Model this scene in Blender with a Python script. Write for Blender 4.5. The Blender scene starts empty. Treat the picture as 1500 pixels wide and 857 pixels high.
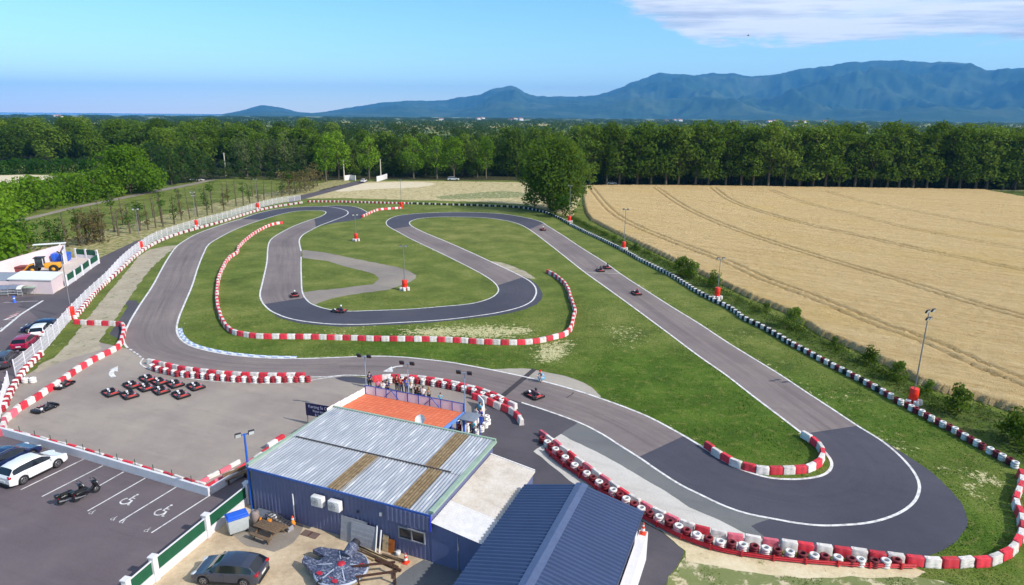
import bpy, bmesh, math, random
import numpy as np
from mathutils import Vector, Matrix, noise as mnoise
from mathutils.geometry import tessellate_polygon

random.seed(7); RNG = np.random.default_rng(7)
SC = bpy.context.scene; COL = SC.collection
PI = math.pi
# ---------------------------------------------------------------- camera geometry (survey of the ground from the drone)
F, ROLL, HY, CH = 950.0, 0.0080, 169.5, 28.0
PITCH = math.atan((428.5 - HY) / F)
def G(x, y, z=0.0):
    """survey: picture coordinate of a point at height z -> metres on the ground"""
    u = x - 750.0; v = -(y - 428.5)
    c, s = math.cos(ROLL), math.sin(ROLL)
    u, v = u * c - v * s, u * s + v * c
    dy = math.cos(PITCH) * F + math.sin(PITCH) * v
    dz = -math.sin(PITCH) * F + math.cos(PITCH) * v
    t = (z - CH) / dz
    return (u * t, dy * t)
def GP(pts, z=0.0): return [G(x, y, z) for x, y in pts]
SUN = Vector((0.89, -0.456, 0)).normalized()
SUN_EL = math.radians(37)
# local frame of the club house
BO = (-18.69, 41.55); BU = (0.927, -0.375); BV = (0.375, 0.927); BANG = math.atan2(-0.375, 0.927)
def B(u, v): return (BO[0] + u * BU[0] + v * BV[0], BO[1] + u * BU[1] + v * BV[1])

# ---------------------------------------------------------------- materials
def lin(c):
    c = c / 255.0
    return c / 12.92 if c <= 0.04045 else ((c + 0.055) / 1.055) ** 2.4
def rgb(r, g, b): return (lin(r), lin(g), lin(b))
def mat(name, col, rough=0.6, metal=0.0, var=0.12, scale=3.0, bump=0.0, bscale=40.0, spec=0.4, world=False, col2=None, detail=4.0, coat=0.0, trans=0.0, objvar=0.0):
    m = bpy.data.materials.new(name); m.use_nodes = True
    nt = m.node_tree; N = nt.nodes; Lk = nt.links
    b = N['Principled BSDF']
    b.inputs['Roughness'].default_value = rough; b.inputs['Metallic'].default_value = metal
    b.inputs['Specular IOR Level'].default_value = spec
    b.inputs['Coat Weight'].default_value = coat
    if trans: b.inputs['Transmission Weight'].default_value = trans
    if world:
        tc = N.new('ShaderNodeNewGeometry'); vec = tc.outputs['Position']
    else:
        tc = N.new('ShaderNodeTexCoord'); vec = tc.outputs['Object']
    n = N.new('ShaderNodeTexNoise'); n.inputs['Scale'].default_value = scale; n.inputs['Detail'].default_value = detail; n.inputs['Roughness'].default_value = 0.65
    Lk.new(vec, n.inputs['Vector'])
    r = N.new('ShaderNodeValToRGB'); r.color_ramp.elements[0].position = 0.3; r.color_ramp.elements[1].position = 0.72
    c2 = col2 or tuple(min(1, c * (1 + var)) for c in col)
    c1 = col if col2 else tuple(c * (1 - var) for c in col)
    r.color_ramp.elements[0].color = (*c1, 1); r.color_ramp.elements[1].color = (*c2, 1)
    Lk.new(n.outputs['Fac'], r.inputs['Fac'])
    out = r.outputs['Color']
    if objvar:
        oi = N.new('ShaderNodeObjectInfo'); mr = N.new('ShaderNodeMapRange')
        mr.inputs['To Min'].default_value = 1 - objvar; mr.inputs['To Max'].default_value = 1 + objvar
        Lk.new(oi.outputs['Random'], mr.inputs['Value'])
        hs = N.new('ShaderNodeHueSaturation'); Lk.new(mr.outputs['Result'], hs.inputs['Value']); Lk.new(out, hs.inputs['Color'])
        out = hs.outputs['Color']
    Lk.new(out, b.inputs['Base Color'])
    if bump:
        n2 = N.new('ShaderNodeTexNoise'); n2.inputs['Scale'].default_value = bscale; n2.inputs['Detail'].default_value = 3
        Lk.new(vec, n2.inputs['Vector'])
        bp = N.new('ShaderNodeBump'); bp.inputs['Strength'].default_value = bump; bp.inputs['Distance'].default_value = 0.05
        Lk.new(n2.outputs['Fac'], bp.inputs['Height']); Lk.new(bp.outputs['Normal'], b.inputs['Normal'])
    return m
class NB:
    """tiny node builder"""
    def __init__(s, name, world=None):
        if world: s.nt = world.node_tree
        else:
            s.m = bpy.data.materials.new(name); s.m.use_nodes = True; s.nt = s.m.node_tree
        s.N = s.nt.nodes; s.L = s.nt.links
        s.b = s.N.get('Principled BSDF')
    def new(s, t, **k):
        n = s.N.new(t)
        for a, v in k.items(): setattr(n, a, v)
        return n
    def put(s, sock, v):
        if isinstance(v, bpy.types.NodeSocket): s.L.new(v, sock)
        elif isinstance(v, tuple) and len(v) == 3 and sock.type == 'RGBA': sock.default_value = (*v, 1)
        else: sock.default_value = v
    def math(s, op, a, b=0.0, c=None, clamp=False):
        n = s.new('ShaderNodeMath', operation=op, use_clamp=clamp)
        s.put(n.inputs[0], a); s.put(n.inputs[1], b)
        if c is not None: s.put(n.inputs[2], c)
        return n.outputs[0]
    def noise(s, vec, scale, detail=4.0, rough=0.6, dist=0.0):
        n = s.new('ShaderNodeTexNoise'); s.put(n.inputs['Vector'], vec); n.inputs['Scale'].default_value = scale
        n.inputs['Detail'].default_value = detail; n.inputs['Roughness'].default_value = rough; n.inputs['Distortion'].default_value = dist
        return n.outputs['Fac']
    def ramp(s, f, stops):
        n = s.new('ShaderNodeValToRGB'); s.put(n.inputs['Fac'], f); e = n.color_ramp.elements
        while len(e) < len(stops): e.new(0.5)
        for i, (p, c) in enumerate(stops):
            e[i].position = p; e[i].color = (*c, 1) if isinstance(c, tuple) else (c, c, c, 1)
        return n.outputs['Color']
    def step(s, f, a, b):
        n = s.new('ShaderNodeMapRange', interpolation_type='SMOOTHSTEP'); s.put(n.inputs['Value'], f)
        n.inputs['From Min'].default_value = a; n.inputs['From Max'].default_value = b
        return n.outputs['Result']
    def mix(s, f, a, b, blend='MIX'):
        n = s.new('ShaderNodeMix', data_type='RGBA', blend_type=blend)
        s.put(n.inputs['Factor'], f); s.put(n.inputs['A'], a) if False else None
        s.put(n.inputs[6], a); s.put(n.inputs[7], b)
        return n.outputs[2]
    def vmul(s, v, k):
        n = s.new('ShaderNodeVectorMath', operation='MULTIPLY'); s.put(n.inputs[0], v); n.inputs[1].default_value = k
        return n.outputs[0]
    def pos(s): return s.new('ShaderNodeNewGeometry').outputs['Position']
    def attr(s, name, out='Fac'):
        n = s.new('ShaderNodeAttribute', attribute_name=name); return n.outputs[out]
    def bump(s, h, strength=0.5, dist=0.05):
        n = s.new('ShaderNodeBump'); n.inputs['Strength'].default_value = strength; n.inputs['Distance'].default_value = dist
        s.put(n.inputs['Height'], h); s.L.new(n.outputs['Normal'], s.b.inputs['Normal'])
    def base(s, c, rough=0.8, spec=0.3):
        s.put(s.b.inputs['Base Color'], c); s.put(s.b.inputs['Roughness'], rough); s.b.inputs['Specular IOR Level'].default_value = spec
        return s.m

# ---------------------------------------------------------------- mesh building
class MB:
    def __init__(s): s.v = []; s.f = []; s.m = []; s.sm = []
    def add(s, verts, faces, mi=0, smooth=False):
        o = len(s.v); s.v += [tuple(p) for p in verts]
        for f in faces:
            s.f.append(tuple(o + i for i in f)); s.m.append(mi); s.sm.append(smooth)
        return s
    def box(s, c, d, rz=0.0, mi=0, bev=0.0, taper=1.0, rot=None):
        x, y, z = d[0] / 2, d[1] / 2, d[2] / 2
        if bev <= 0:
            P = [(-x, -y, -z), (x, -y, -z), (x, y, -z), (-x, y, -z), (-x * taper, -y * taper, z), (x * taper, -y * taper, z), (x * taper, y * taper, z), (-x * taper, y * taper, z)]
            Fc = [(3, 2, 1, 0), (4, 5, 6, 7), (0, 1, 5, 4), (1, 2, 6, 5), (2, 3, 7, 6), (3, 0, 4, 7)]
        else:
            bm = bmesh.new(); bmesh.ops.create_cube(bm, size=1)
            for v in bm.verts:
                k = taper if v.co.z > 0 else 1
                v.co = Vector((v.co.x * d[0] * k, v.co.y * d[1] * k, v.co.z * d[2]))
            bmesh.ops.bevel(bm, geom=bm.edges[:], offset=bev, segments=2, affect='EDGES', profile=0.6)
            bm.verts.index_update()
            P = [v.co.copy() for v in bm.verts]; Fc = [[v.index for v in f.verts] for f in bm.faces]; bm.free()
        R = rot if rot is not None else Matrix.Rotation(rz, 3, 'Z')
        C = Vector(c)
        return s.add([C + R @ Vector(p) for p in P], Fc, mi, bev > 0)
    def tube(s, pts, r, n=8, mi=0, cap=True, smooth=True):
        pts = [Vector(p) for p in pts]; rs = r if isinstance(r, (list, tuple)) else [r] * len(pts)
        V = []; Fc = []
        for i, p in enumerate(pts):
            d = (pts[min(i + 1, len(pts) - 1)] - pts[max(i - 1, 0)]).normalized()
            a = Vector((0, 0, 1)) if abs(d.z) < 0.9 else Vector((1, 0, 0))
            x = d.cross(a).normalized(); y = d.cross(x)
            for k in range(n):
                t = 2 * PI * k / n; V.append(p + (x * math.cos(t) + y * math.sin(t)) * rs[i])
        for i in range(len(pts) - 1):
            for k in range(n):
                a, b = i * n + k, i * n + (k + 1) % n
                Fc.append((a, a + n, b + n, b))
        s.add(V, Fc, mi, smooth)
        if cap:
            s.add(V[:n], [tuple(range(n))], mi); s.add(V[-n:], [tuple(range(n - 1, -1, -1))], mi)
        return s
    def lathe(s, prof, n=16, c=(0, 0, 0), mi=0, axis='Z', smooth=True):
        V = []; Fc = []
        for r, z in prof:
            for k in range(n):
                t = 2 * PI * k / n; p = (r * math.cos(t), r * math.sin(t), z)
                if axis == 'Y': p = (p[0], p[2], -p[1])
                if axis == 'X': p = (p[2], p[0], p[1])
                V.append(Vector(p) + Vector(c))
        for i in range(len(prof) - 1):
            for k in range(n):
                a, b = i * n + k, i * n + (k + 1) % n
                Fc.append((a, b, b + n, a + n))
        return s.add(V, Fc, mi, smooth)
    def poly(s, pts, z0, z1=None, mi=0):
        """flat sheet (z1 None) or prism from a 2-D outline"""
        P = [Vector((p[0], p[1], 0)) for p in pts]
        area = sum(P[i].x * P[(i + 1) % len(P)].y - P[(i + 1) % len(P)].x * P[i].y for i in range(len(P)))
        if area < 0: P.reverse()
        T = tessellate_polygon([P]); n = len(P)
        up = []
        for t in T:
            a, b, c = (P[i] for i in t)
            up.append(t if (b - a).cross(c - a).z > 0 else (t[0], t[2], t[1]))
        if z1 is None: return s.add([(p.x, p.y, z0) for p in P], up, mi)
        s.add([(p.x, p.y, z1) for p in P], up, mi)
        s.add([(p.x, p.y, z0) for p in P] + [(p.x, p.y, z1) for p in P], [(i, (i + 1) % n, n + (i + 1) % n, n + i) for i in range(n)], mi)
        return s
    def strip(s, A, Bp, z, mi=0):
        n = len(A)
        return s.add([(p[0], p[1], z) for p in A] + [(p[0], p[1], z) for p in Bp], [(i, i + 1, n + i + 1, n + i) for i in range(n - 1)], mi)
    def build(s, name, mats, parent=None, sharp=None):
        me = bpy.data.meshes.new(name)
        me.from_pydata([tuple(v) for v in s.v], [], s.f)
        if not isinstance(mats, (list, tuple)): mats = [mats]
        for m in mats: me.materials.append(m)
        me.polygons.foreach_set('material_index', s.m); me.polygons.foreach_set('use_smooth', s.sm)
        me.update()
        if sharp: me.set_sharp_from_angle(angle=math.radians(sharp))
        o = bpy.data.objects.new(name, me); COL.objects.link(o)
        if parent: o.parent = parent
        return o
def tag(o, label=None, cat=None, group=None, kind=None):
    if label: o['label'] = label
    if cat: o['category'] = cat
    if group: o['group'] = group
    if kind: o['kind'] = kind
    return o
def thing(name, label, cat, loc=(0, 0, 0), rz=0.0, group=None):
    o = bpy.data.objects.new(name, None); COL.objects.link(o); o.empty_display_size = 0.2
    o.location = loc; o.rotation_euler = (0, 0, rz)
    return tag(o, label, cat, group)
def dup(o, loc=None, rz=None, label=None, group=None, scale=None, parent=None):
    c = o.copy(); COL.objects.link(c)
    if parent: c.parent = parent
    for ch in list(KIDS(o)): dup(ch, parent=c)
    if loc is not None: c.location = loc
    if rz is not None: c.rotation_euler = (0, 0, rz)
    if label: c['label'] = label
    if group: c['group'] = group
    if scale is not None: c.scale = (scale,) * 3 if isinstance(scale, (int, float)) else scale
    return c
def KIDS(o): return o.children
class Proto:
    """first use takes the original, later ones copy it with its parts"""
    def __init__(s, root): s.r = root; s.used = False
    def put(s, loc, rz=0.0, label=None, group=None, scale=None):
        if s.used: return dup(s.r, loc, rz, label, group, scale)
        s.used = True; o = s.r; o.location = loc; o.rotation_euler = (0, 0, rz)
        if label: o['label'] = label
        if group: o['group'] = group
        if scale is not None: o.scale = (scale,) * 3 if isinstance(scale, (int, float)) else scale
        return o
# ---------------------------------------------------------------- curves
def catmull(P, closed=False, sub=6):
    P = [Vector((p[0], p[1])) for p in P]; n = len(P); out = []
    rng = range(n) if closed else range(n - 1)
    for i in rng:
        p0 = P[(i - 1) % n] if closed or i > 0 else P[0] * 2 - P[1]
        p1, p2 = P[i], P[(i + 1) % n]
        p3 = P[(i + 2) % n] if closed or i + 2 < n else P[-1] * 2 - P[-2]
        a, b, c = [max(1e-4, (q - r).length ** 0.5) for q, r in ((p1, p0), (p2, p1), (p3, p2))]
        for k in range(sub):
            t = a + b * k / sub
            t0, t1, t2, t3 = 0, a, a + b, a + b + c
            A1 = p0 * ((t1 - t) / a) + p1 * ((t - t0) / a); A2 = p1 * ((t2 - t) / b) + p2 * ((t - t1) / b); A3 = p2 * ((t3 - t) / c) + p3 * ((t - t2) / c)
            B1 = A1 * ((t2 - t) / (t2 - t0)) + A2 * ((t - t0) / (t2 - t0)); B2 = A2 * ((t3 - t) / (t3 - t1)) + A3 * ((t - t1) / (t3 - t1))
            out.append(B1 * ((t2 - t) / b) + B2 * ((t - t1) / b))
    if not closed: out.append(P[-1])
    return out
def resample(P, n=None, step=None):
    P = [Vector((p[0], p[1])) for p in P]
    L = [0.0]
    for a, b in zip(P, P[1:]): L.append(L[-1] + (b - a).length)
    if n is None: n = max(2, int(round(L[-1] / step)) + 1)
    out = []; j = 0
    for i in range(n):
        d = L[-1] * i / (n - 1)
        while j < len(L) - 2 and L[j + 1] < d: j += 1
        t = (d - L[j]) / max(1e-9, L[j + 1] - L[j]); out.append(P[j].lerp(P[j + 1], t))
    return out
def offset(P, d, closed=False):
    out = []; n = len(P)
    for i in range(n):
        a = P[(i - 1) % n] if closed else P[max(i - 1, 0)]; b = P[(i + 1) % n] if closed else P[min(i + 1, n - 1)]
        t = (Vector(b) - Vector(a)).normalized(); out.append(Vector(P[i]) + Vector((-t.y, t.x)) * d)
    return out
def ragged(P, step=0.7, amp=0.15, seed=0.0):
    """an outline with uneven edges, as worn tarmac and soil have"""
    Q = resample(list(P) + [P[0]], step=step)[:-1]; out = []
    for p in Q:
        out.append((p.x + amp * mnoise.noise(Vector((p.x * 0.9, p.y * 0.9, seed))) + amp * 0.5 * mnoise.noise(Vector((p.x * 3, p.y * 3, seed + 5))),
                    p.y + amp * mnoise.noise(Vector((p.x * 0.9, p.y * 0.9, seed + 9))) + amp * 0.5 * mnoise.noise(Vector((p.x * 3, p.y * 3, seed + 15)))))
    return out
def inside(poly, X, Y):
    poly = [(p[0], p[1]) for p in poly]; r = np.zeros(X.shape, bool); n = len(poly)
    for i in range(n):
        x1, y1 = poly[i]; x2, y2 = poly[(i + 1) % n]
        if y1 == y2: continue
        c = ((y1 > Y) != (y2 > Y)) & (X < (x2 - x1) * (Y - y1) / (y2 - y1) + x1)
        r ^= c
    return r
def dist_line(P, X, Y):
    d = np.full(X.shape, 1e9)
    for (a, b) in zip(P, P[1:]):
        ax, ay = a[0], a[1]; bx, by = b[0] - ax, b[1] - ay; l = bx * bx + by * by + 1e-9
        t = np.clip(((X - ax) * bx + (Y - ay) * by) / l, 0, 1)
        d = np.minimum(d, np.hypot(X - ax - t * bx, Y - ay - t * by))
    return d
def np_mesh(name, V, Fq, mats, attrs=None, kind=None):
    me = bpy.data.meshes.new(name); me.vertices.add(len(V)); me.vertices.foreach_set('co', np.asarray(V, np.float32).ravel())
    k = Fq.shape[1]; me.loops.add(Fq.size); me.loops.foreach_set('vertex_index', Fq.astype(np.int32).ravel())
    me.polygons.add(len(Fq)); me.polygons.foreach_set('loop_start', np.arange(0, Fq.size, k, dtype=np.int32)); me.polygons.foreach_set('loop_total', np.full(len(Fq), k, np.int32))
    for a, arr in (attrs or {}).items():
        at = me.attributes.new(a, 'FLOAT', 'POINT'); at.data.foreach_set('value', np.asarray(arr, np.float32))
    for m in (mats if isinstance(mats, list) else [mats]): me.materials.append(m)
    me.update(calc_edges=True); me.validate()
    o = bpy.data.objects.new(name, me); COL.objects.link(o)
    if kind: o['kind'] = kind
    return o
# ================================================================= GROUND
OUT_PX = [(504,550),(480,552),(456,552.5),(420,552),(380,551),(340,549.5),(300,546),(270,541.5),(240,534.5),(222,529),(208,524),(195,517),(187,510),(181,500),(183,488),(190,472),(205,447),(223,420),(244,382),(259,361),(270,353),(290,342),(320,331),(352,321),(380,312),(410,306),(440,303.3),(470,302.5),(490,304),(506,308),(510,311.5),(506,316),(486,324),(470,330),(456,337),(444,344),(438.8,351),(438.8,358),(441,368),(441,386),(441.4,408),(443,428),(448,438),(458,446),(480,453),(508,456),(550,455),(600,453),(650,449),(690,445),(716,438),(728,430),(730,423),(724,414),(710,404),(690,393),(650,373),(600,349),(580,338),(568,331),(566,325),(572,320),(584,316),(610,313),(660,311),(700,311.4),(730,313),(760,317),(790,324),(802,331),(826,346),(850,362),(888,386),(910,402),(950,428),(986,451),(1022,473),(1066,502),(1100,523),(1144,550),(1180,574),(1220,600),(1256,624),(1290,645),(1318,668),(1338,691),(1346,708),(1346,720),(1340,734),(1324,748),(1300,759),(1270,766.4),(1226,770),(1200,770),(1170,767),(1136,761),(1092,752),(1060,741),(1028,726),(996,710),(960,687),(940,673),(910,654),(880,635),(850,620),(810,605),(764,590),(740,583),(700,573),(660,564),(600,556),(540,551)]
INN_PX = [(490,524),(450,525.4),(400,525),(370,523.4),(330,519),(300,513),(280,507),(268,500),(260.4,490),(259,480),(262,466),(270,446),(281,420),(290,392),(298,372),(306,358),(320,349),(350,334),(390,320),(420,312),(440,309),(468,308.4),(476,309.8),(477,312.5),(468,318),(452,323),(430,331.5),(408,343),(397,351),(393,360),(391,384),(385,412),(381,430),(381.5,436),(385,444),(396,455),(408,461),(420,465.5),(440,470),(480,474.6),(500,475.3),(530,475.4),(580,473),(650,468.6),(700,462.7),(730,458),(762,450),(778,442),(784,434),(785.6,427),(783,419),(776,412),(764,405),(746,396),(720,384),(690,370),(650,352.5),(620,340),(606,333),(600,328),(602,324),(616,320),(640,318),(680,318),(710,319),(740,323),(758,327.6),(770,333),(778,338),(806,359),(830,378),(858,400),(886,420),(926,449),(980,489),(1024,522),(1064,550),(1100,578),(1150,616),(1176,636),(1200,655),(1212,667),(1218,678),(1216,688),(1208,695),(1196,699),(1180,701.4),(1160,702.4),(1130,700.6),(1100,693),(1070,681),(1044,665),(1024,652),(990,632),(950,611),(916,597),(880,584),(850,574),(810,562.5),(770,552.6),(720,542),(680,534.5),(660,531),(616,525.8),(580,522.8),(544,522)]
OUT = catmull(GP(OUT_PX), True, 6); INN = catmull(GP(INN_PX), True, 6)
TIES = [((504,550),(490,524)),((340,549.5),(330,519)),((181,500),(259.5,484)),((259,361),(306,358)),((352,321),(390,320)),((508,309.5),(477,311)),((438.8,354),(393,361)),((442,420),(382,425)),((508,456),(500,475.3)),((728,430),(784,434)),((567,328),(600.5,327)),((700,311.4),(690,318.2)),((802,331),(770,333)),((1256,624),(1176,636)),((1346,714),(1218,680)),((1200,770),(1150,702.2)),((940,673),(1000,638)),((764,590),(800,560))]
def near_i(C, p):
    p = Vector(G(*p)); return min(range(len(C)), key=lambda i: (Vector(C[i]) - p).length_squared)
def arc(C, i, j):
    return [C[k % len(C)] for k in range(i, (j if j > i else j + len(C)) + 1)]

# --- materials
def asphalt(name, c1, c2, c3, streak=False, bumpy=0.3, rough=0.85):
    k = NB(name); P = k.pos()
    big = k.noise(P, 0.09, 5, 0.6); mid = k.noise(P, 0.7, 5, 0.7); fine = k.noise(P, 22.0, 2, 0.7)
    c = k.ramp(big, [(0.3, c1), (0.5, c2), (0.72, c3)])
    c = k.mix(k.math('MULTIPLY', k.step(mid, 0.5, 0.75), 0.35), c, tuple(x * 0.72 for x in c2))
    c = k.mix(0.55, c, k.ramp(fine, [(0.25, 0.25), (0.75, 0.78)]), 'OVERLAY')
    if streak:
        cv = k.new('ShaderNodeCombineXYZ'); k.put(cv.inputs[0], k.math('MULTIPLY', k.attr('across'), 9.0)); k.put(cv.inputs[1], k.math('MULTIPLY', k.attr('along'), 0.035))
        st = k.noise(cv.outputs[0], 1.0, 5, 0.65)
        mid_w = k.math('SUBTRACT', 1.0, k.math('MULTIPLY', k.math('ABSOLUTE', k.math('SUBTRACT', k.attr('across'), 0.5)), 1.7), clamp=True)
        c = k.mix(k.math('MULTIPLY', k.math('MULTIPLY', k.step(st, 0.38, 0.66), mid_w), 0.72 * streak), c, tuple(x * 0.55 for x in c1))
        cv2 = k.new('ShaderNodeCombineXYZ'); k.put(cv2.inputs[0], k.math('MULTIPLY', k.attr('across'), 45.0)); k.put(cv2.inputs[1], k.math('MULTIPLY', k.attr('along'), 0.06))
        st2 = k.noise(cv2.outputs[0], 1.0, 3, 0.7)
        c = k.mix(k.math('MULTIPLY', k.step(st2, 0.55, 0.66), 0.4 * streak), c, tuple(x * 0.4 for x in c1))
    pr = k.new('ShaderNodeVectorRotate'); pr.rotation_type = 'Z_AXIS'; k.put(pr.inputs['Vector'], P); pr.inputs['Angle'].default_value = 0.38
    sw = k.noise(k.vmul(pr.outputs[0], (0.12, 1.1, 1)), 1.0, 6, 0.7); c = k.mix(k.math('MULTIPLY', k.step(sw, 0.5, 0.72), 0.22), c, tuple(x * 0.66 for x in c1)); c = k.mix(k.math('MULTIPLY', k.step(sw, 0.45, 0.3), 0.16), c, tuple(min(1, x * 1.3) for x in c3))
    k.bump(fine, bumpy, 0.02)
    return k.base(c, rough, 0.28)
M_TRACK = asphalt('track_asphalt', rgb(114,103,103), rgb(127,116,114), rgb(138,127,121), 0.8)
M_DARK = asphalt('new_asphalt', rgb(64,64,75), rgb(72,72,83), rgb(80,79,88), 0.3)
M_DARK2 = asphalt('apron_asphalt', rgb(70,68,75), rgb(82,78,84), rgb(94,88,92))
M_PARK = asphalt('parking_asphalt', rgb(92,82,87), rgb(103,93,97), rgb(118,107,108))
M_ROAD = asphalt('road_asphalt', rgb(80,73,78), rgb(88,82,87), rgb(98,91,94))
M_PAD = asphalt('paddock_asphalt', rgb(134,122,116), rgb(150,139,131), rgb(166,155,139))
M_GREY = asphalt('grey_apron', rgb(94,96,100), rgb(108,109,110), rgb(120,119,117))
M_LIGHTA = asphalt('old_pale_asphalt', rgb(148,140,133), rgb(160,152,142), rgb(172,163,150))
M_CONC = asphalt('pale_concrete', rgb(176,170,162), rgb(192,187,180), rgb(203,199,192))
M_PATH = asphalt('old_grey_path', rgb(120,112,106), rgb(136,127,119), rgb(150,141,126))
def soil_mat(name, c1, c2, c3, green=0.3):
    k = NB(name); P = k.pos()
    n1 = k.noise(P, 0.35, 6, 0.65); n2 = k.noise(P, 3.0, 5, 0.7); n3 = k.noise(P, 0.9, 5, 0.7)
    c = k.ramp(n1, [(0.3, c1), (0.5, c2), (0.7, c3)])
    c = k.mix(0.5, c, k.ramp(n2, [(0.2, 0.3), (0.8, 0.72)]), 'OVERLAY')
    if green: c = k.mix(k.math('MULTIPLY', k.step(n3, 0.62 - green * 0.3, 0.72 - green * 0.3), 0.8), c, rgb(86,106,40))
    k.bump(n2, 0.6, 0.06); return k.base(c, 0.95, 0.15)
M_SAND = soil_mat('sandy_soil', rgb(190,172,138), rgb(206,190,156), rgb(216,202,172), 0.12)
M_SANDG = soil_mat('sandy_soil_with_grass', rgb(176,160,128), rgb(196,182,152), rgb(206,192,162), 0.78)
M_GPATH = soil_mat('gravel_path', rgb(148,138,120), rgb(164,154,134), rgb(176,166,146), 0.18)
M_YARD = soil_mat('yard_ground', rgb(164,144,120), rgb(190,170,142), rgb(206,188,160), 0.0)
M_VERGE = soil_mat('worn_verge_soil', rgb(138,128,88), rgb(158,146,106), rgb(178,164,126), 0.5)
M_PALEC = asphalt('pinkish_concrete', rgb(196,178,168), rgb(206,190,180), rgb(214,200,190))
M_DRYF = soil_mat('dry_meadow', rgb(158,146,104), rgb(184,168,128), rgb(204,188,152), 0.34)
M_STRAW = soil_mat('pale_dirt', rgb(196,182,154), rgb(206,192,164), rgb(214,200,172), 0.0)

k = NB('grass_ground'); P = k.pos()
n0 = k.noise(P, 0.03, 4, 0.6); n1 = k.noise(P, 0.16, 6, 0.65); n2 = k.noise(P, 1.1, 6, 0.72); n3 = k.noise(P, 9.0, 3, 0.7)
ns = k.noise(k.vmul(P, (0.25, 1.6, 1)), 0.8, 5, 0.7)
lush = k.ramp(n1, [(0.3, rgb(56,80,22)), (0.5, rgb(74,100,30)), (0.7, rgb(96,118,44))])
tired = k.ramp(n1, [(0.28, rgb(82,94,42)), (0.5, rgb(108,116,56)), (0.72, rgb(138,136,80))])
c = k.mix(k.attr('lush'), tired, lush)
c = k.mix(k.math('MULTIPLY', k.step(n2, 0.5, 0.72), 0.62), c, rgb(136,130,74))
c = k.mix(k.math('MULTIPLY', k.step(ns, 0.55, 0.75), 0.4), c, rgb(72,96,30))
n5 = k.noise(P, 3.6, 4, 0.75); c = k.mix(0.6, c, k.ramp(n5, [(0.25, 0.22), (0.75, 0.76)]), 'OVERLAY'); c = k.mix(0.85, c, k.ramp(n3, [(0.2, 0.18), (0.8, 0.82)]), 'OVERLAY')
nd = k.noise(k.vmul(P, (1, .8, 1)), 1.9, 4, 0.8); dry = k.math('ADD', k.attr('dry'), k.math('ADD', k.math('MULTIPLY', k.math('SUBTRACT', n2, 0.5), 1.2), k.math('MULTIPLY', k.math('SUBTRACT', nd, 0.5), 3.4)))
c = k.mix(k.math('MULTIPLY', k.step(nd, 0.60, 0.74), 0.45), c, rgb(146,138,88)); c = k.mix(k.math('MULTIPLY', k.step(nd, 0.42, 0.30), 0.45), c, rgb(50,72,20))
c = k.mix(k.step(dry, 0.72, 0.92), c, k.ramp(n3, [(0.3, rgb(170,162,110)), (0.7, rgb(214,205,165))]))
# distant farm land
vo = k.new('ShaderNodeTexVoronoi'); k.put(vo.inputs['Vector'], k.vmul(P, (0.0035, 0.006, 0))); vo.inputs['Scale'].default_value = 1.0
farm = k.ramp(vo.outputs['Color'], [(0.1, rgb(78,100,48)), (0.35, rgb(120,128,70)), (0.6, rgb(64,90,44)), (0.85, rgb(176,160,108))])
c = k.mix(k.attr('far'), c, farm)
k.bump(k.math('ADD', k.math('MULTIPLY', n3, 0.6), n2), 0.9, 0.12)
M_GRASS = k.base(c, 0.92, 0.12)

# --- the one ground sheet
def grow(a, b, lo, hi, st):
    c = list(np.arange(a, b + 1e-6, st)); s = st
    while c[-1] < hi: s *= 1.28; c.append(c[-1] + s)
    s = st; p = [c[0]]
    while p[-1] > lo: s *= 1.28; p.append(p[-1] - s)
    return np.array(p[:0:-1] + c)
gx = grow(-105, 70, -26000, 26000, 0.62); gy = grow(26, 225, -900, 26000, 0.62)
X, Y = np.meshgrid(gx, gy); nX, nY = len(gx), len(gy)
dry = np.zeros(X.shape); lushA = np.full(X.shape, 0.35)
def blob(arr, px, r, k):
    x, y = G(*px); arr += k * np.exp(-((X - x) ** 2 + (Y - y) ** 2) / r ** 2)
for p, r, a in [((600,487),3.2,.62),((640,487),3,.7),((690,486),4,.75),((740,486),4,.7),((770,484),2,.5),((815,512),2.6,.85),((800,525),2.4,.8),((830,500),1.8,.6),((870,455),3,.42),((905,480),4,.5),((930,495),3.4,.42),((915,510),2.5,.38),((480,486),3,.35),((520,486),3,.4),((1300,672),2.0,.45),((1430,695),1.3,.7),((1420,715),1.2,.75),((1385,688),1,.6),((1455,705),1.2,.6),((1330,655),1.5,.4),((1440,735),1,.5),((1210,640),2,.25),((790,505),2,.4),((620,360),6,.2),((545,425),4,.2),((690,345),8,.2),((380,470),5,.22),((110,445),3,.35),((60,528),2.5,.45),((85,505),2,.35),((140,418),3,.3),((180,390),3,.3),((235,356),4,.4),((270,345),5,.4),((160,495),1.6,.35),((200,395),2,.3),((185,420),2,.3),((320,325),6,.35),((230,372),3,.3),((1200,560),5,.2),((1300,625),4,.25),((1060,470),6,.2),((960,420),6,.2),((1150,530),3,.3),((1240,580),3,.3),((1090,490),4,.28),((1000,440),4,.3),((640,400),7,.22),((500,360),7,.22),((720,360),7,.25),((480,520),4,.25),((300,470),4,.25),((1030,560),4,.2)]: blob(dry, p, r, a)
for p, r, a in [((1000,570),9,.7),((1090,640),8,.7),((930,540),9,.5),((600,505),7,.45),((350,510),8,.4),((700,515),7,.5),((1420,780),6,.7),((1380,640),8,.3),((1270,610),7,.4),((480,440),9,-.1),((700,340),18,-.35),((850,430),8,.2),((330,400),9,.25),((1150,560),6,.4),((570,500),6,.3)]: blob(lushA, p, r, a)
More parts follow.
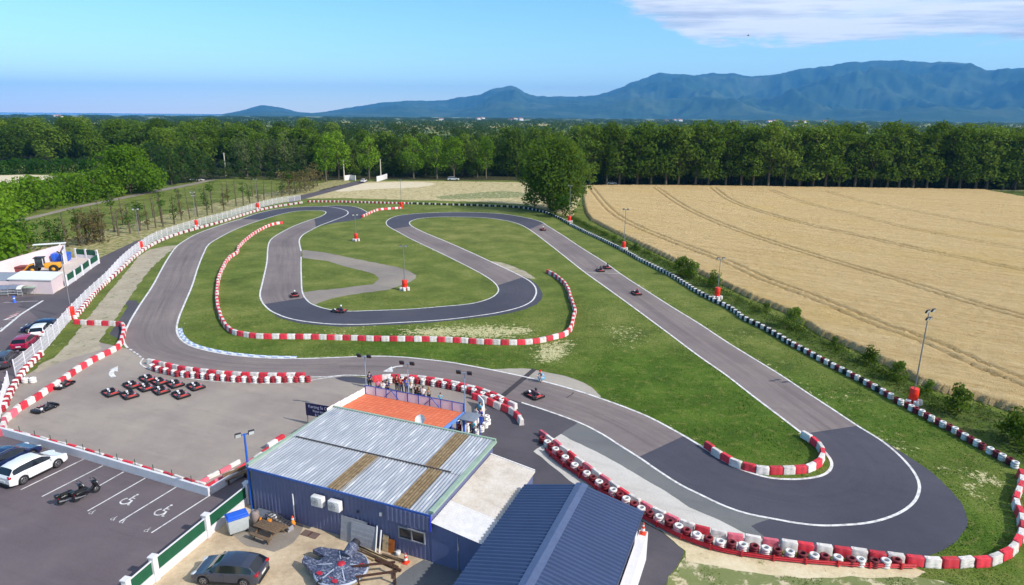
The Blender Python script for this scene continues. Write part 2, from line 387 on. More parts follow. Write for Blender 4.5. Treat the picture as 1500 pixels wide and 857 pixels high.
for C_ in (OUT, INN):
    C_ = resample(list(C_) + [C_[0]], step=2.2); nearm = (Y > 30) & (Y < 222) & (np.abs(X) < 100)
    dd = dist_line(C_, X[nearm], Y[nearm]); dry[nearm] += .34*np.exp(-(np.maximum(dd - .2, 0)/.9)**1.2)
# worn strip beside the tarmac
far = np.clip((np.hypot(X, Y) - 330) / 200, 0, 1)
gm = np.stack([X.ravel(), Y.ravel(), np.zeros(X.size)], 1)
ii, jj = np.meshgrid(np.arange(nX - 1), np.arange(nY - 1)); a0 = (jj * nX + ii).ravel()
ground = np_mesh('ground', gm, np.stack([a0, a0 + 1, a0 + nX + 1, a0 + nX], 1), M_GRASS, {'dry': dry.ravel(), 'lush': np.clip(lushA, 0, 1).ravel(), 'far': far.ravel()}, 'structure')

def sheet(name, px, z, m, rag=0.0, step=0.7, smooth=False, seed=1.0, gp=None):
    P = gp or GP(px)
    if smooth: P = catmull(P, True, 4)
    if rag: P = ragged(P, step, rag, seed)
    return tag(MB().poly(P, z).build(name, m), kind='structure')
# --- tarmac and soil sheets
sheet('sandy_verge', [(0,378),(60,358),(120,344),(200,326),(250,312),(300,301),(360,288),(430,276),(470,268),(500,262),(520,268),(470,282),(436,292),(380,303),(320,316),(250,338),(205,352),(150,376),(85,400),(40,410),(0,415)], 0.005, M_VERGE, 0.8, 1.5)
sheet('depot_yard', [(98,419),(121,403),(144.5,386),(143,380),(112,377),(96,378),(70,384),(40,394),(0,405),(0,420),(78,430)], 0.012, M_PALEC, 0)
sheet('dry_meadow', [(436,292),(470,278),(520,266.5),(600,265),(700,266),(760,267),(800,268),(850,290),(838,318),(812,311),(770,300),(710,296),(650,294),(600,293),(500,290),(450,291)], 0.005, M_DRYF, 1.0, 2.0)
sheet('dirt_loop', [(492,278),(520,270),(560,267.3),(610,266.6),(632,268),(634,271),(610,274.5),(560,276.5),(520,279),(498,281)], 0.009, M_STRAW, 0.6, 2.0, True)
sheet('dirt_patch', [(640,288),(690,283),(740,280),(770,283),(760,289),(700,291),(650,292)], 0.009, M_SANDG, 0.8, 2.0, True)
sheet('access_road', [(420,291),(450,284),(490,274),(516,266.5),(530,264.6),(542,265),(530,269),(500,277),(470,285),(442,292.5),(425,297)], 0.010, M_ROAD, 0.15, 1.5)
sheet('lane', GP and [(-20,335),(20,323.5),(60,314),(100,304),(150,294.5),(193,285.5),(240,276.2),(283,268),(310,262),(332,258),(336,259),(316,263.3),(290,269.5),(246,278.2),(198,287.8),(152,297),(103,306.8),(60,317.3),(20,327.3),(-20,339)], 0.006, M_PATH, 0.3, 1.5)
sheet('stubble_field', [(-60,258),(40,256),(100,258),(108,261),(60,264.5),(0,269),(-60,274)], 0.006, M_STRAW, 0.8, 2.0)
# car park and road on the west side
sheet('parking_lot', [(-90,430),(0,431),(80,431),(96,420),(150,377),(200,353),(212,350),(206,368),(158,413),(100,473),(61,518),(18,557),(0,604),(0,637),(100,666),(200,696),(305,727),(362,694),(365,745),(230,850),(150,940),(-400,940),(-400,600)], 0.008, M_PARK)
sheet('access_lane', [(78,431),(96,420),(150,376),(200,352.5),(214,349),(206,368),(158,413),(128,443),(60,470),(20,437)], 0.012, M_ROAD, 0.1, 1.0)
sheet('paddock', [(0,637),(3,606),(16,562),(52,541),(82,523),(104,502),(135,498),(142,500),(160,505),(187,511),(208,524),(222,529),(240,534.5),(270,541.5),(300,546),(340,549.5),(380,551),(420,552),(456,552.5),(504,550),(560,555),(600,556),(660,564),(700,573),(764,590),(810,605),(850,620),(844,621),(822,636),(800,645),(781,661),(750,690),(600,690),(412,655),(360,692),(305,727),(200,696),(100,666)], 0.006, M_PAD, 0.12, 0.7)
sheet('pit_apron', [(690,568),(740,582),(764,590),(810,605),(850,620),(844,621),(822,636),(781,661),(838,707),(900,742),(940,763),(970,779),(1004,810),(985,838),(960,880),(930,930),(880,930),(600,720),(640,640),(690,640),(712,600)], 0.010, M_DARK2, 0.1, 0.7)
sheet('grey_apron', [(846,620),(880,635),(910,654),(960,687),(996,710),(1028,726),(1060,741),(1092,752),(1136,762),(1170,768),(1160,800),(1126,793),(1090,781),(1056,763),(1012,745),(980,723),(944,702),(900,676),(870,660),(840,646),(822,636)], 0.012, M_GREY, 0.1, 0.7)
sheet('run_off', [(1136,758),(1200,768),(1226,768),(1270,764),(1300,757),(1324,746),(1340,732),(1346,714),(1338,691),(1318,668),(1290,645),(1294,644),(1312,658),(1340,675),(1366,692),(1390,716),(1407,734),(1416,752),(1417,770),(1404,790),(1384,806),(1350,818),(1300,817),(1240,815),(1196,812),(1126,793),(1100,770)], 0.013, M_DARK, 0.1, 0.6)
sheet('concrete_slab', [(822,636),(840,646),(870,660),(900,676),(944,702),(980,723),(1012,745),(1056,763),(1090,781),(1126,793),(1160,803),(1130,812),(1080,806),(1040,797),(1000,785),(970,779),(940,762),(900,742),(838,707),(781,661)], 0.016, M_CONC, 0.08, 0.6)
sheet('sandy_edge', [(970,778),(1000,783),(1040,795),(1080,805),(1130,811),(1200,820),(1270,826),(1340,832),(1358,838),(1340,846),(1250,846),(1160,845),(1090,838),(1030,826),(1003,822),(1004,809)], 0.014, M_SAND, 0.2, 0.6)
sheet('bare_soil', [(1004,815),(1060,830),(1160,842),(1250,845),(1340,844),(1420,860),(1400,960),(950,960),(975,850)], 0.011, M_SANDG, 0.3, 0.8)
sheet('gravel_path', [(268,364),(254,364),(244,372),(230,385),(218,397),(204,415),(190,436),(176,457),(158,483),(145,500),(150,512),(120,520),(88,530),(60,545),(48,548),(56,536),(82,522),(103,500),(116,482),(130,464),(150,440),(180,404),(204,375),(218,366),(244,360.5),(262,359)], 0.010, M_GPATH, 0.3, 0.8)
sheet('link_path', [(443,366),(476,370),(520,379),(580,391),(600,397),(608,402),(610,407),(600,414),(570,424),(520,431),(496,435),(480,439),(468,443),(462,447),(448,438),(444,428),(470,425),(492,423),(524,419),(548,416),(554,408),(548,401),(528,396),(504,390),(480,382.5),(443,378)], 0.010, M_PATH, 0.25, 0.8)
sheet('worn_verge', [(716,382),(732,384),(746,388),(770,398),(782,406),(784,409),(772,407),(746,396)], 0.011, M_GPATH, 0.15, 0.7)
sheet('pale_apron', [(716,541),(740,540),(776,540),(798,545),(825,550),(850,558),(868,568),(882,583),(850,574),(810,562.5),(770,553),(740,546)], 0.013, M_LIGHTA, 0.12, 0.6)
sheet('exit_kerb_fill', [(150,430),(172,440),(200,440),(205,447),(190,472),(181,500),(160,490),(174,470),(188,448)], 0.009, M_DARK2, 0.1, 0.6)
# service yard
def bsheet(name, uv, z, m, rag=0.0): return sheet(name, None, z, m, rag, gp=[B(*p) for p in uv])
sheet('yard', None, 0.014, M_YARD, 0, gp=[B(18,-.02), B(18,-14), B(-3,-14)] + GP([(190,885),(229,850),(305,786),(364,737)]) + [B(0,-.02)])
bsheet('yard_slab', [(14.1,-.05),(18.4,-.05),(18.4,-9),(13.2,-9),(12.9,-5),(13.6,-1.3)], 0.020, M_GREY, 0.06)
bsheet('yard_old_slab', [(0.4,-.1),(4.6,-.1),(5.2,-1.8),(4.6,-3.2),(2.2,-3.4),(0.6,-2.8)], 0.018, M_PATH, 0.12)

# --- the track ribbon
def ribbon(A, Bq, z, name, m, n=None, along0=0.0):
    La = sum((b - a).length for a, b in zip(A, A[1:])); Lb = sum((b - a).length for a, b in zip(Bq, Bq[1:]))
    n = n or max(4, int((La + Lb) / 2 / 0.8)); A = resample(A, n); Bq = resample(Bq, n)
    return A, Bq, [along0 + (La + Lb) / 2 * i / (n - 1) for i in range(n)]
def ribbon_mesh(parts, z, name, m, cross=6):
    V = []; Fq = []; ac = []; al = []
    for A, Bq, L in parts:
        o = len(V); n = len(A)
        for i in range(n):
            for j in range(cross + 1):
                t = j / cross; p = A[i].lerp(Bq[i], t); V.append((p.x, p.y, z)); ac.append(t); al.append(L[i])
        for i in range(n - 1):
            for j in range(cross):
                a = o + i * (cross + 1) + j; b = a + cross + 1
                q = [a, a + 1, b + 1, b]
                d1 = Vector(V[q[1]]) - Vector(V[q[0]]); d2 = Vector(V[q[3]]) - Vector(V[q[0]])
                if d1.cross(d2).z < 0: q.reverse()
                Fq.append(q)
    return np_mesh(name, np.array(V), np.array(Fq), m, {'across': ac, 'along': al}, 'structure')
def seg(pa, pb):
    """the ribbon between two tie pairs ((outer, inner), (outer, inner))"""
    return arc(OUT, near_i(OUT, pa[0]), near_i(OUT, pb[0])), arc(INN, near_i(INN, pa[1]), near_i(INN, pb[1]))
parts = []; s = 0.0
for i in range(len(TIES)):
    A, Bq = seg(TIES[i], TIES[(i + 1) % len(TIES)])
    r = ribbon(A, Bq, 0, '', None, None, s); s = r[2][-1]; parts.append(r)
ribbon_mesh(parts, 0.020, 'kart_track', M_TRACK)
def patch(ties, z=0.026, name='dark_track_section'):
    ps = []; s = 0
    for a, b in zip(ties, ties[1:]):
        A, Bq = seg(a, b); r = ribbon(A, Bq, 0, '', None, None, s); s = r[2][-1]; ps.append(r)
    ribbon_mesh(ps, z, name, M_DARK)
patch([((352,321),(378,323)), TIES[5], ((462,334),(462,320.5))])
patch([((446,436),(386,446)), TIES[8], ((700,442.5),(738,456)), TIES[9], ((727,419),(766,406))])
patch([((576,336),(603,331)), ((566,325),(600,328)), TIES[11], ((796,327),(775,336))])
patch([((1256,624),(1175,635)), TIES[14], TIES[15], ((1092,752),(1090,690)), ((936,670),(1004,640))])
sheet('corner_run_off', [(470,302.5),(490,301),(520,303.2),(536,309),(538,312),(533,317),(528,320.5),(510,324),(492,326),(470,331),(486,324),(506,316),(510,311.5),(506,308)], 0.014, M_DARK, 0.1, 0.6)
sheet('corner_apron', [(764,404),(778,410),(788,418),(795,430),(794,438),(786,446),(770,453),(745,459),(720,463.5),(700,465.5),(640,472),(580,476),(500,479),(440,474),(410,466),(396,457),(420,465),(480,474),(580,472),(700,462),(762,450),(784,434),(783,419)], 0.013, M_DARK, 0.12, 0.6)
sheet('dark_wedge', [(490,554),(504,551.5),(520,552),(533,553.5),(545,557),(540,562.5),(531,562.5),(512,560.3),(498,557)], 0.024, M_DARK, 0.08, 0.5)  # flat dark wedge on the ground left of the terrace railing
# --- painted lines
k = NB('white_line_paint'); P = k.pos()
w = k.noise(P, 1.6, 5, 0.75); w2 = k.noise(P, 14, 3, 0.7)
c = k.mix(k.step(k.math('ADD', w, k.math('MULTIPLY', w2, 0.4)), 0.62, 0.86), rgb(226,224,222), rgb(176,170,168))
M_LINE = k.base(c, 0.65, 0.3)
def line(P, w, z=0.034, closed=False, name='white_line', m=None):
    if closed: P = list(P)
    A = offset(P, w / 2, closed); Bq = offset(P, -w / 2, closed)
    if closed: A.append(A[0]); Bq.append(Bq[0])
    return tag(MB().strip(Bq, A, z).build(name, m or M_LINE), kind='structure')
i0, i1 = near_i(OUT, (187,510)), near_i(OUT, (534,310))
line([p for p in arc(OUT, near_i(OUT, (187,510)), near_i(OUT, (441,369)))], 0.27)
line([p for p in arc(OUT, near_i(OUT, (441,375)), near_i(OUT, (764,590)))], 0.22)
line([p for p in arc(OUT, near_i(OUT, (540,551)), near_i(OUT, (215,527)))], 0.20)
line(INN, 0.25, closed=True)
def pline(px, w=0.15, z=0.034, smooth=False, name='white_line', m=None):
    P = [Vector(p) for p in GP(px)]
    if smooth: P = catmull(P, False, 6)
    return line(P, w, z, name=name, m=m)
pline([(472,302.5),(500,300.8),(520,303),(534,308.5),(538,312),(532,318)], 0.25, smooth=True)
pline([(210,525),(206,533),(222,542),(250,550),(300,557.5),(350,561),(400,562),(440,560),(470,555),(500,551)], 0.16, 0.036, smooth=True)
for a, b in [((190,511.5),(193.5,513.5)),((195,515),(198,517)),((200,518),(203,520)),((204,521.5),(207,523.5))]: pline([a, b], 0.22, 0.036)
# dark sealing strip of the start line, kart arrows
pline([(856,398.5),(882,400),(909,401)], .5, .030, name='pale_joint', m=M_LIGHTA); pline([(866,402),(890,397.5),(905,397)], .25, .032, name='pale_joint', m=M_LIGHTA)
M_TAR = asphalt('bitumen_strip', rgb(58,54,58), rgb(66,62,66), rgb(74,70,72))
pline([(732,584),(783,541)], 0.62, 0.030, name='start_line_strip', m=M_TAR)
pline([(840,575),(838,578),(830,583)], 0.12, 0.030, name='start_line_strip', m=M_TAR)
def arrow(px, tip, wing, w=0.34):
    P = catmull(GP(px), False, 6); b = MB(); b.strip(offset(P, -w / 2), offset(P, w / 2), 0.036)
    b.poly(GP(tip), 0.038); return tag(b.build('painted_arrow', M_LINE), kind='structure')
arrow([(167,553),(163.5,549),(164,545),(167,542)], [(160.5,542),(173,536.5),(172.5,545)], 0, .5)
arrow([(590,536.5),(580,537.5),(570,541)], [(576,545.5),(561,544.5),(574,537.2)], 0, 0.3)
# blue and white kerb on the grass side of the first corner
M_KB = mat('kerb_blue_paint', rgb(146,166,202), 0.6, var=0.15); M_KW = mat('kerb_white_paint', rgb(222,224,230), 0.6, var=0.1)
kp = resample(arc(INN, near_i(INN, (432,525.3)), near_i(INN, (259.5,482))), step=0.75)
ka = offset(kp, -0.16); kb = offset(kp, -0.42); kc = offset(kp, -0.68)
mb = MB()
for i in range(len(kp) - 1):
    for (P1, P2, sh) in ((ka, kb, 0), (kb, kc, 1)):
        mb.add([(*P1[i], 0.04), (*P1[i + 1], 0.04), (*P2[i + 1], 0.08), (*P2[i], 0.08)], [(0, 1, 2, 3)], (i + sh) % 2)
tag(mb.build('kerb', [M_KW, M_KB]), kind='structure')
# --- parking bays
q = lambda a, b: (a / 2.885, 560 + b / 2.885)
for a, b in [((88,455),(355,325)),((177,484),(436,352)),((370,466),(523,379)),((370,545),(615,405)),((505,590),(745,443)),((640,637),(888,478))]: pline([q(*a), q(*b)], 0.11, 0.018)
def wheelchair(px, s, ang):
    x, y = G(*px); b = MB(); R = lambda p: (x + s * (p[0] * math.cos(ang) - p[1] * math.sin(ang)), y + s * (p[0] * math.sin(ang) + p[1] * math.cos(ang)))
    def st(P, w, z):
        P = [Vector(R(p)) for p in P]; b.strip(offset(P, -w * s / 2), offset(P, w * s / 2), z)
    st([(0.36 * math.cos(t), -0.12 + 0.36 * math.sin(t)) for t in np.linspace(math.radians(125), math.radians(395), 16)], 0.10, 0.019)
    st([(0, 0.62), (0.02, 0.1), (0.36, 0.08), (0.52, -0.42), (0.66, -0.36)], 0.12, 0.021); st([(0.02, 0.34), (0.32, 0.34)], 0.09, 0.023)
    b.poly([R((0.02 + 0.1 * math.cos(t), 0.76 + 0.1 * math.sin(t))) for t in np.linspace(0, 2 * PI, 10)[:-1]], 0.022)
    return tag(b.build('wheelchair_symbol', M_LINE), kind='structure')
pa = math.radians(68 - 90)
for p in [(187,733),(237,749)]: wheelchair(p, 1.05, pa)
for p in [(134,751),(166,760),(179,764),(215,777)]: wheelchair(p, 0.36, pa)
# far car park marks
pline([(62.7,440.5),(30,461),(0,486)], 0.35, 0.018); pline([(5,443.2),(56,441)], 0.14, 0.018); pline([(4,469),(22,468)], 0.14, 0.018); pline([(0,482),(3,480)], 0.14, 0.018)
M_REDP = mat('red_road_paint', rgb(190,80,80), 0.7, var=0.15)
mb = MB()
for i in range(5):
    P = GP([(4 + i * 4.2, 469 - i * 2.7), (8 + i * 3.9, 469 - i * 2.9), (26 + i * 1.9, 461.5 - i * 1.6), (23 + i * 2, 461.5 - i * 1.4)])
    mb.poly(P, 0.018, None, i % 2)
tag(mb.build('hatched_island', [M_LINE, M_REDP]), kind='structure')
# oil stains and patched squares are in the asphalt; sea beyond the plain
k = NB('sea_water'); k.base(rgb(46,92,140), 0.25, 0.5); M_SEA = k.m
def pol(az, r): return (r * math.sin(math.radians(az)), r * math.cos(math.radians(az)))
tag(MB().poly([pol(-75, 6500), pol(-50, 6900), pol(-38, 7300), pol(-30, 8000), pol(-24, 9500), pol(-21, 12500), pol(-19.5, 24500), pol(-45, 24800), pol(-75, 24500)], 0.4).build('sea', M_SEA), kind='structure')
# ================================================================= BARRIERS AND TYRES
M_BRED = mat('red_plastic', rgb(210,48,64), 0.55, var=0.20, scale=2.0, objvar=0.22); M_BWHITE = mat('white_plastic', rgb(216,208,202), 0.55, var=0.14, scale=2.0, objvar=0.12)
M_BPINK = mat('faded_red_plastic', rgb(206,98,114), 0.6, var=0.18, scale=2.0, objvar=0.18)
def scuff(m):
    """tyre marks and grime smeared along the plastic"""
    nt = m.node_tree; b = nt.nodes['Principled BSDF']; src = b.inputs['Base Color'].links[0].from_socket
    g = nt.nodes.new('ShaderNodeNewGeometry'); mp = nt.nodes.new('ShaderNodeVectorMath'); mp.operation = 'MULTIPLY'; mp.inputs[1].default_value = (1.6, 1.6, 7.0); nt.links.new(g.outputs['Position'], mp.inputs[0])
    n = nt.nodes.new('ShaderNodeTexNoise'); n.inputs['Scale'].default_value = 1.3; n.inputs['Detail'].default_value = 5; n.inputs['Roughness'].default_value = .7; nt.links.new(mp.outputs[0], n.inputs['Vector'])
    r = nt.nodes.new('ShaderNodeMapRange'); r.inputs['From Min'].default_value = .52; r.inputs['From Max'].default_value = .70; r.inputs['To Max'].default_value = .55; nt.links.new(n.outputs['Fac'], r.inputs['Value'])
    x = nt.nodes.new('ShaderNodeMix'); x.data_type = 'RGBA'; nt.links.new(r.outputs['Result'], x.inputs[0]); nt.links.new(src, x.inputs[6]); x.inputs[7].default_value = (*rgb(88, 78, 74), 1); nt.links.new(x.outputs[2], b.inputs['Base Color'])
for m_ in (M_BRED, M_BWHITE, M_BPINK): scuff(m_)
M_TRED = mat('red_painted_rubber', rgb(158,34,48), 0.65, var=0.22, scale=5, objvar=0.2); M_TWHITE = mat('white_painted_rubber', rgb(220,217,214), 0.65, var=0.10, scale=5, objvar=0.08)
M_TBLACK = mat('black_rubber', rgb(34,33,35), 0.75, var=0.2, scale=6); M_TDRED = mat('dark_red_rubber', rgb(112,34,44), 0.7, var=0.3, scale=5, objvar=0.2)  # deeper red tone for the tyres set between the white ones
scuff(M_TWHITE); scuff(M_TRED)
def block_mesh(L=1.0, h=0.64, w0=0.48, w1=0.38):
    b = MB(); bm = bmesh.new()
    prof = [(-w0/2,0),(-w0/2,0.14),(-w0/2+0.03,0.2),(-w1/2,h-0.06),(-w1/2+0.04,h),(w1/2-0.04,h),(w1/2,h-0.06),(w0/2-0.03,0.2),(w0/2,0.14),(w0/2,0)]
    n = len(prof); xs = [(-L/2, .93), (-L/2+0.03, 1), (-0.12, 1), (-0.09, .965), (0.09, .965), (0.12, 1), (L/2-0.03, 1), (L/2, .93)]
    V = [(x, y*s, (z-0.02)*(s if s < .95 else 1)+0.02) for x, s in xs for y, z in prof]
    Fc = []
    for i in range(len(xs)-1):
        for j in range(n-1): a = i*n+j; Fc.append((a, a+1, a+n+1, a+n))
    b.add(V, [tuple(reversed(f)) for f in Fc], 0, True)
    b.add(V[:n], [tuple(range(n))], 0); b.add(V[-n:], [tuple(range(n-1, -1, -1))], 0)
    b.lathe([(0.0, h+0.03), (0.06, h+0.03), (0.07, h-0.01)], 8, (0.3, 0, 0)); return b
def stack_mesh(n=3, R=0.29, t=0.20, hole=0.155):
    b = MB()
    for i in range(n):
        z = i * t
        b.lathe([(hole, z+0.03), (hole+0.02, z+0.005), (R-0.05, z), (R, z+0.05), (R, z+t-0.05), (R-0.05, z+t), (hole+0.03, z+t-0.004), (hole, z+t-0.035), (hole-0.0, z+0.03)], 14, (0.012*math.sin(i*5), 0.012*math.cos(i*3), 0))
    b.lathe([(0.0, 0.02), (hole, 0.02)], 14, mi=1)
    return b
def tmpl(mb, name, mats):
    o = mb.build(name, mats, sharp=50); COL.objects.unlink(o); return o.data
BLK = {c: tmpl(block_mesh(), 'barrier_block', m) for c, m in (('r', M_BRED), ('w', M_BWHITE), ('p', M_BPINK))}
STK = {c: tmpl(stack_mesh(), 'tyre_stack', [m, M_TBLACK]) for c, m in (('r', M_TRED), ('w', M_TWHITE), ('b', M_TBLACK), ('d', M_TDRED))}
ITEMS = {'barrier_block': [], 'tyre_stack': []}
CN = {'r': 'red', 'w': 'white', 'p': 'faded pinkish red', 'b': 'black', 'd': 'dark red'}
def along(P, pitch):
    Q = resample(P, step=0.05); out = []; d = 0; need = pitch / 2
    for a, b2 in zip(Q, Q[1:]):
        d += (b2 - a).length
        if d >= need:
            t = b2 - a; out.append((b2, math.atan2(t.y, t.x))); need += pitch
    return out
def row(kind, px, zc, pitch, cols, where, smooth=True, sc=1.0, jit=0.03, gp=None, z0=0.0):
    P = gp or [Vector(p) for p in GP(px, zc)]
    if smooth and len(P) > 2: P = catmull(P, False, 8)
    for i, (p, a) in enumerate(along(P, pitch)):
        c = cols[i % len(cols)]
        ITEMS[kind].append((p.x + random.uniform(-jit, jit)*1.7, p.y + random.uniform(-jit, jit)*1.7, a + random.uniform(-.07, .07) + (random.uniform(0, 6) if kind == 'tyre_stack' else 0), c, where, sc, z0))
IB = [(414,325.5),(400,328),(385,334),(372,341.5),(362,349),(350,361),(347,369),(337,376),(328,388),(321,404),(318,420),(317.5,437),(320,453),(325,466),(332,478),(342,485.5),(358,489.5),(375,491.5),(420,492.5),(470,493),(520,494.5),(560,495.5),(620,496),(660,497),(700,499.5),(740,501),(770,500.5),(790,498),(812,493),(826,489),(834,483),(838,475),(840,465),(842,455),(839,445),(836,435),(833,425),(828,416),(820,408),(810,401),(801,397)]
row('barrier_block', IB, 0.35, 1.02, 'rw', 'long serpentine barrier across the infield grass')
row('barrier_block', [(27,597),(64,574),(91,556),(121,535),(146,521),(163,513),(172,507),(179,493),(181,482),(178,475),(168,473.5),(150,473),(136,472.5),(114,471)], 0.35, 1.04, 'rw', 'barrier closing off the paddock from the west verge')
row('barrier_block', [(1,634),(8,613),(27,597)], 0.35, 1.0, 'pw', 'short barrier at the corner of the paddock wall', False)
row('barrier_block', [(1033,650),(1044,658),(1058,667),(1072,675),(1090,682),(1110,686.5),(1130,688),(1150,688),(1170,687),(1186,683.5),(1198,677),(1205,668),(1203,657),(1195,648),(1187,642),(1179,637)], 0.35, 1.04, 'rw', 'curved barrier inside the near hairpin')
row('barrier_block', [(1493,690),(1498,702),(1491,720),(1489,735),(1494,752),(1497,768),(1495,784),(1486,800),(1471,812),(1444,820),(1416,822.5),(1390,823.5),(1349,820.5),(1300,815),(1240,808),(1190,802),(1140,795)], 0.35, 1.1, 'rw', 'barrier round the outside of the near hairpin')
row('barrier_block', [(1140,795),(1098,789),(1060,783),(1020,773),(988,761),(954,746),(925,729),(895,709),(870,691),(845,672),(820,654),(803,641),(789,632)], 0.25, 1.1, 'pwpwrw', 'barrier between the concrete slab and the tyres', sc=.78)
row('barrier_block', [(545,555),(568,552.5),(600,553),(640,557.5),(668,563),(700,571),(730,582),(745,590),(760,597)], 0.35, 1.0, 'rw', 'track side barrier behind the spectators')
row('barrier_block', [(692,579),(704,582),(716,587),(733,594.5),(749,601),(758,608),(764,617)], 0.35, 1.0, 'rw', 'barrier along the pit lane opposite the terrace')
row('barrier_block', [(216,529),(236,533),(262,539),(290,543),(330,547.5),(372,549.5),(410,550),(452,549.5)], 0.35, 1.0, 'wr', 'track side barrier of the pit exit island')
row('barrier_block', [(588,304),(575,305),(556,306.5),(545,310),(530,317)], 0.35, 1.15, 'rw', 'short barrier at the far corner run off')
# low blocks on the paddock wall
PW = [Vector(p) for p in GP([(0,634),(100,660),(200,690),(303,720)])]
row('barrier_block', None, 0, 1.15, 'wr', 'low barrier along the paddock wall', False, 0.52, 0.02, gp=offset(PW, 0.42))
row('barrier_block', None, 0, 1.0, 'rpw', 'low barrier beside the club house wall', False, 0.55, 0.05, gp=offset([Vector(p) for p in GP([(305,722),(360,690),(410,655)])], 0.5))
row('barrier_block', None, 0, 1.0, 'pw', 'low barrier beside the club house wall', False, 0.5, 0.05, gp=offset([Vector(p) for p in GP([(302,718),(340,698),(372,680)])], 1.15))
row('barrier_block', [(392,655),(402,649),(412,642)], 0.35, 1.0, 'wr', 'two barrier pieces near the club house corner', False)
# tyres
row('tyre_stack', [(219,537),(238,542.5),(261,547.5),(288,550),(314,552.5),(341,555),(372,556.5),(411,556.5),(451,555.5)], 0.3, 0.62, 'wr', 'tyre wall of the pit exit island', sc=1.05)
row('tyre_stack', [(566,557),(585,556.5),(610,558),(640,562),(668,567.5),(690,573),(702,577),(716,581),(728,586),(741,590)], 0.3, 0.62, 'wr', 'tyre wall behind the spectators', sc=1.05)
row('tyre_stack', [(711,609),(715,617),(708,626),(701,632),(691,638)], 0.3, 0.80, 'w', 'white tyres round the waiting area corner', sc=.92)
row('tyre_stack', [(791,641),(808,655),(829,673),(853,690.5),(878,708),(906,726),(922,736),(959,757),(980,766),(1001,776.5),(1026,787),(1051,795),(1078,799),(1105,803),(1133,807),(1163,812.5),(1190,816),(1218,818.5),(1248,822),(1277,823.5),(1321,824)], 0.3, 0.74, 'dw', 'tyre wall on the red guard rail', sc=1.10)
RT = [(1492,684),(1474,673),(1454,662),(1422,644.5),(1396,629),(1380,621),(1350,605),(1318,588),(1308,582.5),(1272,562),(1236,543.5),(1196,522.5),(1158,502),(1120,480),(1090,465.5),(1070,451),(1048,440.5),(1020,425.5),(986,404.5),(960,391),(940,381),(914,366.5),(890,354.5),(860,340.5),(836,328.5),(820,319.5),(794,309.5),(760,303.5),(710,301),(650,299.2),(600,297.8),(560,297),(500,295.3),(450,295)]
row('tyre_stack', RT[:9], 0.3, 0.62, 'wd', 'tyre wall beside the wheat field')
row('tyre_stack', RT[8:13], 0.3, 0.62, 'wdwb', 'tyre wall beside the wheat field')
row('tyre_stack', RT[12:25], 0.3, 0.62, 'wb', 'tyre wall beside the wheat field')
row('tyre_stack', RT[24:31], 0.3, 0.66, 'wbb', 'tyre wall behind the far bends')
row('tyre_stack', RT[30:], 0.3, 0.66, 'wr', 'tyre wall behind the far bends')
row('tyre_stack', [(443,296.5),(430,298.5),(410,301.5),(378,308),(330,323),(290,334),(250,346),(213,364),(156,413)], 0.3, 0.72, 'wwr', 'tyre wall below the white fence')
row('tyre_stack', [(156,413),(140,428),(125,446),(112,462)], 0.3, 0.7, 'wp'.replace('p','r'), 'tyre wall below the white fence')
row('tyre_stack', [(62,516),(42.5,535),(30,550),(20,566),(10,585),(4,600)], 0.3, 0.66, 'wr', 'tyre wall below the white fence')
for x, y in [(48,556.5),(37,557)]: ITEMS['tyre_stack'].append((*G(x, y, 0.3), 0, 'w', 'loose end of the paddock fence', 1.2, 0))
for (x, y) in [(603,414)]: pass
# drums at mast feet get a ring of white tyres
MASTS = [(106,467),(207,366),(288,332.5),(378,306.5),(588,305.5),(522,353),(593,425),(834,326),(913.5,366),(1050,438),(1336,592)]
for i, (x, y) in enumerate(MASTS):
    gx_, gy_ = G(x, y)
    for a in ((200, 340, 270) if i not in (4,) else (250,)):
        ITEMS['tyre_stack'].append((gx_ + 0.62*math.cos(math.radians(a)), gy_ + 0.62*math.sin(math.radians(a)), 0, 'w', 'foot of a floodlight mast', 0.95, 0))
CNT = {}
for kind, T in (('barrier_block', BLK), ('tyre_stack', STK)):
    L = sorted(ITEMS[kind], key=lambda t: t[0]**2 + t[1]**2); print(kind, len(L))
    for (x, y, a, c, where, sc, z0) in L[:298]:
        o = bpy.data.objects.new(kind, T[c]); COL.objects.link(o)
        o.location = (x, y, z0 + 0.005); o.rotation_euler = (0, 0, a); o.scale = (1 if kind == 'barrier_block' else sc, sc, sc if sc < 1.08 else .92)
        if kind == 'barrier_block': tag(o, f'{CN[c]} plastic block in the {where}', 'barrier', f'{CN[c]} blocks in the {where}')
        else: tag(o, f'{CN[c]} painted tyre stack in the {where}' if c != 'b' else f'unpainted black tyre stack in the {where}', 'tyre stack', f'{CN[c]} tyres in the {where}')
    rest = L[298:]
    if rest:
        b = MB(); cols = ['r', 'w', 'p', 'b', 'd']
        for (x, y, a, c, where, sc, z0) in rest:
            me = T[c]; M = Matrix.Translation((x, y, 0.005)) @ Matrix.Rotation(a, 4, 'Z') @ Matrix.Scale(sc, 4)
            b.add([M @ v.co for v in me.vertices], [tuple(p.vertices) for p in me.polygons], cols.index(c), True)
        ms = [M_BRED, M_BWHITE, M_BPINK, M_TBLACK, M_TDRED] if kind == 'barrier_block' else [M_TRED, M_TWHITE, M_TRED, M_TBLACK, M_TDRED]
        tag(b.build('distant_tyre_wall' if kind == 'tyre_stack' else 'distant_barrier', ms, sharp=50), kind='stuff')
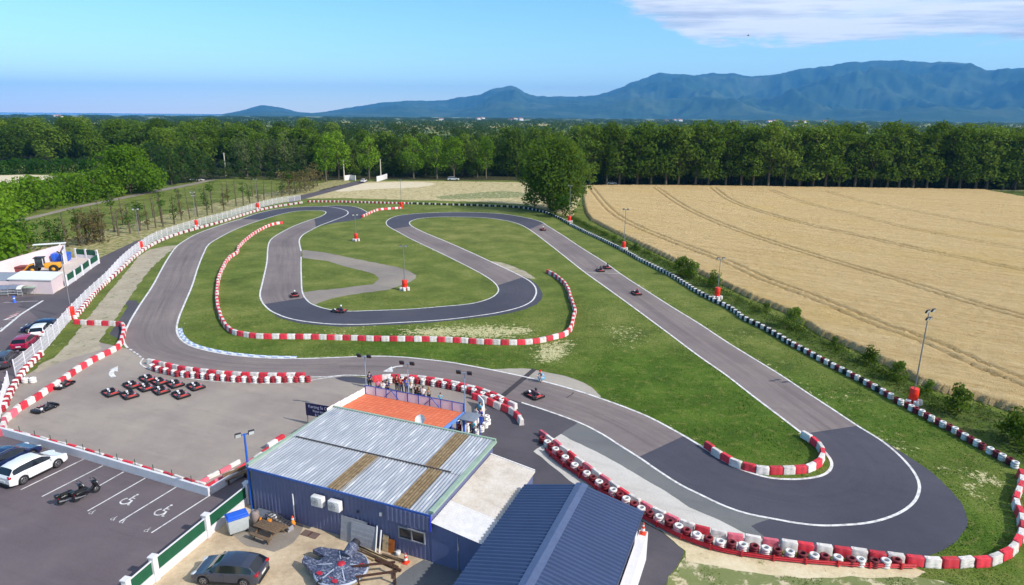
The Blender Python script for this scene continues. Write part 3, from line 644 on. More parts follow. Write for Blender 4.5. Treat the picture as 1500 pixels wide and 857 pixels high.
# red steel guard rail carrying the tyres
M_RSTEEL = mat('red_painted_steel', rgb(188,40,48), 0.45, var=0.2, scale=3)
gr = thing('guard_rail', 'low red steel guard rail in front of the tyre wall by the concrete slab', 'guard rail', (*G(1000,795), 0))
P = catmull(GP([(797,661),(815,678),(850,702),(880,724),(915,747),(960,772),(1000,792),(1050,809),(1105,819),(1165,826),(1230,831),(1290,834),(1342,835)]), False, 6)
P = [p - Vector(gr.location[:2]) for p in P]; P = resample(P, step=0.5)
b = MB()
for z, d in ((0.15, 0.0), (0.22, -0.06), (0.30, 0.0), (0.38, -0.06), (0.45, 0.0)): pass
zz = [(0.14, 0.0), (0.22, 0.06), (0.30, 0.0), (0.38, 0.06), (0.46, 0.0)]
R_ = [[(p.x, p.y, z) for p in offset(P, d)] for z, d in zz]
for A, Bq in zip(R_, R_[1:]): b.add(A + Bq, [(i, i+1, len(A)+i+1, len(A)+i) for i in range(len(A)-1)], 0, True)
b.add(R_[0] + [(p.x, p.y, 0.14) for p in offset(P, 0.45)], [(i, i+1, len(P)+i+1, len(P)+i) for i in range(len(P)-1)], 0)
b.build('rail', M_RSTEEL, gr)
for p, a in along(P, 2.0): MB().box((p.x, p.y, 0.24), (0.1, 0.08, 0.48), a).build('post', M_RSTEEL, gr)
# paddock wall, white
M_WWALL = mat('white_rendered_wall', rgb(214,212,216), 0.8, var=0.06, scale=1.2, bump=0.15)
def wall(name, px, h, w, m, label, z=0.0, gp=None, top=None):
    P = gp or [Vector(p) for p in GP(px)]
    A = offset(P, w/2); Bq = offset(P, -w/2)
    o = MB().poly([*A, *reversed(Bq)], 0, h).build(name, m); return tag(o, label, 'wall')
wall('low_wall', [(-60,620),(0,636),(100,664.5),(200,694.5),(307,726.5)], 0.72, 0.2, M_WWALL, 'long low white wall between the paddock and the parking bays')
wall('low_wall', [(308.5,724),(362,692),(414,654)], 0.62, 0.2, M_WWALL, 'low white wall running from the parking corner to the club house')
M_GPOST = mat('green_post_paint', rgb(58,78,62), 0.6)
WP = [Vector(p) for p in GP([(20,640),(100,663),(200,693),(295,722)])]
for p, a in along(WP, 2.05):
    tag(MB().tube([(p.x, p.y, 0.7), (p.x, p.y, 1.25)], 0.03, 6).build('wall_post', M_GPOST), 'thin dark green post standing on the long low white wall', 'post', 'posts on the paddock wall')
# ================================================================= WHITE MESH FENCE
M_FENCE = mat('white_fence_paint', rgb(222,220,226), 0.5, var=0.05)
def mesh_fence(px, label, h=1.9, pitch=2.55, name='mesh_fence', posts=True):
    P = [Vector(p) for p in GP(px)]; P = catmull(P, False, 6) if len(P) > 2 else P
    Q = [p for p, _ in along(P, pitch)]; o = thing(name, label, 'fence', (*Q[0], 0)); O = Q[0]
    near = sorted(range(len(Q)), key=lambda i: Q[i].length)[:95]; far_ = MB()
    for i, p in enumerate(Q):
        q = p - O; t = math.atan2(*(Q[min(i+1, len(Q)-1)] - Q[max(i-1, 0)]).yx)
        if i in near: MB().box((q.x, q.y, h/2+0.05), (0.09, 0.09, h+0.1), t, bev=0.012).build('post', M_FENCE, o)
        else: far_.box((q.x, q.y, h/2+0.05), (0.09, 0.09, h+0.1), t)
    if far_.v: tag(far_.build('far_posts', M_FENCE, o), kind='stuff')
    b = MB()
    for a, c in zip(Q, Q[1:]):
        a = a - O; c = c - O; t = math.atan2((c-a).y, (c-a).x); L = (c-a).length; n = max(3, int(L/0.14))
        for z in (0.12, 0.5, 0.95, 1.4, h-0.06):
            m_ = (a+c)/2; b.box((m_.x, m_.y, z), (L, 0.025, 0.03), t)
        for i in range(1, n):
            p = a.lerp(c, i/n); b.box((p.x, p.y, h/2+0.04), (0.028, 0.02, h-0.12), t)
    b.build('mesh_panel', M_FENCE, o); return o
mesh_fence([(15.5,558),(61,519),(100,473.5),(128,443),(157,415),(180,389),(205,367.5),(232,351),(290,331.5),(330,320.5),(378,305.5),(410,297.8),(441,293.5)], 'long white mesh fence running beside the road on the west edge of the circuit')
mesh_fence([(15.3,559),(4,600),(-3,632)], 'short white mesh fence with a low wall at the paddock corner by the parked cars', 1.5, 2.0)
# ================================================================= FLOODLIGHT MASTS
M_GALV = mat('galvanised_steel', rgb(150,152,158), 0.45, 0.6, var=0.1); M_LAMPB = mat('dark_lamp_housing', rgb(48,48,54), 0.5); M_LAMPG = mat('lamp_glass', rgb(210,212,214), 0.15, spec=0.6)
M_DRUM = mat('bright_red_drum', rgb(224,44,24), 0.45, var=0.08)
def mast(label, h, heads=2, drum=True, dh=1.9, m=M_GALV, r=0.075, group=None, base_z=0.0, spread=0.45, mglass=True):
    o = thing('floodlight_mast', label, 'floodlight', group=group)
    MB().tube([(0, 0, base_z), (0, 0, h*0.5), (0, 0, h)], [r, r*0.85, r*0.65], 8).build('pole', m, o)
    if drum:
        MB().lathe([(0, 0), (0.42, 0), (0.43, dh*0.33), (0.44, dh*0.34), (0.43, dh*0.36), (0.43, dh*0.66), (0.44, dh*0.67), (0.43, dh*0.69), (0.42, dh-0.03), (0.40, dh), (0.09, dh)], 18).build('drum', M_DRUM, o, 40)
    MB().box((0, 0, h-0.06), (spread*2, 0.06, 0.06)).build('crossbar', m, o)
    for s in ([-1, 1] if heads >= 2 else [1]):
        R = Matrix.Rotation(0.45, 3, 'X')
        f = MB().box((s*spread, -0.12, h+0.05), (0.42, 0.16, 0.36), rot=R, bev=0.02).build('floodlight', M_LAMPB, o)
        if mglass: MB().box(Vector((s*spread, -0.12, h+0.05)) + R @ Vector((0, -0.09, 0)), (0.36, 0.015, 0.30), rot=R).build('glass', M_LAMPG, f)
    if heads == 4:
        for s in (-1, 1):
            R = Matrix.Rotation(0.45, 3, 'X')
            f = MB().box((s*0.22, -0.1, h-0.75), (0.36, 0.16, 0.32), rot=R, bev=0.02).build('floodlight', M_LAMPB, o)
            MB().box(Vector((s*0.22, -0.1, h-0.75)) + R @ Vector((0, -0.09, 0)), (0.3, 0.015, 0.26), rot=R).build('glass', M_LAMPG, f)
    return o
MI = [(9.4,2,'beside the white fence and the parked cars',1.75),(8.6,2,'beside the white fence where the road narrows',1.8),(8.8,4,'beside the white fence half way up the west leg',1.8),(9,2,'beside the white fence nearest the far corner',1.9),(8.8,2,'on the far tyre wall above the short barrier',2.0),(6.0,2,'alone on the infield grass below the far corner',1.75),(7.4,2,'at the tip of the grey infield path',1.75),(10,2,'by the tyre wall under the big lone tree',1.8),(8.8,2,'by the tyre wall next to the two karts on the straight',1.8),(6.6,2,'by the tyre wall between round bushes at the wheat edge',1.9),(9.9,4,'by the tyre wall close to the near hairpin',1.75)]
for (x, y), (h, n, w, dh) in zip(MASTS, MI):
    o = mast(f'red footed floodlight mast {w}', h, n, True, dh); o.location = (*G(x, y), 0); o.rotation_euler = (0, 0, random.uniform(-0.6, 0.6)); 
    x0, y0 = G(x, y)
# blue pole at the corner of the club house
M_BLUEP = mat('bright_blue_paint', rgb(34,92,190), 0.4)
o = mast('bright blue lamp pole with two floodlights at the club house corner', 6.1, 2, False, m=M_BLUEP, r=0.10); o.location = (*B(-0.25, 0.05), 0); o.rotation_euler = (0, 0, 0.6)
# ================================================================= KARTS
M_KBLK = mat('black_kart_plastic', rgb(30,28,32), 0.4, var=0.2); M_KRED = mat('red_kart_panel', rgb(196,62,58), 0.45, var=0.1); M_KORG = mat('orange_red_kart_panel', rgb(222,104,84), 0.45, var=0.1); M_KSEAT = mat('grey_seat', rgb(58,56,60), 0.4); M_STEEL = mat('bare_steel', rgb(140,140,146), 0.35, 0.8); M_KWH = mat('white_panel', rgb(226,222,226), 0.45, var=0.05); M_KPNK = mat('pink_kart_panel', rgb(206,120,130), 0.45)
def kart(label, accent=M_KRED, rear=M_KRED):
    o = thing('go_kart', label, 'go-kart')
    b = MB(); b.box((0.05, 0, 0.075), (1.25, 0.62, 0.03))                     # floor tray and chassis tubes
    for s in (-1, 1): b.tube([(-0.75, s*0.33, 0.10), (0.2, s*0.34, 0.10), (0.62, s*0.2, 0.10), (0.9, s*0.18, 0.10)], 0.02, 6)
    b.tube([(-0.62, -0.62, 0.14), (-0.62, 0.62, 0.14)], 0.022, 6); b.tube([(0.52, -0.55, 0.13), (0.52, 0.55, 0.13)], 0.02, 6)
    b.build('chassis', M_STEEL, o)
    b = MB(); pts = [(1.02, -0.60), (1.10, -0.3), (1.12, 0), (1.10, 0.3), (1.02, 0.60), (0.80, 0.62), (0.78, 0.2), (0.78, -0.2), (0.80, -0.62)]
    b.poly(pts, 0.07, 0.27); b.poly([(x*0.985, y*0.9) for x, y in pts], 0.271, 0.31); b.build('front_fairing', M_KBLK, o)
    R = Matrix.Rotation(-0.7, 3, 'Y'); MB().box((0.66, 0, 0.36), (0.26, 0.22, 0.03), rot=R, bev=0.012).build('number_panel', M_KWH, o)
    for s in (-1, 1):
        sp = MB().box((-0.02, s*0.56, 0.19), (0.78, 0.24, 0.22), bev=0.05).build('side_pod', M_KBLK, o)
        MB().box((-0.02, s*0.56, 0.303), (0.52, 0.15, 0.012)).build('sticker', accent if s > 0 else M_KPNK, sp)
    rb = MB().box((-0.98, 0, 0.20), (0.14, 1.34, 0.24), bev=0.05).build('rear_bumper', M_KBLK, o)
    MB().box((-0.98, 0, 0.325), (0.10, 0.9, 0.012)).build('sticker', rear, rb)
    MB().box((-0.80, 0.02, 0.34), (0.16, 0.62, 0.08), bev=0.03).build('rear_cover', rear, o)
    b = MB(); prof = [(-0.50, 0.58), (-0.44, 0.42), (-0.36, 0.24), (-0.22, 0.15), (0.0, 0.15), (0.12, 0.22)]
    V = []; Fc = []
    for x, z in prof:
        for j, t in enumerate((-1, -0.75, 0, 0.75, 1)): V.append((x, t*0.2, z + (0.12 if abs(t) == 1 else 0.02 if t else 0)))
    for i in range(len(prof)-1):
        for j in range(4): a = i*5+j; Fc.append((a, a+5, a+6, a+1))
    b.add(V, Fc, 0, True); b.build('seat', M_KSEAT, o)
    b = MB(); b.tube([(0.55, 0, 0.15), (0.26, 0, 0.50)], 0.015, 6); n = 14; c = Vector((0.26, 0, 0.50)); Rm = Matrix.Rotation(-0.7, 3, 'Y')
    b.tube([c + Rm @ Vector((0.14*math.cos(2*PI*i/n), 0.16*math.sin(2*PI*i/n), 0)) for i in range(n+1)], 0.016, 6); b.build('steering_wheel', M_KBLK, o)
    b = MB(); b.box((-0.42, -0.36, 0.25), (0.30, 0.20, 0.24), bev=0.02); b.lathe([(0, -0.06), (0.09, -0.06), (0.09, 0.06), (0, 0.06)], 10, (-0.42, -0.48, 0.26), 0, 'Y'); b.tube([(-0.55, -0.4, 0.3), (-0.8, -0.42, 0.36), (-0.92, -0.3, 0.36)], 0.03, 6); b.build('engine', M_STEEL, o)
    MB().box((0.34, 0, 0.20), (0.24, 0.20, 0.20), bev=0.04).build('fuel_tank', M_KWH, o)
    for x, w, r in ((0.52, 0.13, 0.13), (-0.62, 0.20, 0.14)):
        for s in (-1, 1):
            wv = MB().lathe([(0.075, -w/2), (r-0.02, -w/2), (r, -w/2+0.025), (r, w/2-0.025), (r-0.02, w/2), (0.075, w/2)], 14, (x, s*0.60, r), 0, 'Y').build('wheel', M_TBLACK, o, 40)
            MB().lathe([(0, -w/2+0.015), (0.076, -w/2+0.015), (0.076, w/2-0.015), (0, w/2-0.015)], 10, (x, s*0.60, r), 0, 'Y').build('rim', M_STEEL, wv)
    b = MB()
    for s in (-1, 1): b.tube([(-0.6, s*0.72, 0.14), (-0.3, s*0.7, 0.12), (0.36, s*0.7, 0.12)], 0.02, 6)
    b.tube([(-0.92, -0.5, 0.30), (-0.92, 0.5, 0.30)], 0.02, 6); b.build('bumper_bar', M_KBLK, o)
    return o
KP = Proto(kart('black rental go-kart parked in the paddock')); HK = math.atan2(0.62, -0.78)
KPOS = [((211,552),'at the left end of the back row'),((226,555.5),'second in the back row'),((242.5,559),'third in the back row'),((259,562.5),None)]
parked = [((217,556.5),'at the upper left of the back row of the parked group'),((234,561),'in the middle of the back row of the parked group'),((257,564.5),'at the lower end of the back row of the parked group'),((287,568),'standing apart at the far right of the parked group'),((194,566),'at the upper left of the middle row of the parked group'),((214,569.5),'in the middle of the middle row of the parked group'),((236,574),'at the lower end of the middle row of the parked group'),((163,577),'at the left end of the parked group'),((190,580.5),'second from the left end of the parked group'),((265,580),'at the lower right front of the parked group')]
for (x, y), w in parked:
    KP.put((*G(x, y), 0.008), HK + random.uniform(-.07, .07), 'black and red go-kart ' + w, 'go-karts parked in the paddock', .95)
KP.put((*G(93,566), 0.008), HK + 0.9 + 1.2, 'black go-kart parked tight against the paddock barrier', 'go-karts parked in the paddock', .95)
dk = kart('plain black go-kart parked on its own near the paddock corner', M_KBLK, M_KBLK); dk.location = (*G(66,600), 0.008); dk.rotation_euler = (0, 0, HK + 1.9); dk.scale = (.98,)*3
# ================================================================= PEOPLE
def skin_obj(name, J, E, m, parent=None, sub=1, root=0):
    me = bpy.data.meshes.new(name); names = list(J); ix = {n: i for i, n in enumerate(names)}
    me.from_pydata([J[n][:3] for n in names], [(ix[a], ix[b]) for a, b in E], [])
    o = bpy.data.objects.new(name, me); COL.objects.link(o)
    o.modifiers.new('s', 'SKIN'); sd = o.modifiers.new('b', 'SUBSURF'); sd.levels = sub; sd.render_levels = sub
    for i, n in enumerate(names):
        r = J[n][3]; me.skin_vertices[0].data[i].radius = r if isinstance(r, tuple) else (r, r)
        me.skin_vertices[0].data[i].use_root = (i == root)
    dg = bpy.context.evaluated_depsgraph_get(); em = bpy.data.meshes.new_from_object(o.evaluated_get(dg)); em.name = name
    o.modifiers.clear(); o.data = em; bpy.data.meshes.remove(me)
    em.materials.clear(); em.materials.append(m); em.polygons.foreach_set('use_smooth', [True]*len(em.polygons))
    if parent: o.parent = parent
    return o
def ball(name, c, r, m, parent, n=10):
    b = MB(); b.lathe([(max(0.001, r[0]*math.sin(PI*i/n)), -r[2]*math.cos(PI*i/n)) for i in range(n+1)], 14)
    b.v = [(v[0] + c[0], v[1]*r[1]/r[0] + c[1], v[2] + c[2]) for v in b.v]; return b.build(name, m, parent)
M_SKIN = mat('skin', rgb(206,156,128), 0.55, var=0.06)
def cloth(r, g, b): return mat('cloth', rgb(r, g, b), 0.85, var=0.12, scale=9, bump=0.2)
M_HAIR = mat('dark_hair', rgb(46,36,30), 0.6, var=0.2); M_FAIR = mat('fair_hair', rgb(150,116,74), 0.6, var=0.15)
M_JEAN = cloth(52,62,96); M_BLKC = cloth(36,36,40); M_SHOE = mat('shoe', rgb(40,38,38), 0.6)
POSES = {
 'stand': dict(armR=((.22, .02, 1.16), (.24, .06, .90), (.24, .10, .82)), armL=((-.22, .02, 1.16), (-.25, .05, .90), (-.25, .08, .82)), legR=((.10, .02, .50), (.11, 0, .08), (.12, .14, .04)), legL=((-.10, .02, .50), (-.11, -.01, .08), (-.13, .13, .04))),
 'lean': dict(armR=((.24, .12, 1.16), (.20, .34, 1.05), (.16, .42, 1.04)), armL=((-.24, .12, 1.16), (-.20, .34, 1.05), (-.16, .42, 1.04)), legR=((.10, .05, .50), (.12, -.06, .08), (.13, .08, .04)), legL=((-.10, .0, .50), (-.12, .06, .08), (-.13, .2, .04))),
 'hip': dict(armR=((.33, -.04, 1.18), (.19, .07, 1.02), (.15, .10, 1.0)), armL=((-.22, .04, 1.16), (-.18, .26, 1.22), (-.14, .34, 1.28)), legR=((.12, .02, .50), (.15, 0, .08), (.17, .14, .04)), legL=((-.10, .04, .50), (-.12, .02, .08), (-.15, .16, .04))),
}
def person(label, pose, shirt, trousers, hair=M_HAIR, h=1.0, cap=None, sleeve=True, longhair=False):
    q = POSES[pose]; o = thing('person', label, 'person')
    J = {'pelvis': (0, 0, .93, (.15, .11)), 'waist': (0, -.01, 1.08, (.14, .10)), 'chest': (0, .0, 1.28, (.165, .115)), 'neck': (0, .01, 1.47, (.058, .058)), 'jaw': (0, .03, 1.56, (.068, .075)), 'head': (0, .035, 1.65, (.080, .098)), 'top': (0, .025, 1.725, (.062, .078))}
    E = [('pelvis', 'waist'), ('waist', 'chest'), ('chest', 'neck'), ('neck', 'jaw'), ('jaw', 'head'), ('head', 'top')]
    for s, k in ((1, 'R'), (-1, 'L')):
        a = q['arm' + k]; l = q['leg' + k]
        J['sh'+k] = (s*.19, 0, 1.40, .062); J['el'+k] = (*a[0], .045); J['wr'+k] = (*a[1], .033); J['ha'+k] = (*a[2], (.042, .024))
        J['hip'+k] = (s*.095, 0, .88, .098); J['kn'+k] = (*l[0], .066); J['an'+k] = (*l[1], .044); J['to'+k] = (*l[2], .04)
        E += [('chest', 'sh'+k), ('sh'+k, 'el'+k), ('el'+k, 'wr'+k), ('wr'+k, 'ha'+k), ('pelvis', 'hip'+k), ('hip'+k, 'kn'+k), ('kn'+k, 'an'+k), ('an'+k, 'to'+k)]
    b = skin_obj('body', J, E, M_SKIN, o)
    for k in 'RL':                                                            # five fingers on each hand
        wv, hv = Vector(J['wr'+k][:3]), Vector(J['ha'+k][:3]); d = (hv - wv).normalized(); sd = d.cross(Vector((0, 1, 0.2))).normalized()
        f = MB()
        for i in range(4): f.tube([hv + sd*(i-1.5)*.019, hv + sd*(i-1.5)*.021 + d*.05, hv + sd*(i-1.5)*.02 + d*(.085 - abs(i-1.3)*.01) + Vector((0, .012, 0))], [.010, .009, .007], 5)
        f.tube([wv.lerp(hv, .5) + sd*.03, hv + sd*.055, hv + sd*.06 + d*.03], [.011, .010, .008], 5); f.build('hand', M_SKIN, o)
    S = {k: v for k, v in J.items() if k in ('pelvis', 'waist', 'chest')}
    S = {'waist': (0, -.01, 1.08, (.163, .122)), 'pelvis': (0, 0, .93, (.172, .132)), 'chest': (0, 0, 1.28, (.185, .135)), 'nk': (0, .0, 1.43, (.09, .085))}
    E2 = [('waist', 'pelvis'), ('waist', 'chest'), ('chest', 'nk')]
    for s, k in ((1, 'R'), (-1, 'L')):
        sh, el = Vector(J['sh'+k][:3]), Vector(J['el'+k][:3]); e = sh.lerp(el, .75)
        S['sh'+k] = (*sh, .078); S['sl'+k] = (*e, .066); E2 += [('chest', 'sh'+k), ('sh'+k, 'sl'+k)]
    skin_obj('shirt', S, E2, shirt, o)
    T = {'p': (0, 0, .93, (.166, .126))}; E3 = []
    for s, k in ((1, 'R'), (-1, 'L')):
        T['h'+k] = (s*.1, 0, .86, .112); T['k'+k] = (*J['kn'+k][:3], .083); a = Vector(J['an'+k][:3]); T['a'+k] = (a.x, a.y, a.z+.04, .066)
        E3 += [('p', 'h'+k), ('h'+k, 'k'+k), ('k'+k, 'a'+k)]
    skin_obj('trousers', T, E3, trousers, o)
    for k in 'RL':
        a, t = Vector(J['an'+k][:3]), Vector(J['to'+k][:3]); MB().box(((a.x+t.x)/2, (a.y+t.y)/2+.02, .045), (.10, .27, .09), math.atan2(-(t-a).x, (t-a).y), bev=.03).build('shoe', M_SHOE, o)
    f = MB(); f.box((0, .135, 1.635), (.022, .04, .045), bev=.008); f.build('nose', M_SKIN, o)
    for s in (-1, 1):
        ball('eye', (s*.034, .122, 1.655), (.012, .008, .008), M_BLKC, o, 6); ball('ear', (s*.084, .03, 1.64), (.012, .024, .034), M_SKIN, o, 6)
    MB().box((0, .118, 1.575), (.05, .012, .010)).build('mouth', mat('lips', rgb(150,84,80), .6), o)
    if cap: ball('cap', (0, .03, 1.70), (.098, .115, .075), cap, o); MB().box((0, .15, 1.70), (.13, .10, .012), bev=.004).build('cap_peak', cap, o)
    else: ball('hair', (0, .008, 1.688), (.095, .108, .090), hair, o)
    if longhair: MB().box((0, -.07, 1.55), (.17, .06, .26), bev=.025).build('long_hair', hair, o)
    o.scale = (h,)*3; return o
def driver(suit, helmet):
    """seated kart driver, origin at the kart's origin"""
    o = thing('person', 'kart driver', 'person')
    J = {'pelvis': (-.25, 0, .28, (.16, .12)), 'waist': (-.31, 0, .42, (.14, .11)), 'chest': (-.36, 0, .60, (.17, .12)), 'neck': (-.36, 0, .78, (.06, .06)), 'head': (-.33, 0, .92, (.085, .095))}
    E = [('pelvis', 'waist'), ('waist', 'chest'), ('chest', 'neck'), ('neck', 'head')]
    for s, k in ((1, 'L'), (-1, 'R')):
        J.update({'sh'+k: (-.35, s*.19, .72, .066), 'el'+k: (-.12, s*.28, .54, .05), 'wr'+k: (.16, s*.17, .54, .036), 'ha'+k: (.25, s*.15, .53, .04), 'hip'+k: (-.18, s*.11, .25, .095), 'kn'+k: (.20, s*.19, .44, .07), 'an'+k: (.56, s*.14, .20, .05), 'to'+k: (.66, s*.14, .28, .042)})
        E += [('chest', 'sh'+k), ('sh'+k, 'el'+k), ('el'+k, 'wr'+k), ('wr'+k, 'ha'+k), ('pelvis', 'hip'+k), ('hip'+k, 'kn'+k), ('kn'+k, 'an'+k), ('an'+k, 'to'+k)]
    skin_obj('body', J, E, suit, o)
    hp = ball('helmet', (-.33, 0, .96), (.15, .14, .155), helmet, o, 12); MB().box((-.205, 0, .965), (.06, .20, .075), bev=.02).build('visor', M_LAMPB, hp)
    g = MB()
    for s in (-1, 1):
        for i in range(4): g.tube([(.25, s*.15, .545-.02*i), (.285, s*.14, .54-.02*i), (.29, s*.115, .535-.02*i)], [.011, .010, .009], 5)
        g.tube([(.23, s*.14, .56), (.25, s*.11, .565)], [.012, .010], 5)
    g.build('glove', M_BLKC, o); return o
C_RED, C_BLUE, C_WHITE, C_PINK, C_BLACK, C_TURQ, C_GREY, C_DRED, C_LBLUE, C_NAVY = cloth(200,32,36), cloth(40,82,180), cloth(226,224,226), cloth(222,112,150), cloth(38,38,46), cloth(70,180,206), cloth(140,132,126), cloth(118,30,36), cloth(128,176,206), cloth(40,48,92)
H_W, H_B, H_R = [mat('helmet_paint', rgb(*c), .25, coat=.5) for c in ((224,222,222), (40,40,48), (196,50,54))]
SUITS = [cloth(70,50,60), cloth(60,60,84), cloth(132,60,72), cloth(48,44,50), cloth(90,84,92), cloth(60,48,62), cloth(96,70,84)]
def head_px(a, b): 
    p, q = Vector(G(*a)), Vector(G(*b)); return math.atan2((q-p).y, (q-p).x)
RACE = [((432,434),(430,410),'go-kart with helmeted driver climbing the inner straight past the grey path','driver in a dark red suit and white helmet on the inner straight'),
 ((497,457),(470,455),'go-kart with helmeted driver at the bottom of the inner bend','driver in a blue grey suit and white helmet in the inner bend'),
 ((795,337.5),(770,322),'go-kart leaving the top bend alone','driver with white helmet alone at the top bend'),
 ((879,397.5),(860,382),'go-kart on the inside of the pair racing along the back straight','driver in black on the inside of the racing pair'),
 ((889,393),(870,378),'go-kart on the outside of the pair racing along the back straight','driver in grey on the outside of the racing pair'),
 ((932,431),(905,410),'go-kart chasing the pair down the back straight','driver in a pinkish suit in the chasing kart'),
 ((782,581),(740,560),'go-kart crossing the track just after the start line strip','driver in dark overalls just past the start line strip')]
for i, (p, to, kl, dl) in enumerate(RACE):
    a = head_px(p, to); loc = (*G(*p), 0.028)
    kk = KP.put(loc, a, 'black and red ' + kl, 'go-karts racing on the track', .98)
    d = driver(SUITS[i], (H_W, H_W, H_W, H_B, H_B, H_R, H_B)[i]); d.location = loc; d.rotation_euler = (0, 0, a); d.scale = (.98,)*3
    tag(d, dl, 'person', 'kart drivers on the track')
def put_person(o, px, z, face_px, zb=0.0):
    x, y = G(px[0], px[1], z); fx, fy = G(*face_px); o.location = (x, y, zb); o.rotation_euler = (0, 0, math.atan2(fy-y, fx-x) - PI/2); return o
SPECT = [((553,559),'stand',C_PINK,M_JEAN,M_FAIR,'person in a pink top behind the terrace railing by the first lamp pole',.9,True),
 ((561,562),'lean',C_WHITE,M_JEAN,M_HAIR,'person in a white shirt beside the one in pink behind the railing',.97,False),
 ((567,560),'hip',C_NAVY,M_BLKC,M_HAIR,'person in a navy top next to the white shirt behind the railing',1.0,False),
 ((581,553.5),'stand',C_DRED,M_BLKC,M_HAIR,'person in dark red leaning close to the tyre wall',1.02,False),
 ((587,556),'hip',C_RED,M_JEAN,M_HAIR,'person in a bright red shirt in the middle of the spectators',1.03,False),
 ((595.5,557),'stand',C_BLUE,M_JEAN,M_HAIR,'person in a bright blue shirt beside the red shirt',1.06,False),
 ((601.5,563),'lean',C_WHITE,M_BLKC,M_FAIR,'small person in white just right of the blue shirt',.8,True),
 ((609,567),'lean',C_BLACK,M_BLKC,M_HAIR,'person in black crouched near the middle lamp pole',.95,False),
 ((614,569),'stand',C_BLACK,M_JEAN,M_HAIR,'second person in black left of the white T-shirt',.9,False),
 ((619.5,570),'hip',C_WHITE,M_JEAN,M_HAIR,'person in a white T-shirt right of the middle lamp pole',1.0,False),
 ((628,570.5),'lean',C_GREY,M_BLKC,M_FAIR,'person in a grey brown top right of the white T-shirt',.96,True),
 ((645,579),'lean',C_TURQ,M_JEAN,M_HAIR,'person in turquoise at the railing near the white table',.85,False)]
for p, ps, sh, tr, hr, lb, h, lh in SPECT:
    put_person(person(lb, ps, sh, tr, hr, h, None, True, lh), p, 1.45*h, (p[0]+12, 535))
put_person(person('person in a dark navy shirt standing by the first terrace lamp pole', 'stand', C_NAVY, M_BLKC, M_HAIR, 1.05), (541,549), 1.5, (560,520))
for p, ps, sh, tr, lb, h in [((703,594),'stand',C_TURQ,M_JEAN,'person in a turquoise top at the outer edge of the waiting area',.97),((704,603),'hip',C_BLUE,C_BLUE,'person in blue overalls in the waiting area',1.0),((697,601),'lean',C_WHITE,M_JEAN,'person in a white top at the waiting area wall',.95),((688,613),'stand',C_RED,M_BLKC,'person in a red top under the terrace roof',1.0),((693,620),'hip',C_TURQ,M_JEAN,'person in pale turquoise sitting at the waiting area rail',.92),((673,622),'stand',C_DRED,M_BLKC,'person in dark red half hidden under the terrace roof',1.0)]:
    put_person(person(lb, ps, sh, tr, M_HAIR, h), p, 1.4*h, (760,590))
# trackside marshal crouching on the pale apron
o = thing('person', 'person in a red cap and pale blue top crouching on the trackside apron', 'person')
J = {'pelvis': (0, -.18, .34, (.16, .13)), 'waist': (0, -.13, .50, (.14, .11)), 'chest': (0, -.02, .68, (.165, .12)), 'neck': (0, .08, .84, .058), 'jaw': (0, .13, .92, (.068, .075)), 'head': (0, .14, 1.0, (.08, .098)), 'top': (0, .13, 1.07, (.06, .078))}
E = [('pelvis', 'waist'), ('waist', 'chest'), ('chest', 'neck'), ('neck', 'jaw'), ('jaw', 'head'), ('head', 'top')]
for s, k in ((1, 'R'), (-1, 'L')):
    J.update({'sh'+k: (s*.19, .02, .78, .062), 'el'+k: (s*.25, .2, .58, .045), 'wr'+k: (s*.16, .40, .58, .034), 'ha'+k: (s*.12, .48, .60, .042), 'hip'+k: (s*.11, -.12, .34, .1), 'kn'+k: (s*.19, .28, .50, .07), 'an'+k: (s*.15, .02, .09, .046), 'to'+k: (s*.17, .18, .045, .042)})
    E += [('chest', 'sh'+k), ('sh'+k, 'el'+k), ('el'+k, 'wr'+k), ('wr'+k, 'ha'+k), ('pelvis', 'hip'+k), ('hip'+k, 'kn'+k), ('kn'+k, 'an'+k), ('an'+k, 'to'+k)]
skin_obj('body', J, E, M_SKIN, o)
skin_obj('shirt', {'w': (0, -.14, .48, (.165, .13)), 'p': (0, -.18, .38, (.17, .14)), 'c': (0, -.02, .68, (.185, .135)), 'n': (0, .05, .80, .085), 'a': (.19, .02, .78, .078), 'b': (-.19, .02, .78, .078), 'd': (.235, .15, .63, .064), 'e': (-.235, .15, .63, .064)}, [('w', 'p'), ('w', 'c'), ('c', 'n'), ('c', 'a'), ('c', 'b'), ('a', 'd'), ('b', 'e')], C_LBLUE, o)
skin_obj('trousers', {'p': (0, -.18, .34, (.168, .135)), 'a': (.11, -.12, .34, .115), 'b': (-.11, -.12, .34, .115), 'c': (.19, .28, .50, .086), 'd': (-.19, .28, .50, .086), 'e': (.15, .04, .13, .062), 'f': (-.15, .04, .13, .062)}, [('p', 'a'), ('p', 'b'), ('a', 'c'), ('b', 'd'), ('c', 'e'), ('d', 'f')], C_LBLUE, o)
ball('cap', (0, .14, 1.06), (.1, .12, .08), C_RED, o); MB().box((0, .27, 1.04), (.13, .10, .012), bev=.004).build('cap_peak', C_RED, o)
put_person(o, (793,555.5), 0.3, (740,580), 0.015); o.scale = (1.25,)*3
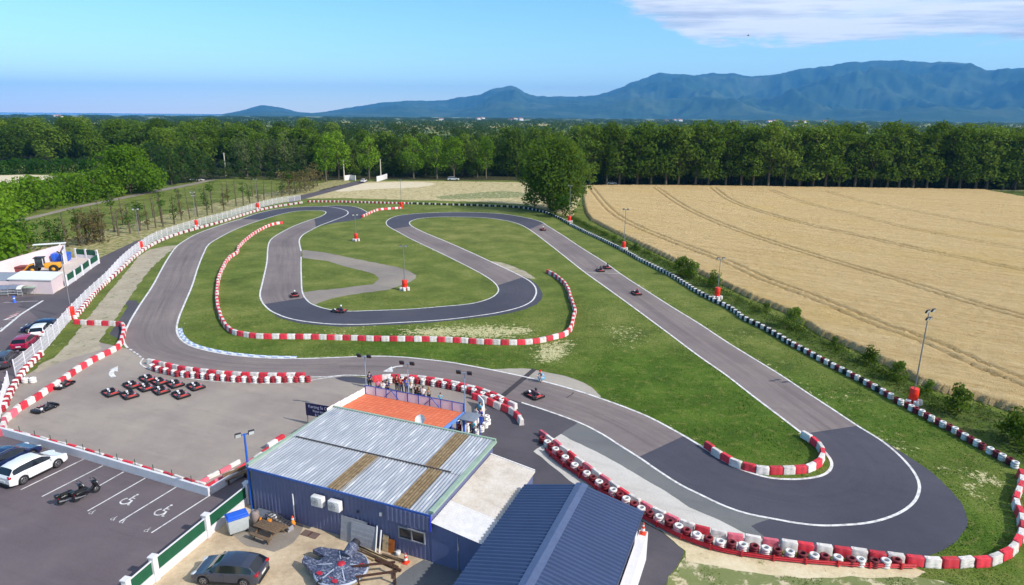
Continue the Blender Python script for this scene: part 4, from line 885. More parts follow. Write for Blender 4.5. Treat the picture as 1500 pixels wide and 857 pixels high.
# ================================================================= CLUB HOUSE
def corr_roof(P00, P10, P11, P01, n, amp, along=True, sub=4):
    """corrugated sheet over the quad; ridges run from the 00-10 edge to the 01-11 edge"""
    P00, P10, P11, P01 = map(Vector, (P00, P10, P11, P01)); V = []; N_ = n * sub
    for i in range(N_ + 1):
        t = i / N_; h = amp * (0.5 + 0.5 * math.cos(2 * PI * i / sub)) if sub > 2 else amp * (i % 2)
        for a, b in ((P00, P10), (P01, P11)): V.append(a.lerp(b, t) + Vector((0, 0, h)))
    return V, [(2*i, 2*i+2, 2*i+3, 2*i+1) for i in range(N_)]
k = NB('corrugated_steel'); P = k.new('ShaderNodeTexCoord').outputs['Object']
n1 = k.noise(P, 0.5, 5, .7); n2 = k.noise(k.vmul(P, (4, .5, 1)), 1.0, 3, .6)
c = k.ramp(n2, [(.35, rgb(158,162,170)), (.56, rgb(176,180,186)), (.68, rgb(208,210,212))]); c = k.mix(k.math('MULTIPLY', k.step(n1, .55, .75), .5), c, rgb(132,140,158))  # palest streaks in the ramp are white glints painted into the sheet colour
k.base(c, .38, .5); k.b.inputs['Metallic'].default_value = .55; M_ROOF = k.m; k.b.inputs['Metallic'].default_value = .3
k = NB('old_fibreglass'); P = k.new('ShaderNodeTexCoord').outputs['Object']; n1 = k.noise(P, 3, 5, .75)
k.base(k.ramp(n1, [(.3, rgb(96,80,58)), (.5, rgb(124,106,80)), (.72, rgb(150,132,104))]), .8, .2); M_FIBRE = k.m
M_NAVY = mat('navy_cladding', rgb(98,104,138), .5, var=.07, scale=.8, bump=0); M_NAVY2 = mat('navy_render', rgb(96,104,142), .7, var=.08, scale=.9)
M_GTRIM = mat('pale_green_trim', rgb(146,168,150), .6, var=.12, scale=2); M_BTRIM = mat('blue_trim', rgb(58,98,176), .5, var=.08)
M_FLAT = mat('pale_flat_roof', rgb(186,178,168), .85, var=.10, scale=.8, bump=.1, col2=rgb(206,198,188)); M_GLASSD = mat('dark_glass', rgb(44,48,54), .08, spec=.6, var=.05); M_FRAME = mat('grey_frame', rgb(150,150,156), .5)
M_ACW = mat('white_enamel', rgb(226,224,224), .4, var=.04); M_ROOFB = mat('blue_roof_sheet', rgb(56,72,106), .45, var=.08, scale=.6, spec=.5)
M_TILE = None
def local(o): o.location = (*BO, 0); o.rotation_euler = (0, 0, BANG); return o
club = local(thing('club_house', 'low navy clad club house with a silver corrugated roof and two brown strips', 'building'))
W, D, h0, h1 = 14.72, 9.75, 3.55, 3.88
def cladding(b, x0, x1, y, z0, z1a, z1b, n, amp=.035, mi=0, ny=-1):
    V = []
    for i in range(n * 4 + 1):
        t = i / (n*4); ph = i % 4; d = amp if ph in (1, 2) else 0
        x = x0 + (x1 - x0) * t; V += [(x, y + ny*d, z0), (x, y + ny*d, z1a + (z1b - z1a) * t)]
    F_ = [(2*i, 2*i+2, 2*i+3, 2*i+1) for i in range(n*4)]
    b.add(V, F_ if ny < 0 else [tuple(reversed(f)) for f in F_], mi)
b = MB(); cladding(b, 0, W, 0, 0, h0-.05, h0-.05, 46)
b.add([(0, 0, 0), (0, D, 0), (0, D, h1-.05), (0, 0, h0-.05)], [(3, 2, 1, 0)][::1]); b.add([(W, 0, 0), (W, D, 0), (W, D, h1-.05), (W, 0, h0-.05)], [(0, 1, 2, 3)]); b.add([(0, D, 0), (W, D, 0), (W, D, h1-.05), (0, D, h1-.05)], [(1, 0, 3, 2)])
b.build('wall', M_NAVY, club)
ym = 4.6; zm = h0 + (h1 - h0) * ym / D
for nm, ya, yb, za, zb in (('roof', -.18, ym - .03, h0 + .03, zm + .03), ('roof', ym - .10, D + .05, zm + .055, h1 + .04)):
    b = MB(); V, F_ = corr_roof((-.05, ya, za), (W + .05, ya, za), (W + .05, yb, zb), (-.05, yb, zb), 60, .06, True, 6); b.add(V, F_, 0, True); b.build(nm, M_ROOF, club)
# brown translucent strips let into the roof
for x0, ya, yb in ((6.85, -.15, ym - .15), (12.1, -.15, ym - .12), (11.65, ym, D - .1)):
    za = h0 + (h1 - h0) * ya / D + (.075 if ya < 1 else .095); zb = h0 + (h1 - h0) * yb / D + (.075 if ya < 1 else .095)
    V, F_ = corr_roof((x0, ya, za), (x0 + 1.15, ya, za), (x0 + 1.15, yb, zb), (x0, yb, zb), 5, .07); MB().add(V, F_, 0, True).build('roof_light', M_FIBRE, club)
MB().box((W/2 - .3, ym - .03, zm + .125), (W - 1.2, .10, .04)).build('ridge_strip', mat('dark_flashing', rgb(66,60,58), .7), club)
b = MB(); b.box((W + .12, D/2, (h0+h1)/2 + .08), (.34, D + .3, .16)); b.box((W/2, D + .12, h1 + .07), (W + .4, .18, .16)); b.box((-.14, D/2, (h0+h1)/2 + .06), (.26, D + .2, .15)); b.build('gutter', M_GTRIM, club)
MB().box((W/2, -.21, h0 + .01), (W + .25, .05, .14)).build('fascia', M_BTRIM, club)
b = MB(); cladding(b, 11.55, W + .12, -.30, h0 - 1.05, h0 - .03, h0 - .03, 10); b.box((13.13, -.27, h0 - .56), (3.15, .05, .98)); b.build('upper_panel', M_NAVY, club)
MB().box((W + .14, -.30, h0 - .53), (.05, .10, 1.06)).build('panel_edge', mat('bright_blue_edge', rgb(50,60,200), .5), club)
for x in (6.15, 7.55):
    a = MB().box((x, -.34, 2.55), (.92, .40, .72), bev=.03).build('air_conditioner', M_ACW, club)
    g_ = MB(); 
    for r in (.08, .16, .24, .29): g_.tube([(x - .12 + r*math.cos(t), -.555, 2.55 + r*math.sin(t)) for t in np.linspace(0, 2*PI, 17)], .010, 5)
    for t in range(4): g_.tube([(x - .12 - .29*math.cos(t*PI/4), -.555, 2.55 - .29*math.sin(t*PI/4)), (x - .12 + .29*math.cos(t*PI/4), -.555, 2.55 + .29*math.sin(t*PI/4))], .008, 5)
    g_.build('fan_grille', M_FRAME, a)
    MB().box((x, -.25, 2.15), (.7, .42, .05)).build('bracket', M_FRAME, a)
MB().tube([(3.75, -.09, .2), (3.75, -.09, 2.35)], .045, 8).build('white_pipe', M_ACW, club)
wf = MB(); x0, x1, z0, z1 = 12.35, 14.25, 1.25, 2.05
for (cx, cz, sx, sz) in (((x0+x1)/2, z0, x1-x0+.1, .07), ((x0+x1)/2, z1, x1-x0+.1, .07), (x0, (z0+z1)/2, .07, z1-z0-.08), (x1, (z0+z1)/2, .07, z1-z0-.08), ((x0+x1)/2, (z0+z1)/2, .07, z1-z0-.08)): wf.box((cx, -.07, cz), (sx, .10, sz))
wf = wf.build('window', M_FRAME, club); MB().box(((x0+x1)/2, -.045, (z0+z1)/2), (x1-x0-.08, .02, z1-z0-.08)).build('pane', M_GLASSD, wf)
MB().box((11.0, -.10, 2.62), (.16, .14, .24), bev=.02).build('wall_lamp', M_ACW, club); MB().box((9.15, -.07, 2.3), (.14, .08, .16)).build('socket_box', M_LAMPB, club)
# annex with the pale sloping roof
annex = local(thing('annex', 'navy rendered annex with a pale flat sloping roof between the two larger roofs', 'building'))
a0, a1, ad, za, zb = W + .02, 18.4, 9.25, 3.02, 2.42
b = MB(); b.add([(a0, -.05, 0), (a1-.15, -.05, 0), (a1-.15, -.05, zb-.03), (a0, -.05, za-.03)], [(0, 1, 2, 3)]); b.add([(a1-.15, -.05, 0), (a1-.15, ad-.1, 0), (a1-.15, ad-.1, zb-.03), (a1-.15, -.05, zb-.03)], [(0, 1, 2, 3)]); b.add([(a0, ad-.1, 0), (a1-.15, ad-.1, 0), (a1-.15, ad-.1, zb-.03), (a0, ad-.1, za-.03)], [(1, 0, 3, 2)])
b.build('wall', M_NAVY2, annex)
k = NB('pale_roofing'); P = k.new('ShaderNodeTexCoord').outputs['Object']
n1 = k.noise(P, .7, 6, .7); n2 = k.noise(P, 6, 4, .7); sep = k.new('ShaderNodeSeparateXYZ'); k.put(sep.inputs[0], P)
c = k.ramp(n1, [(.3, rgb(172,163,152)), (.5, rgb(192,183,172)), (.7, rgb(204,197,190))]); c = k.mix(.35, c, k.ramp(n2, [(.2, .35), (.8, .7)]), 'OVERLAY')
cr = k.new('ShaderNodeTexVoronoi', feature='DISTANCE_TO_EDGE'); k.put(cr.inputs['Vector'], k.vmul(P, (.42, .34, 0))); crk = k.step(cr.outputs['Distance'], .012, .0)
c = k.mix(k.math('MULTIPLY', crk, .5), c, rgb(112,104,98)); k.base(c, .85, .2); M_PALEROOF = k.m
V = [(a0 + .05, 2.3, za + .005), (a1, 2.3, zb + .005), (a1, ad, zb + .005), (a0 + .05, ad, za + .005)]; MB().add(V + [(x, y, z - .12) for x, y, z in V], [(0, 1, 2, 3), (1, 0, 4, 5), (2, 1, 5, 6), (3, 2, 6, 7), (0, 3, 7, 4)]).build('roof', M_PALEROOF, annex)
V, F_ = corr_roof((a1, -.18, zb), (a1, 2.5, zb + .0), (a0 + .05, 2.5, za), (a0 + .05, -.18, za), 13, .05); MB().add(V, F_, 0, True).build('roof_sheet', mat('pale_corrugated_sheet', rgb(206,204,204), .5, var=.1, scale=2, spec=.4), annex)
MB().box(((a0+a1)/2, ad + .02, (za+zb)/2 + .03), (a1 - a0, .08, .08), rot=Matrix.Rotation(math.atan2(za-zb, a1-a0), 3, 'Y')).build('roof_edge', M_ACW, annex)
MB().box((16.65, -.09, 1.25), (.05, .04, 2.5)).build('wall_pipe', M_FRAME, annex)
# blue gabled workshop
shop = local(thing('workshop', 'workshop with a blue ribbed gable roof and pale side wall', 'building'))
u0, u1, um, v0, v1, he, hr = 18.6, 26.95, 22.75, -9.5, 6.62, 2.85, 3.85
b = MB(); b.box(((u0+u1)/2, (v0+v1)/2, he/2 - .06), (u1-u0-.5, v1-v0-.3, he - .12)); b.poly([(u0+.3, v1-.16), (u1-.3, v1-.16), (u1-.3, v1-.2), (u0+.3, v1-.2)], he - .2, he - .15)
b.add([(u0+.3, v1-.15, he-.13), (u1-.3, v1-.15, he-.13), (um, v1-.15, hr-.05)], [(1, 0, 2)]); b.build('wall', M_WWALL, shop)
def ribbed(xe, ze):
    n = 48; V = []; sgn = 1 if xe > um else -1
    for i in range(n*4 + 1):
        y = v0 + (v1 - v0) * i / (n*4); d = .09 if i % 4 in (1, 2) else 0
        V += [(um + sgn*.02, y, hr + d), (xe, y, ze + d)]
    return V, [((2*i, 2*i+1, 2*i+3, 2*i+2) if sgn > 0 else (2*i, 2*i+2, 2*i+3, 2*i+1)) for i in range(n*4)]
for xe in (u0, u1): V, F_ = ribbed(xe, he); MB().add(V, F_).build('roof', M_ROOFB, shop)
sl = math.atan2(hr - he, u1 - um)
for s in (-1, 1): MB().box((um + s*.20, (v0+v1)/2, hr + .035), (.44, v1-v0+.1, .04), rot=Matrix.Rotation(s*sl, 3, 'Y')).build('ridge_cap', mat('ridge_cap_blue', rgb(74,90,124), .4, spec=.5), shop)
b = MB(); b.box((u1 + .02, (v0+v1)/2, he - .03), (.10, v1-v0, .10)); b.build('gutter', M_ROOFB, shop)
ledge = local(MB().box((u1 + .30, (v0+5.6)/2, 1.05), (.55, 5.6-v0, 2.1)).build('side_wall', M_WWALL)); tag(ledge, 'long pale wall along the right edge of the blue roofed workshop', 'wall')
def cone(label, uv, z=0.0, h=.75):
    o = local(thing('traffic_cone', label, 'traffic cone')); x, y = B(*uv); o.location = (x, y, z)
    MB().box((0, 0, .02), (.42, .42, .04), bev=.012).build('base', M_CONE, o)
    MB().lathe([(.16, .04), (.128, h*.3)], 14).lathe([(.100, h*.5), (.072, h*.7)], 14).lathe([(.055, h*.82), (.03, h), (0, h)], 14).build('body', M_CONE, o)
    MB().lathe([(.128, h*.3), (.100, h*.5)], 14).lathe([(.072, h*.7), (.055, h*.82)], 14).build('white_band', M_ACW, o); return o
M_CONE = mat('orange_cone', rgb(226,72,44), .5, var=.08)
cone('orange and white traffic cone in the yard corner by the navy annex', (13.2, -.75), .02)
cone('red and white traffic cone standing on the pale wall beside the blue roof', (u1 + .3, 5.3), 2.1, .8)
# ================================================================= TERRACE
ter = local(thing('terrace', 'terrace with an orange tiled roof, blue posts and pale railing panels', 'terrace'))
k = NB('orange_roof_tiles'); P = k.new('ShaderNodeTexCoord').outputs['Object']; n1 = k.noise(P, 1.2, 5, .7)
br = k.new('ShaderNodeTexBrick'); k.put(br.inputs['Vector'], k.vmul(P, (1, 1, 1))); br.inputs['Scale'].default_value = 1.0; br.offset = 0.0; br.inputs['Brick Width'].default_value = .42; br.inputs['Row Height'].default_value = .42; br.inputs['Mortar Size'].default_value = .022
br.inputs['Color1'].default_value = (*rgb(212,108,74), 1); br.inputs['Color2'].default_value = (*rgb(222,122,86), 1); br.inputs['Mortar'].default_value = (*rgb(176,90,62), 1)
c = k.mix(k.math('MULTIPLY', k.step(n1, .45, .75), .35), br.outputs['Color'], rgb(226,132,98)); k.base(c, .75, .25); M_TILE = k.m
tx0, tx1, ty0, ty1, tz = -1.0, 9.3, D + .30, 15.65, 2.6
V = [(tx0, ty0, tz + .35), (tx1, ty0, tz + .35), (tx1, ty1, tz), (tx0, ty1, tz)]; b = MB(); b.add(V + [(x, y, z - .14) for x, y, z in V], [(0, 1, 2, 3), (7, 6, 5, 4), (1, 0, 4, 5), (2, 1, 5, 6), (3, 2, 6, 7), (0, 3, 7, 4)]); b.build('roof', M_TILE, ter)
M_PANEL = mat('pale_lilac_panel', rgb(224,224,234), .4, var=.06, spec=.4); M_TPOST = mat('terrace_blue_paint', rgb(44,76,170), .45); M_SAIL = mat('white_banner', rgb(234,228,226), .7, var=.04)
n = 9; xs = [tx0 + (tx1 - tx0) * i / n for i in range(n + 1)]; yr = ty1 + .06
for i in range(n): MB().box(((xs[i]+xs[i+1])/2, yr, tz + .42), (xs[1]-xs[0]-.07, .03, .78)).build('railing_panel', M_PANEL, ter)
for i, x in enumerate(xs): MB().box((x, yr, (tz + .86)/2 if i in (0, 4, 9) else tz + .38), (.09 if i in (0, 4, 9) else .06, .09, tz + .86 if i in (0, 4, 9) else .92)).build('post', M_TPOST, ter)
b = MB(); b.box(((tx0+tx1)/2, yr, tz + .85), (tx1-tx0, .06, .05)); b.box(((tx0+tx1)/2, yr + .02, tz - .10), (tx1-tx0, .08, .10)); b.build('handrail', M_TPOST, ter)
for x in (xs[0] + (xs[2]-xs[0])*1.25, xs[6] + (xs[1]-xs[0])*.2):
    for d in (-.75, .75): MB().tube([(x, yr - .06, tz + .8), (x + d, yr - .06, tz + .05)], .03, 6).build('brace', M_TPOST, ter)
L_ = ty1 - ty0
for i in range(6): 
    y = ty0 + L_ * (i + .5) / 6; z = tz + .35 * (1 - (i + .5)/6); MB().box((tx0 - .04, y, z + .30), (.03, L_/6 - .05, .62)).build('side_panel', M_SAIL, ter)
b = MB(); b.box((tx1 + .03, (ty0+ty1)/2, tz + .10), (.10, L_, .34), rot=Matrix.Rotation(-math.atan2(.35, L_), 3, 'X')); b.build('edge_beam', mat('light_blue_beam', rgb(96,140,206), .5), ter)
for y in (ty1 - .15, ty1 - 2.4): MB().box((tx1 - .02, y, tz/2), (.20, .20, tz)).build('post', M_TPOST, ter)
MB().tube([(tx1 - .1, ty1 - .2, .7), (tx1 - .05, ty0 + 2.2, 2.5)], .06, 6).build('brace', M_TPOST, ter)
dsh = MB(); c0 = Vector((7.5, 10.35, 0)); dsh.lathe([(0.02, 0), (.2, .03), (.36, .10), (.44, .19)], 20, (0, 0, 0)); Rm = Matrix.Rotation(.9, 3, 'X'); dsh.v = [tuple(Rm @ Vector(v) + Vector((7.75, 10.9, 3.75))) for v in dsh.v]
do = local(thing('satellite_dish', 'round white satellite dish on a short mast at the edge of the orange roof', 'satellite dish')); dsh.build('dish', M_ACW, do); MB().tube([(7.75, 11.0, 2.95), (7.75, 11.0, 3.75)], .03, 6).build('mast', M_GALV, do)
for u, lb in ((tx0 + .02, 'slim terrace lamp pole with two floodlights at the left end of the railing'), (3.62, 'slim terrace lamp pole with two floodlights at the middle of the railing'), (tx1 + .05, 'slim terrace lamp pole with two floodlights at the right end of the railing')):
    o = mast(lb, 6.35, 2, False, r=.055, m=mat('pale_blue_grey_steel', rgb(140,160,186), .4), spread=.5, mglass=False); o.location = (*B(u, ty1 + .17), 0); o.rotation_euler = (0, 0, BANG + .15)
# waiting area to the right of the terrace
tb = local(thing('picnic_bench', 'long white bench table behind the terrace railing', 'table')); b = MB(); b.box((6.9, 17.0, 1.05), (2.6, .55, .06), bev=.015); b.build('table_top', M_SAIL, tb)
for x in (5.8, 8.0): MB().box((x, 17.0, .51), (.08, .45, 1.02)).build('leg', M_TPOST, tb)
aw = local(thing('canopy', 'small square grey canopy on a white post beside the terrace', 'canopy')); MB().box((10.2, 15.1, 2.62), (1.45, 1.6, .10), bev=.03).build('cloth', mat('grey_canopy_cloth', rgb(120,128,142), .8, bump=.1), aw)
MB().tube([(9.75, 14.4, 0), (9.75, 14.4, 2.6)], .05, 8).build('post', M_ACW, aw)
for y in (15.8,): MB().tube([(10.8, y, 0), (10.8, y, 2.6)], .06, 8).build('post', M_TPOST, aw)
# curved white wall of the waiting area
ww = wall('waiting_area_wall', [(701,592),(708,600),(709,607),(704,615),(696,624),(687,634),(676,641)], 1.0, .12, M_SAIL, 'curved white wall round the waiting area beside the terrace')
M_PLANT = mat('dark_leaf', rgb(50,72,30), .8, var=.3, scale=8)
# billboard
sg = thing('billboard', 'dark navy billboard with lines of white lettering at the left end of the terrace', 'sign', (*G(450,622), 0)); sa = Vector(G(489,598,2.1)) - Vector(G(449,590,2.2)); sg.rotation_euler = (0, 0, math.atan2(sa.y, sa.x))
for x in (.08, 3.9): MB().tube([(x, .05, 0), (x, .05, 2.35)], .05, 8).build('post', M_GALV, sg)
MB().box((2.0, 0, 1.62), (4.0, .06, 1.25)).build('board', mat('navy_board', rgb(28,28,72), .5), sg)
M_LET = mat('white_lettering', rgb(206,200,226), .6)
def lettering(s, x, z, size, parent, y=-.034, m=None, align='LEFT', rot=(PI/2, 0, 0)):
    cu = bpy.data.curves.new('lettering', 'FONT'); cu.body = s; cu.size = size; cu.extrude = .002; cu.align_x = align
    t = bpy.data.objects.new('t', cu); COL.objects.link(t); me = bpy.data.meshes.new_from_object(t.evaluated_get(bpy.context.evaluated_depsgraph_get())); bpy.data.objects.remove(t)
    o = bpy.data.objects.new('lettering', me); COL.objects.link(o); me.materials.clear(); me.materials.append(m or M_LET); o.parent = parent; o.location = (x, y, z); o.rotation_euler = rot; return o
lettering('Karting St Cyprien', .28, 1.82, .40, sg); lettering('Piste location', .75, 1.42, .34, sg); lettering('& loisirs', .95, 1.06, .34, sg)
# ================================================================= SERVICE YARD
fen = thing('yard_fence', 'white low wall with dark green panels between white posts beside the yard', 'fence', (*G(362,735), 0))
M_GRN = mat('dark_green_panel', rgb(22,84,58), .6, var=.12, scale=2)
P = [Vector(p) for p in GP([(364,737),(305,786),(229,850),(190,885)])]; O_ = Vector(fen.location[:2])
for i in range(3):
    a, c = P[i] - O_, P[i+1] - O_; d = c - a; t = math.atan2(d.y, d.x); m_ = (a + c)/2; L = d.length
    MB().box((m_.x, m_.y, .30), (L - .3, .16, .60), t).build('low_wall', M_WWALL, fen); MB().box((m_.x, m_.y, 1.04), (L - .42, .05, .85), t).build('panel', M_GRN, fen); MB().box((m_.x, m_.y, 1.50), (L - .36, .08, .06), t).build('top_rail', M_WWALL, fen)
for p in P: q_ = p - O_; f_ = MB(); f_.box((q_.x, q_.y, .85), (.36, .36, 1.7), t, bev=.02); f_.build('post', M_WWALL, fen); MB().box((q_.x, q_.y, 1.74), (.44, .44, .08), t).build('cap', M_WWALL, fen)
def yard(name, label, cat, uv, rz=0.0, z=.016): o = thing(name, label, cat, (*B(*uv), z), BANG + rz); return o
M_BIN = mat('pale_grey_plastic', rgb(176,182,184), .5, var=.06); M_LID = mat('blue_lid', rgb(44,96,206), .45, var=.06)
o = yard('rubbish_container', 'grey wheeled rubbish container with a blue lid beside the white post', 'container', (.75, -2.35), 1.0)
MB().box((0, 0, .66), (1.25, .85, 1.0), taper=1.08, bev=.03).build('body', M_BIN, o); b = MB(); b.box((0, 0, 1.24), (1.42, 1.0, .12), bev=.03); b.box((0, .05, 1.33), (1.25, .7, .08), bev=.03); b.build('lid', M_LID, o)
for x in (-.5, .5):
    for y in (-.32, .32): MB().lathe([(0, -.03), (.09, -.03), (.09, .03), (0, .03)], 10, (x, y, .09), 0, 'Y').build('wheel', M_LAMPB, o)
o = yard('gas_bottle', 'scuffed grey gas bottle standing between the container and the orange pedal car', 'gas bottle', (1.15, -1.3)); MB().lathe([(0, 0), (.2, 0), (.24, .06), (.24, .75), (.18, .9), (.08, .95), (.06, 1.0), (.12, 1.02), (.12, 1.12), (0, 1.12)], 16).build('cylinder', M_FRAME, o)
o = yard('water_heater', 'pale brown upright tank next to the grey gas bottle', 'tank', (1.5, -1.45)); MB().lathe([(0, 0), (.27, 0), (.27, 1.1), (.2, 1.2), (0, 1.22)], 16).build('tank', mat('brown_grey_metal', rgb(140,126,122), .6, var=.15), o); MB().tube([(.1, 0, 1.15), (.1, 0, 1.35), (.3, 0, 1.35)], .025, 6).build('pipe', M_FRAME, o)
M_ORA = mat('orange_plastic', rgb(232,140,36), .45, var=.08)
o = yard('pedal_car', 'small orange plastic ride on toy beside the tanks', 'toy', (2.15, -1.35), .6); MB().box((0, 0, .30), (.9, .42, .26), bev=.1).build('body', M_ORA, o); MB().box((-.22, 0, .58), (.14, .36, .40), bev=.06).build('backrest', M_ORA, o); MB().box((.36, 0, .48), (.28, .36, .18), bev=.06).build('nose', M_ORA, o)
for x in (-.3, .32):
    for y in (-.24, .24): MB().lathe([(0, -.05), (.14, -.05), (.14, .05), (0, .05)], 12, (x, y, .14), 0, 'Y').build('wheel', M_LAMPB, o)
o = yard('junk_pile', 'heap of grey pipes and sheets in the corner under the blue pole', 'scrap heap', (1.0, -.45))
for i in range(9): R_ = random.uniform(-.4, .4); MB().tube([(-.7 + R_, -.25 + i*.06, .05 + .05*(i % 3)), (.75 + R_, -.2 + i*.05 + random.uniform(-.2, .2), .12 + .06*(i % 3))], .05, 6).build('pipe', M_FRAME, o)
MB().box((.1, .12, .30), (1.2, .5, .04), rot=Matrix.Rotation(.35, 3, 'X')).build('sheet', M_GALV, o); MB().box((1.0, .2, .14), (.5, .35, .28), bev=.04).build('white_block', M_ACW, o)
o = yard('ladder', 'grey aluminium ladder lying tilted against the navy wall', 'ladder', (3.0, -.75), -.18)
for s in (-1, 1): MB().box((0, s*.25, .45), (2.5, .05, .09), rot=Matrix.Rotation(.12, 3, 'Y')).build('rail', M_STEEL, o)
for i in range(9): MB().box((-1.1 + i*.275, 0, .45 - (-1.1 + i*.275)*.12), (.06, .46, .05)).build('rung', M_STEEL, o)
for x in (-1.1, 1.1): MB().box((x, 0, .2 - x*.06), (.08, .5, .42)).build('trestle', M_FRAME, o)
M_WOOD = mat('weathered_timber', rgb(112,92,72), .85, var=.25, scale=4, bump=.2); M_WOODL = mat('pale_timber', rgb(186,162,126), .8, var=.2, scale=5); M_RUST = mat('rusty_brown_steel', rgb(74,48,38), .7, var=.3, scale=6)
o = yard('picnic_table', 'weathered brown wooden picnic table with benches in the yard', 'picnic table', (3.1, -1.95), -.05)
for y in (-.62, .62): MB().box((0, y*1.25, .44), (1.9, .28, .05), bev=.01).build('bench', M_WOOD, o)
b = MB()
for i in range(5): b.box((0, -.34 + i*.17, .76), (2.0, .155, .045), bev=.008)
b.build('table_top', M_WOOD, o)
for x in (-.65, .65): 
    for s in (-1, 1): MB().tube([(x, s*.25, .74), (x, s*.78, 0)], .05, 6).build('leg', M_WOOD, o)
    MB().box((x, 0, .40), (.07, 1.75, .09)).build('cross_beam', M_WOOD, o)
o = yard('toy_figure', 'small orange and white garden ornament by the foot of the wall', 'ornament', (3.85, -.42)); MB().lathe([(0, 0), (.16, 0), (.19, .2), (.1, .45), (.06, .5)], 12).build('body', M_ORA, o); ball('head', (0, 0, .58), (.11, .11, .12), M_ACW, o); MB().lathe([(.1, .64), (.0, .85)], 10).build('hat', M_CONE, o)
o = yard('manhole_cover', 'rectangular rusty brown drain cover in front of the navy wall', 'cover', (5.6, -.75), 0, .02); MB().box((0, 0, .015), (1.3, .6, .03)).build('plate', mat('brown_plate', rgb(112,92,84), .8, var=.2), o); MB().box((0, 0, .035), (.08, .5, .02)).build('handle', M_RUST, o)
o = yard('sheet_stack', 'grey corrugated sheets and a pale pallet board leaning on the navy wall', 'panels', (9.35, -.12))
Rl = Matrix.Rotation(-.16, 3, 'X')
for i, (x, w_, h_, m_) in enumerate(((-.45, 2.1, 1.75, M_FRAME), (.35, 1.9, 1.62, mat('pale_grey_boards', rgb(160,160,166), .8, var=.12, scale=5)))):
    b = MB()
    for j in range(9): b.box(Vector((x, -.16 - i*.09, h_/2)) + Rl @ Vector((0, 0, -h_/2 + h_*(j + .5)/9)), (w_, .03 + .014*(j % 2), h_/9 - .006), rot=Rl)
    b.build('board', m_, o)
for i, u in enumerate((10.75, 11.05)): tag(yard('plastic_pipe', '', '', (u, -.2)), ('taller white plastic pipe leaning on the navy wall beside the grey sheets', 'shorter white plastic pipe leaning on the navy wall nearest the wooden boards')[i], 'pipe')
for i, o in enumerate([x for x in COL.objects if x.name.startswith('plastic_pipe')]): MB().tube([(0, -.35, 0), (0, .0, 1.75 - .25*i)], .055, 8).build('tube', M_ACW, o); MB().tube([(0, -.352, 0), (0, -.338, .07)], .066, 8).build('collar', M_ACW, o)
for i, (u, c_, hh) in enumerate(((11.35, M_WOODL, 1.15), (11.8, mat('orange_brown_wood', rgb(170,92,34), .6, var=.2, scale=4), .95))):
    o = yard('wooden_board', ('pale timber board leaning on the navy wall', 'orange brown wooden board leaning on the navy wall')[i], 'board', (u, -.1)); MB().box((0, -.12, hh/2), (.42, .04, hh), rot=Rl).build('plank', c_, o); MB().box((0, -.15, hh*.8), (.40, .02, .08), rot=Rl).build('batten', c_, o)
o = yard('white_bucket', 'small white canister by the wooden boards', 'canister', (12.35, -.3)); MB().lathe([(0, 0), (.15, 0), (.17, .3), (.15, .32), (0, .32)], 14).build('body', M_ACW, o); MB().tube([(-.15, 0, .3), (0, 0, .44), (.15, 0, .3)], .012, 5).build('handle', M_FRAME, o)
for i, (uv, L, a, m_, lb) in enumerate((((10.6, -.85), 2.9, -.02, M_WOOD, 'dark weathered beam lying nearest the grey sheets'), ((11.3, -1.0), 3.6, -.05, M_WOODL, 'long pale timber beam on the pile in front of the boards'), ((11.5, -1.35), 3.8, -.03, M_RUST, 'long rusty steel beam on the outside of the pile'), ((10.55, -1.3), 1.4, .05, M_WOODL, 'short pale round log beside the rusty beam'), ((12.2, -.75), 1.6, .1, M_WOOD, 'short dark plank at the cone end of the pile'))):
    o = yard('beam', lb, 'beam', uv, a - .12); b = MB(); b.box((0, 0, .10), (L, .15, .13), bev=.01); b.build('timber', m_, o)
    for x in (-L*.4, L*.4): MB().box((x, 0, .018), (.1, .28, .035)).build('bearer', M_WOOD, o)
for i, (uv, L, lb) in enumerate((((12.1, -2.65), 2.3, 'rusty steel frame nearest the pile of beams'), ((12.75, -3.35), 2.2, 'rusty steel frame in the middle of the yard slab edge'))):
    o = yard('steel_frame', lb, 'frame', uv, .55 + .05*i); b = MB()
    for x in (-L/2, L/2): b.box((x, 0, .45), (.09, .09, .9))
    b.build('legs', M_RUST, o); MB().box((0, 0, .93), (L + .3, .12, .10)).build('top_beam', M_RUST, o); MB().box((L/2, 0, .05), (.12, .8, .08)).build('foot', M_RUST, o); MB().box((-L/2, 0, .05), (.12, .8, .08)).build('foot', M_RUST, o)
# grey saucer shaped fairground ride body
M_SAU = None
k = NB('panelled_grey_hull'); P = k.new('ShaderNodeTexCoord').outputs['Object']
vo = k.new('ShaderNodeTexVoronoi'); k.put(vo.inputs['Vector'], P); vo.inputs['Scale'].default_value = 9; ve = k.new('ShaderNodeTexVoronoi', feature='DISTANCE_TO_EDGE'); k.put(ve.inputs['Vector'], P); ve.inputs['Scale'].default_value = 9
sp = k.new('ShaderNodeSeparateColor'); k.put(sp.inputs[0], vo.outputs['Color'])
c = k.ramp(sp.outputs[0], [(.0, rgb(54,60,84)), (.4, rgb(84,92,118)), (.7, rgb(100,106,132)), (.95, rgb(140,146,162))]); c = k.mix(k.step(ve.outputs['Distance'], .06, .02), c, rgb(40,44,60)); k.base(c, .5, .4); k.bump(ve.outputs['Distance'], .6, .05); M_SAU = k.m
M_HULLR = mat('red_hull_patch', rgb(176,44,60), .5, var=.15); M_HULLE = mat('pale_hull_rim', rgb(170,178,196), .45, var=.1)
sx, sy = G(500, 831, .7); so = thing('saucer_ride', 'grey panelled saucer shaped fairground ride body with red patches parked in the yard', 'ride', (sx, sy, .016), BANG - .12)
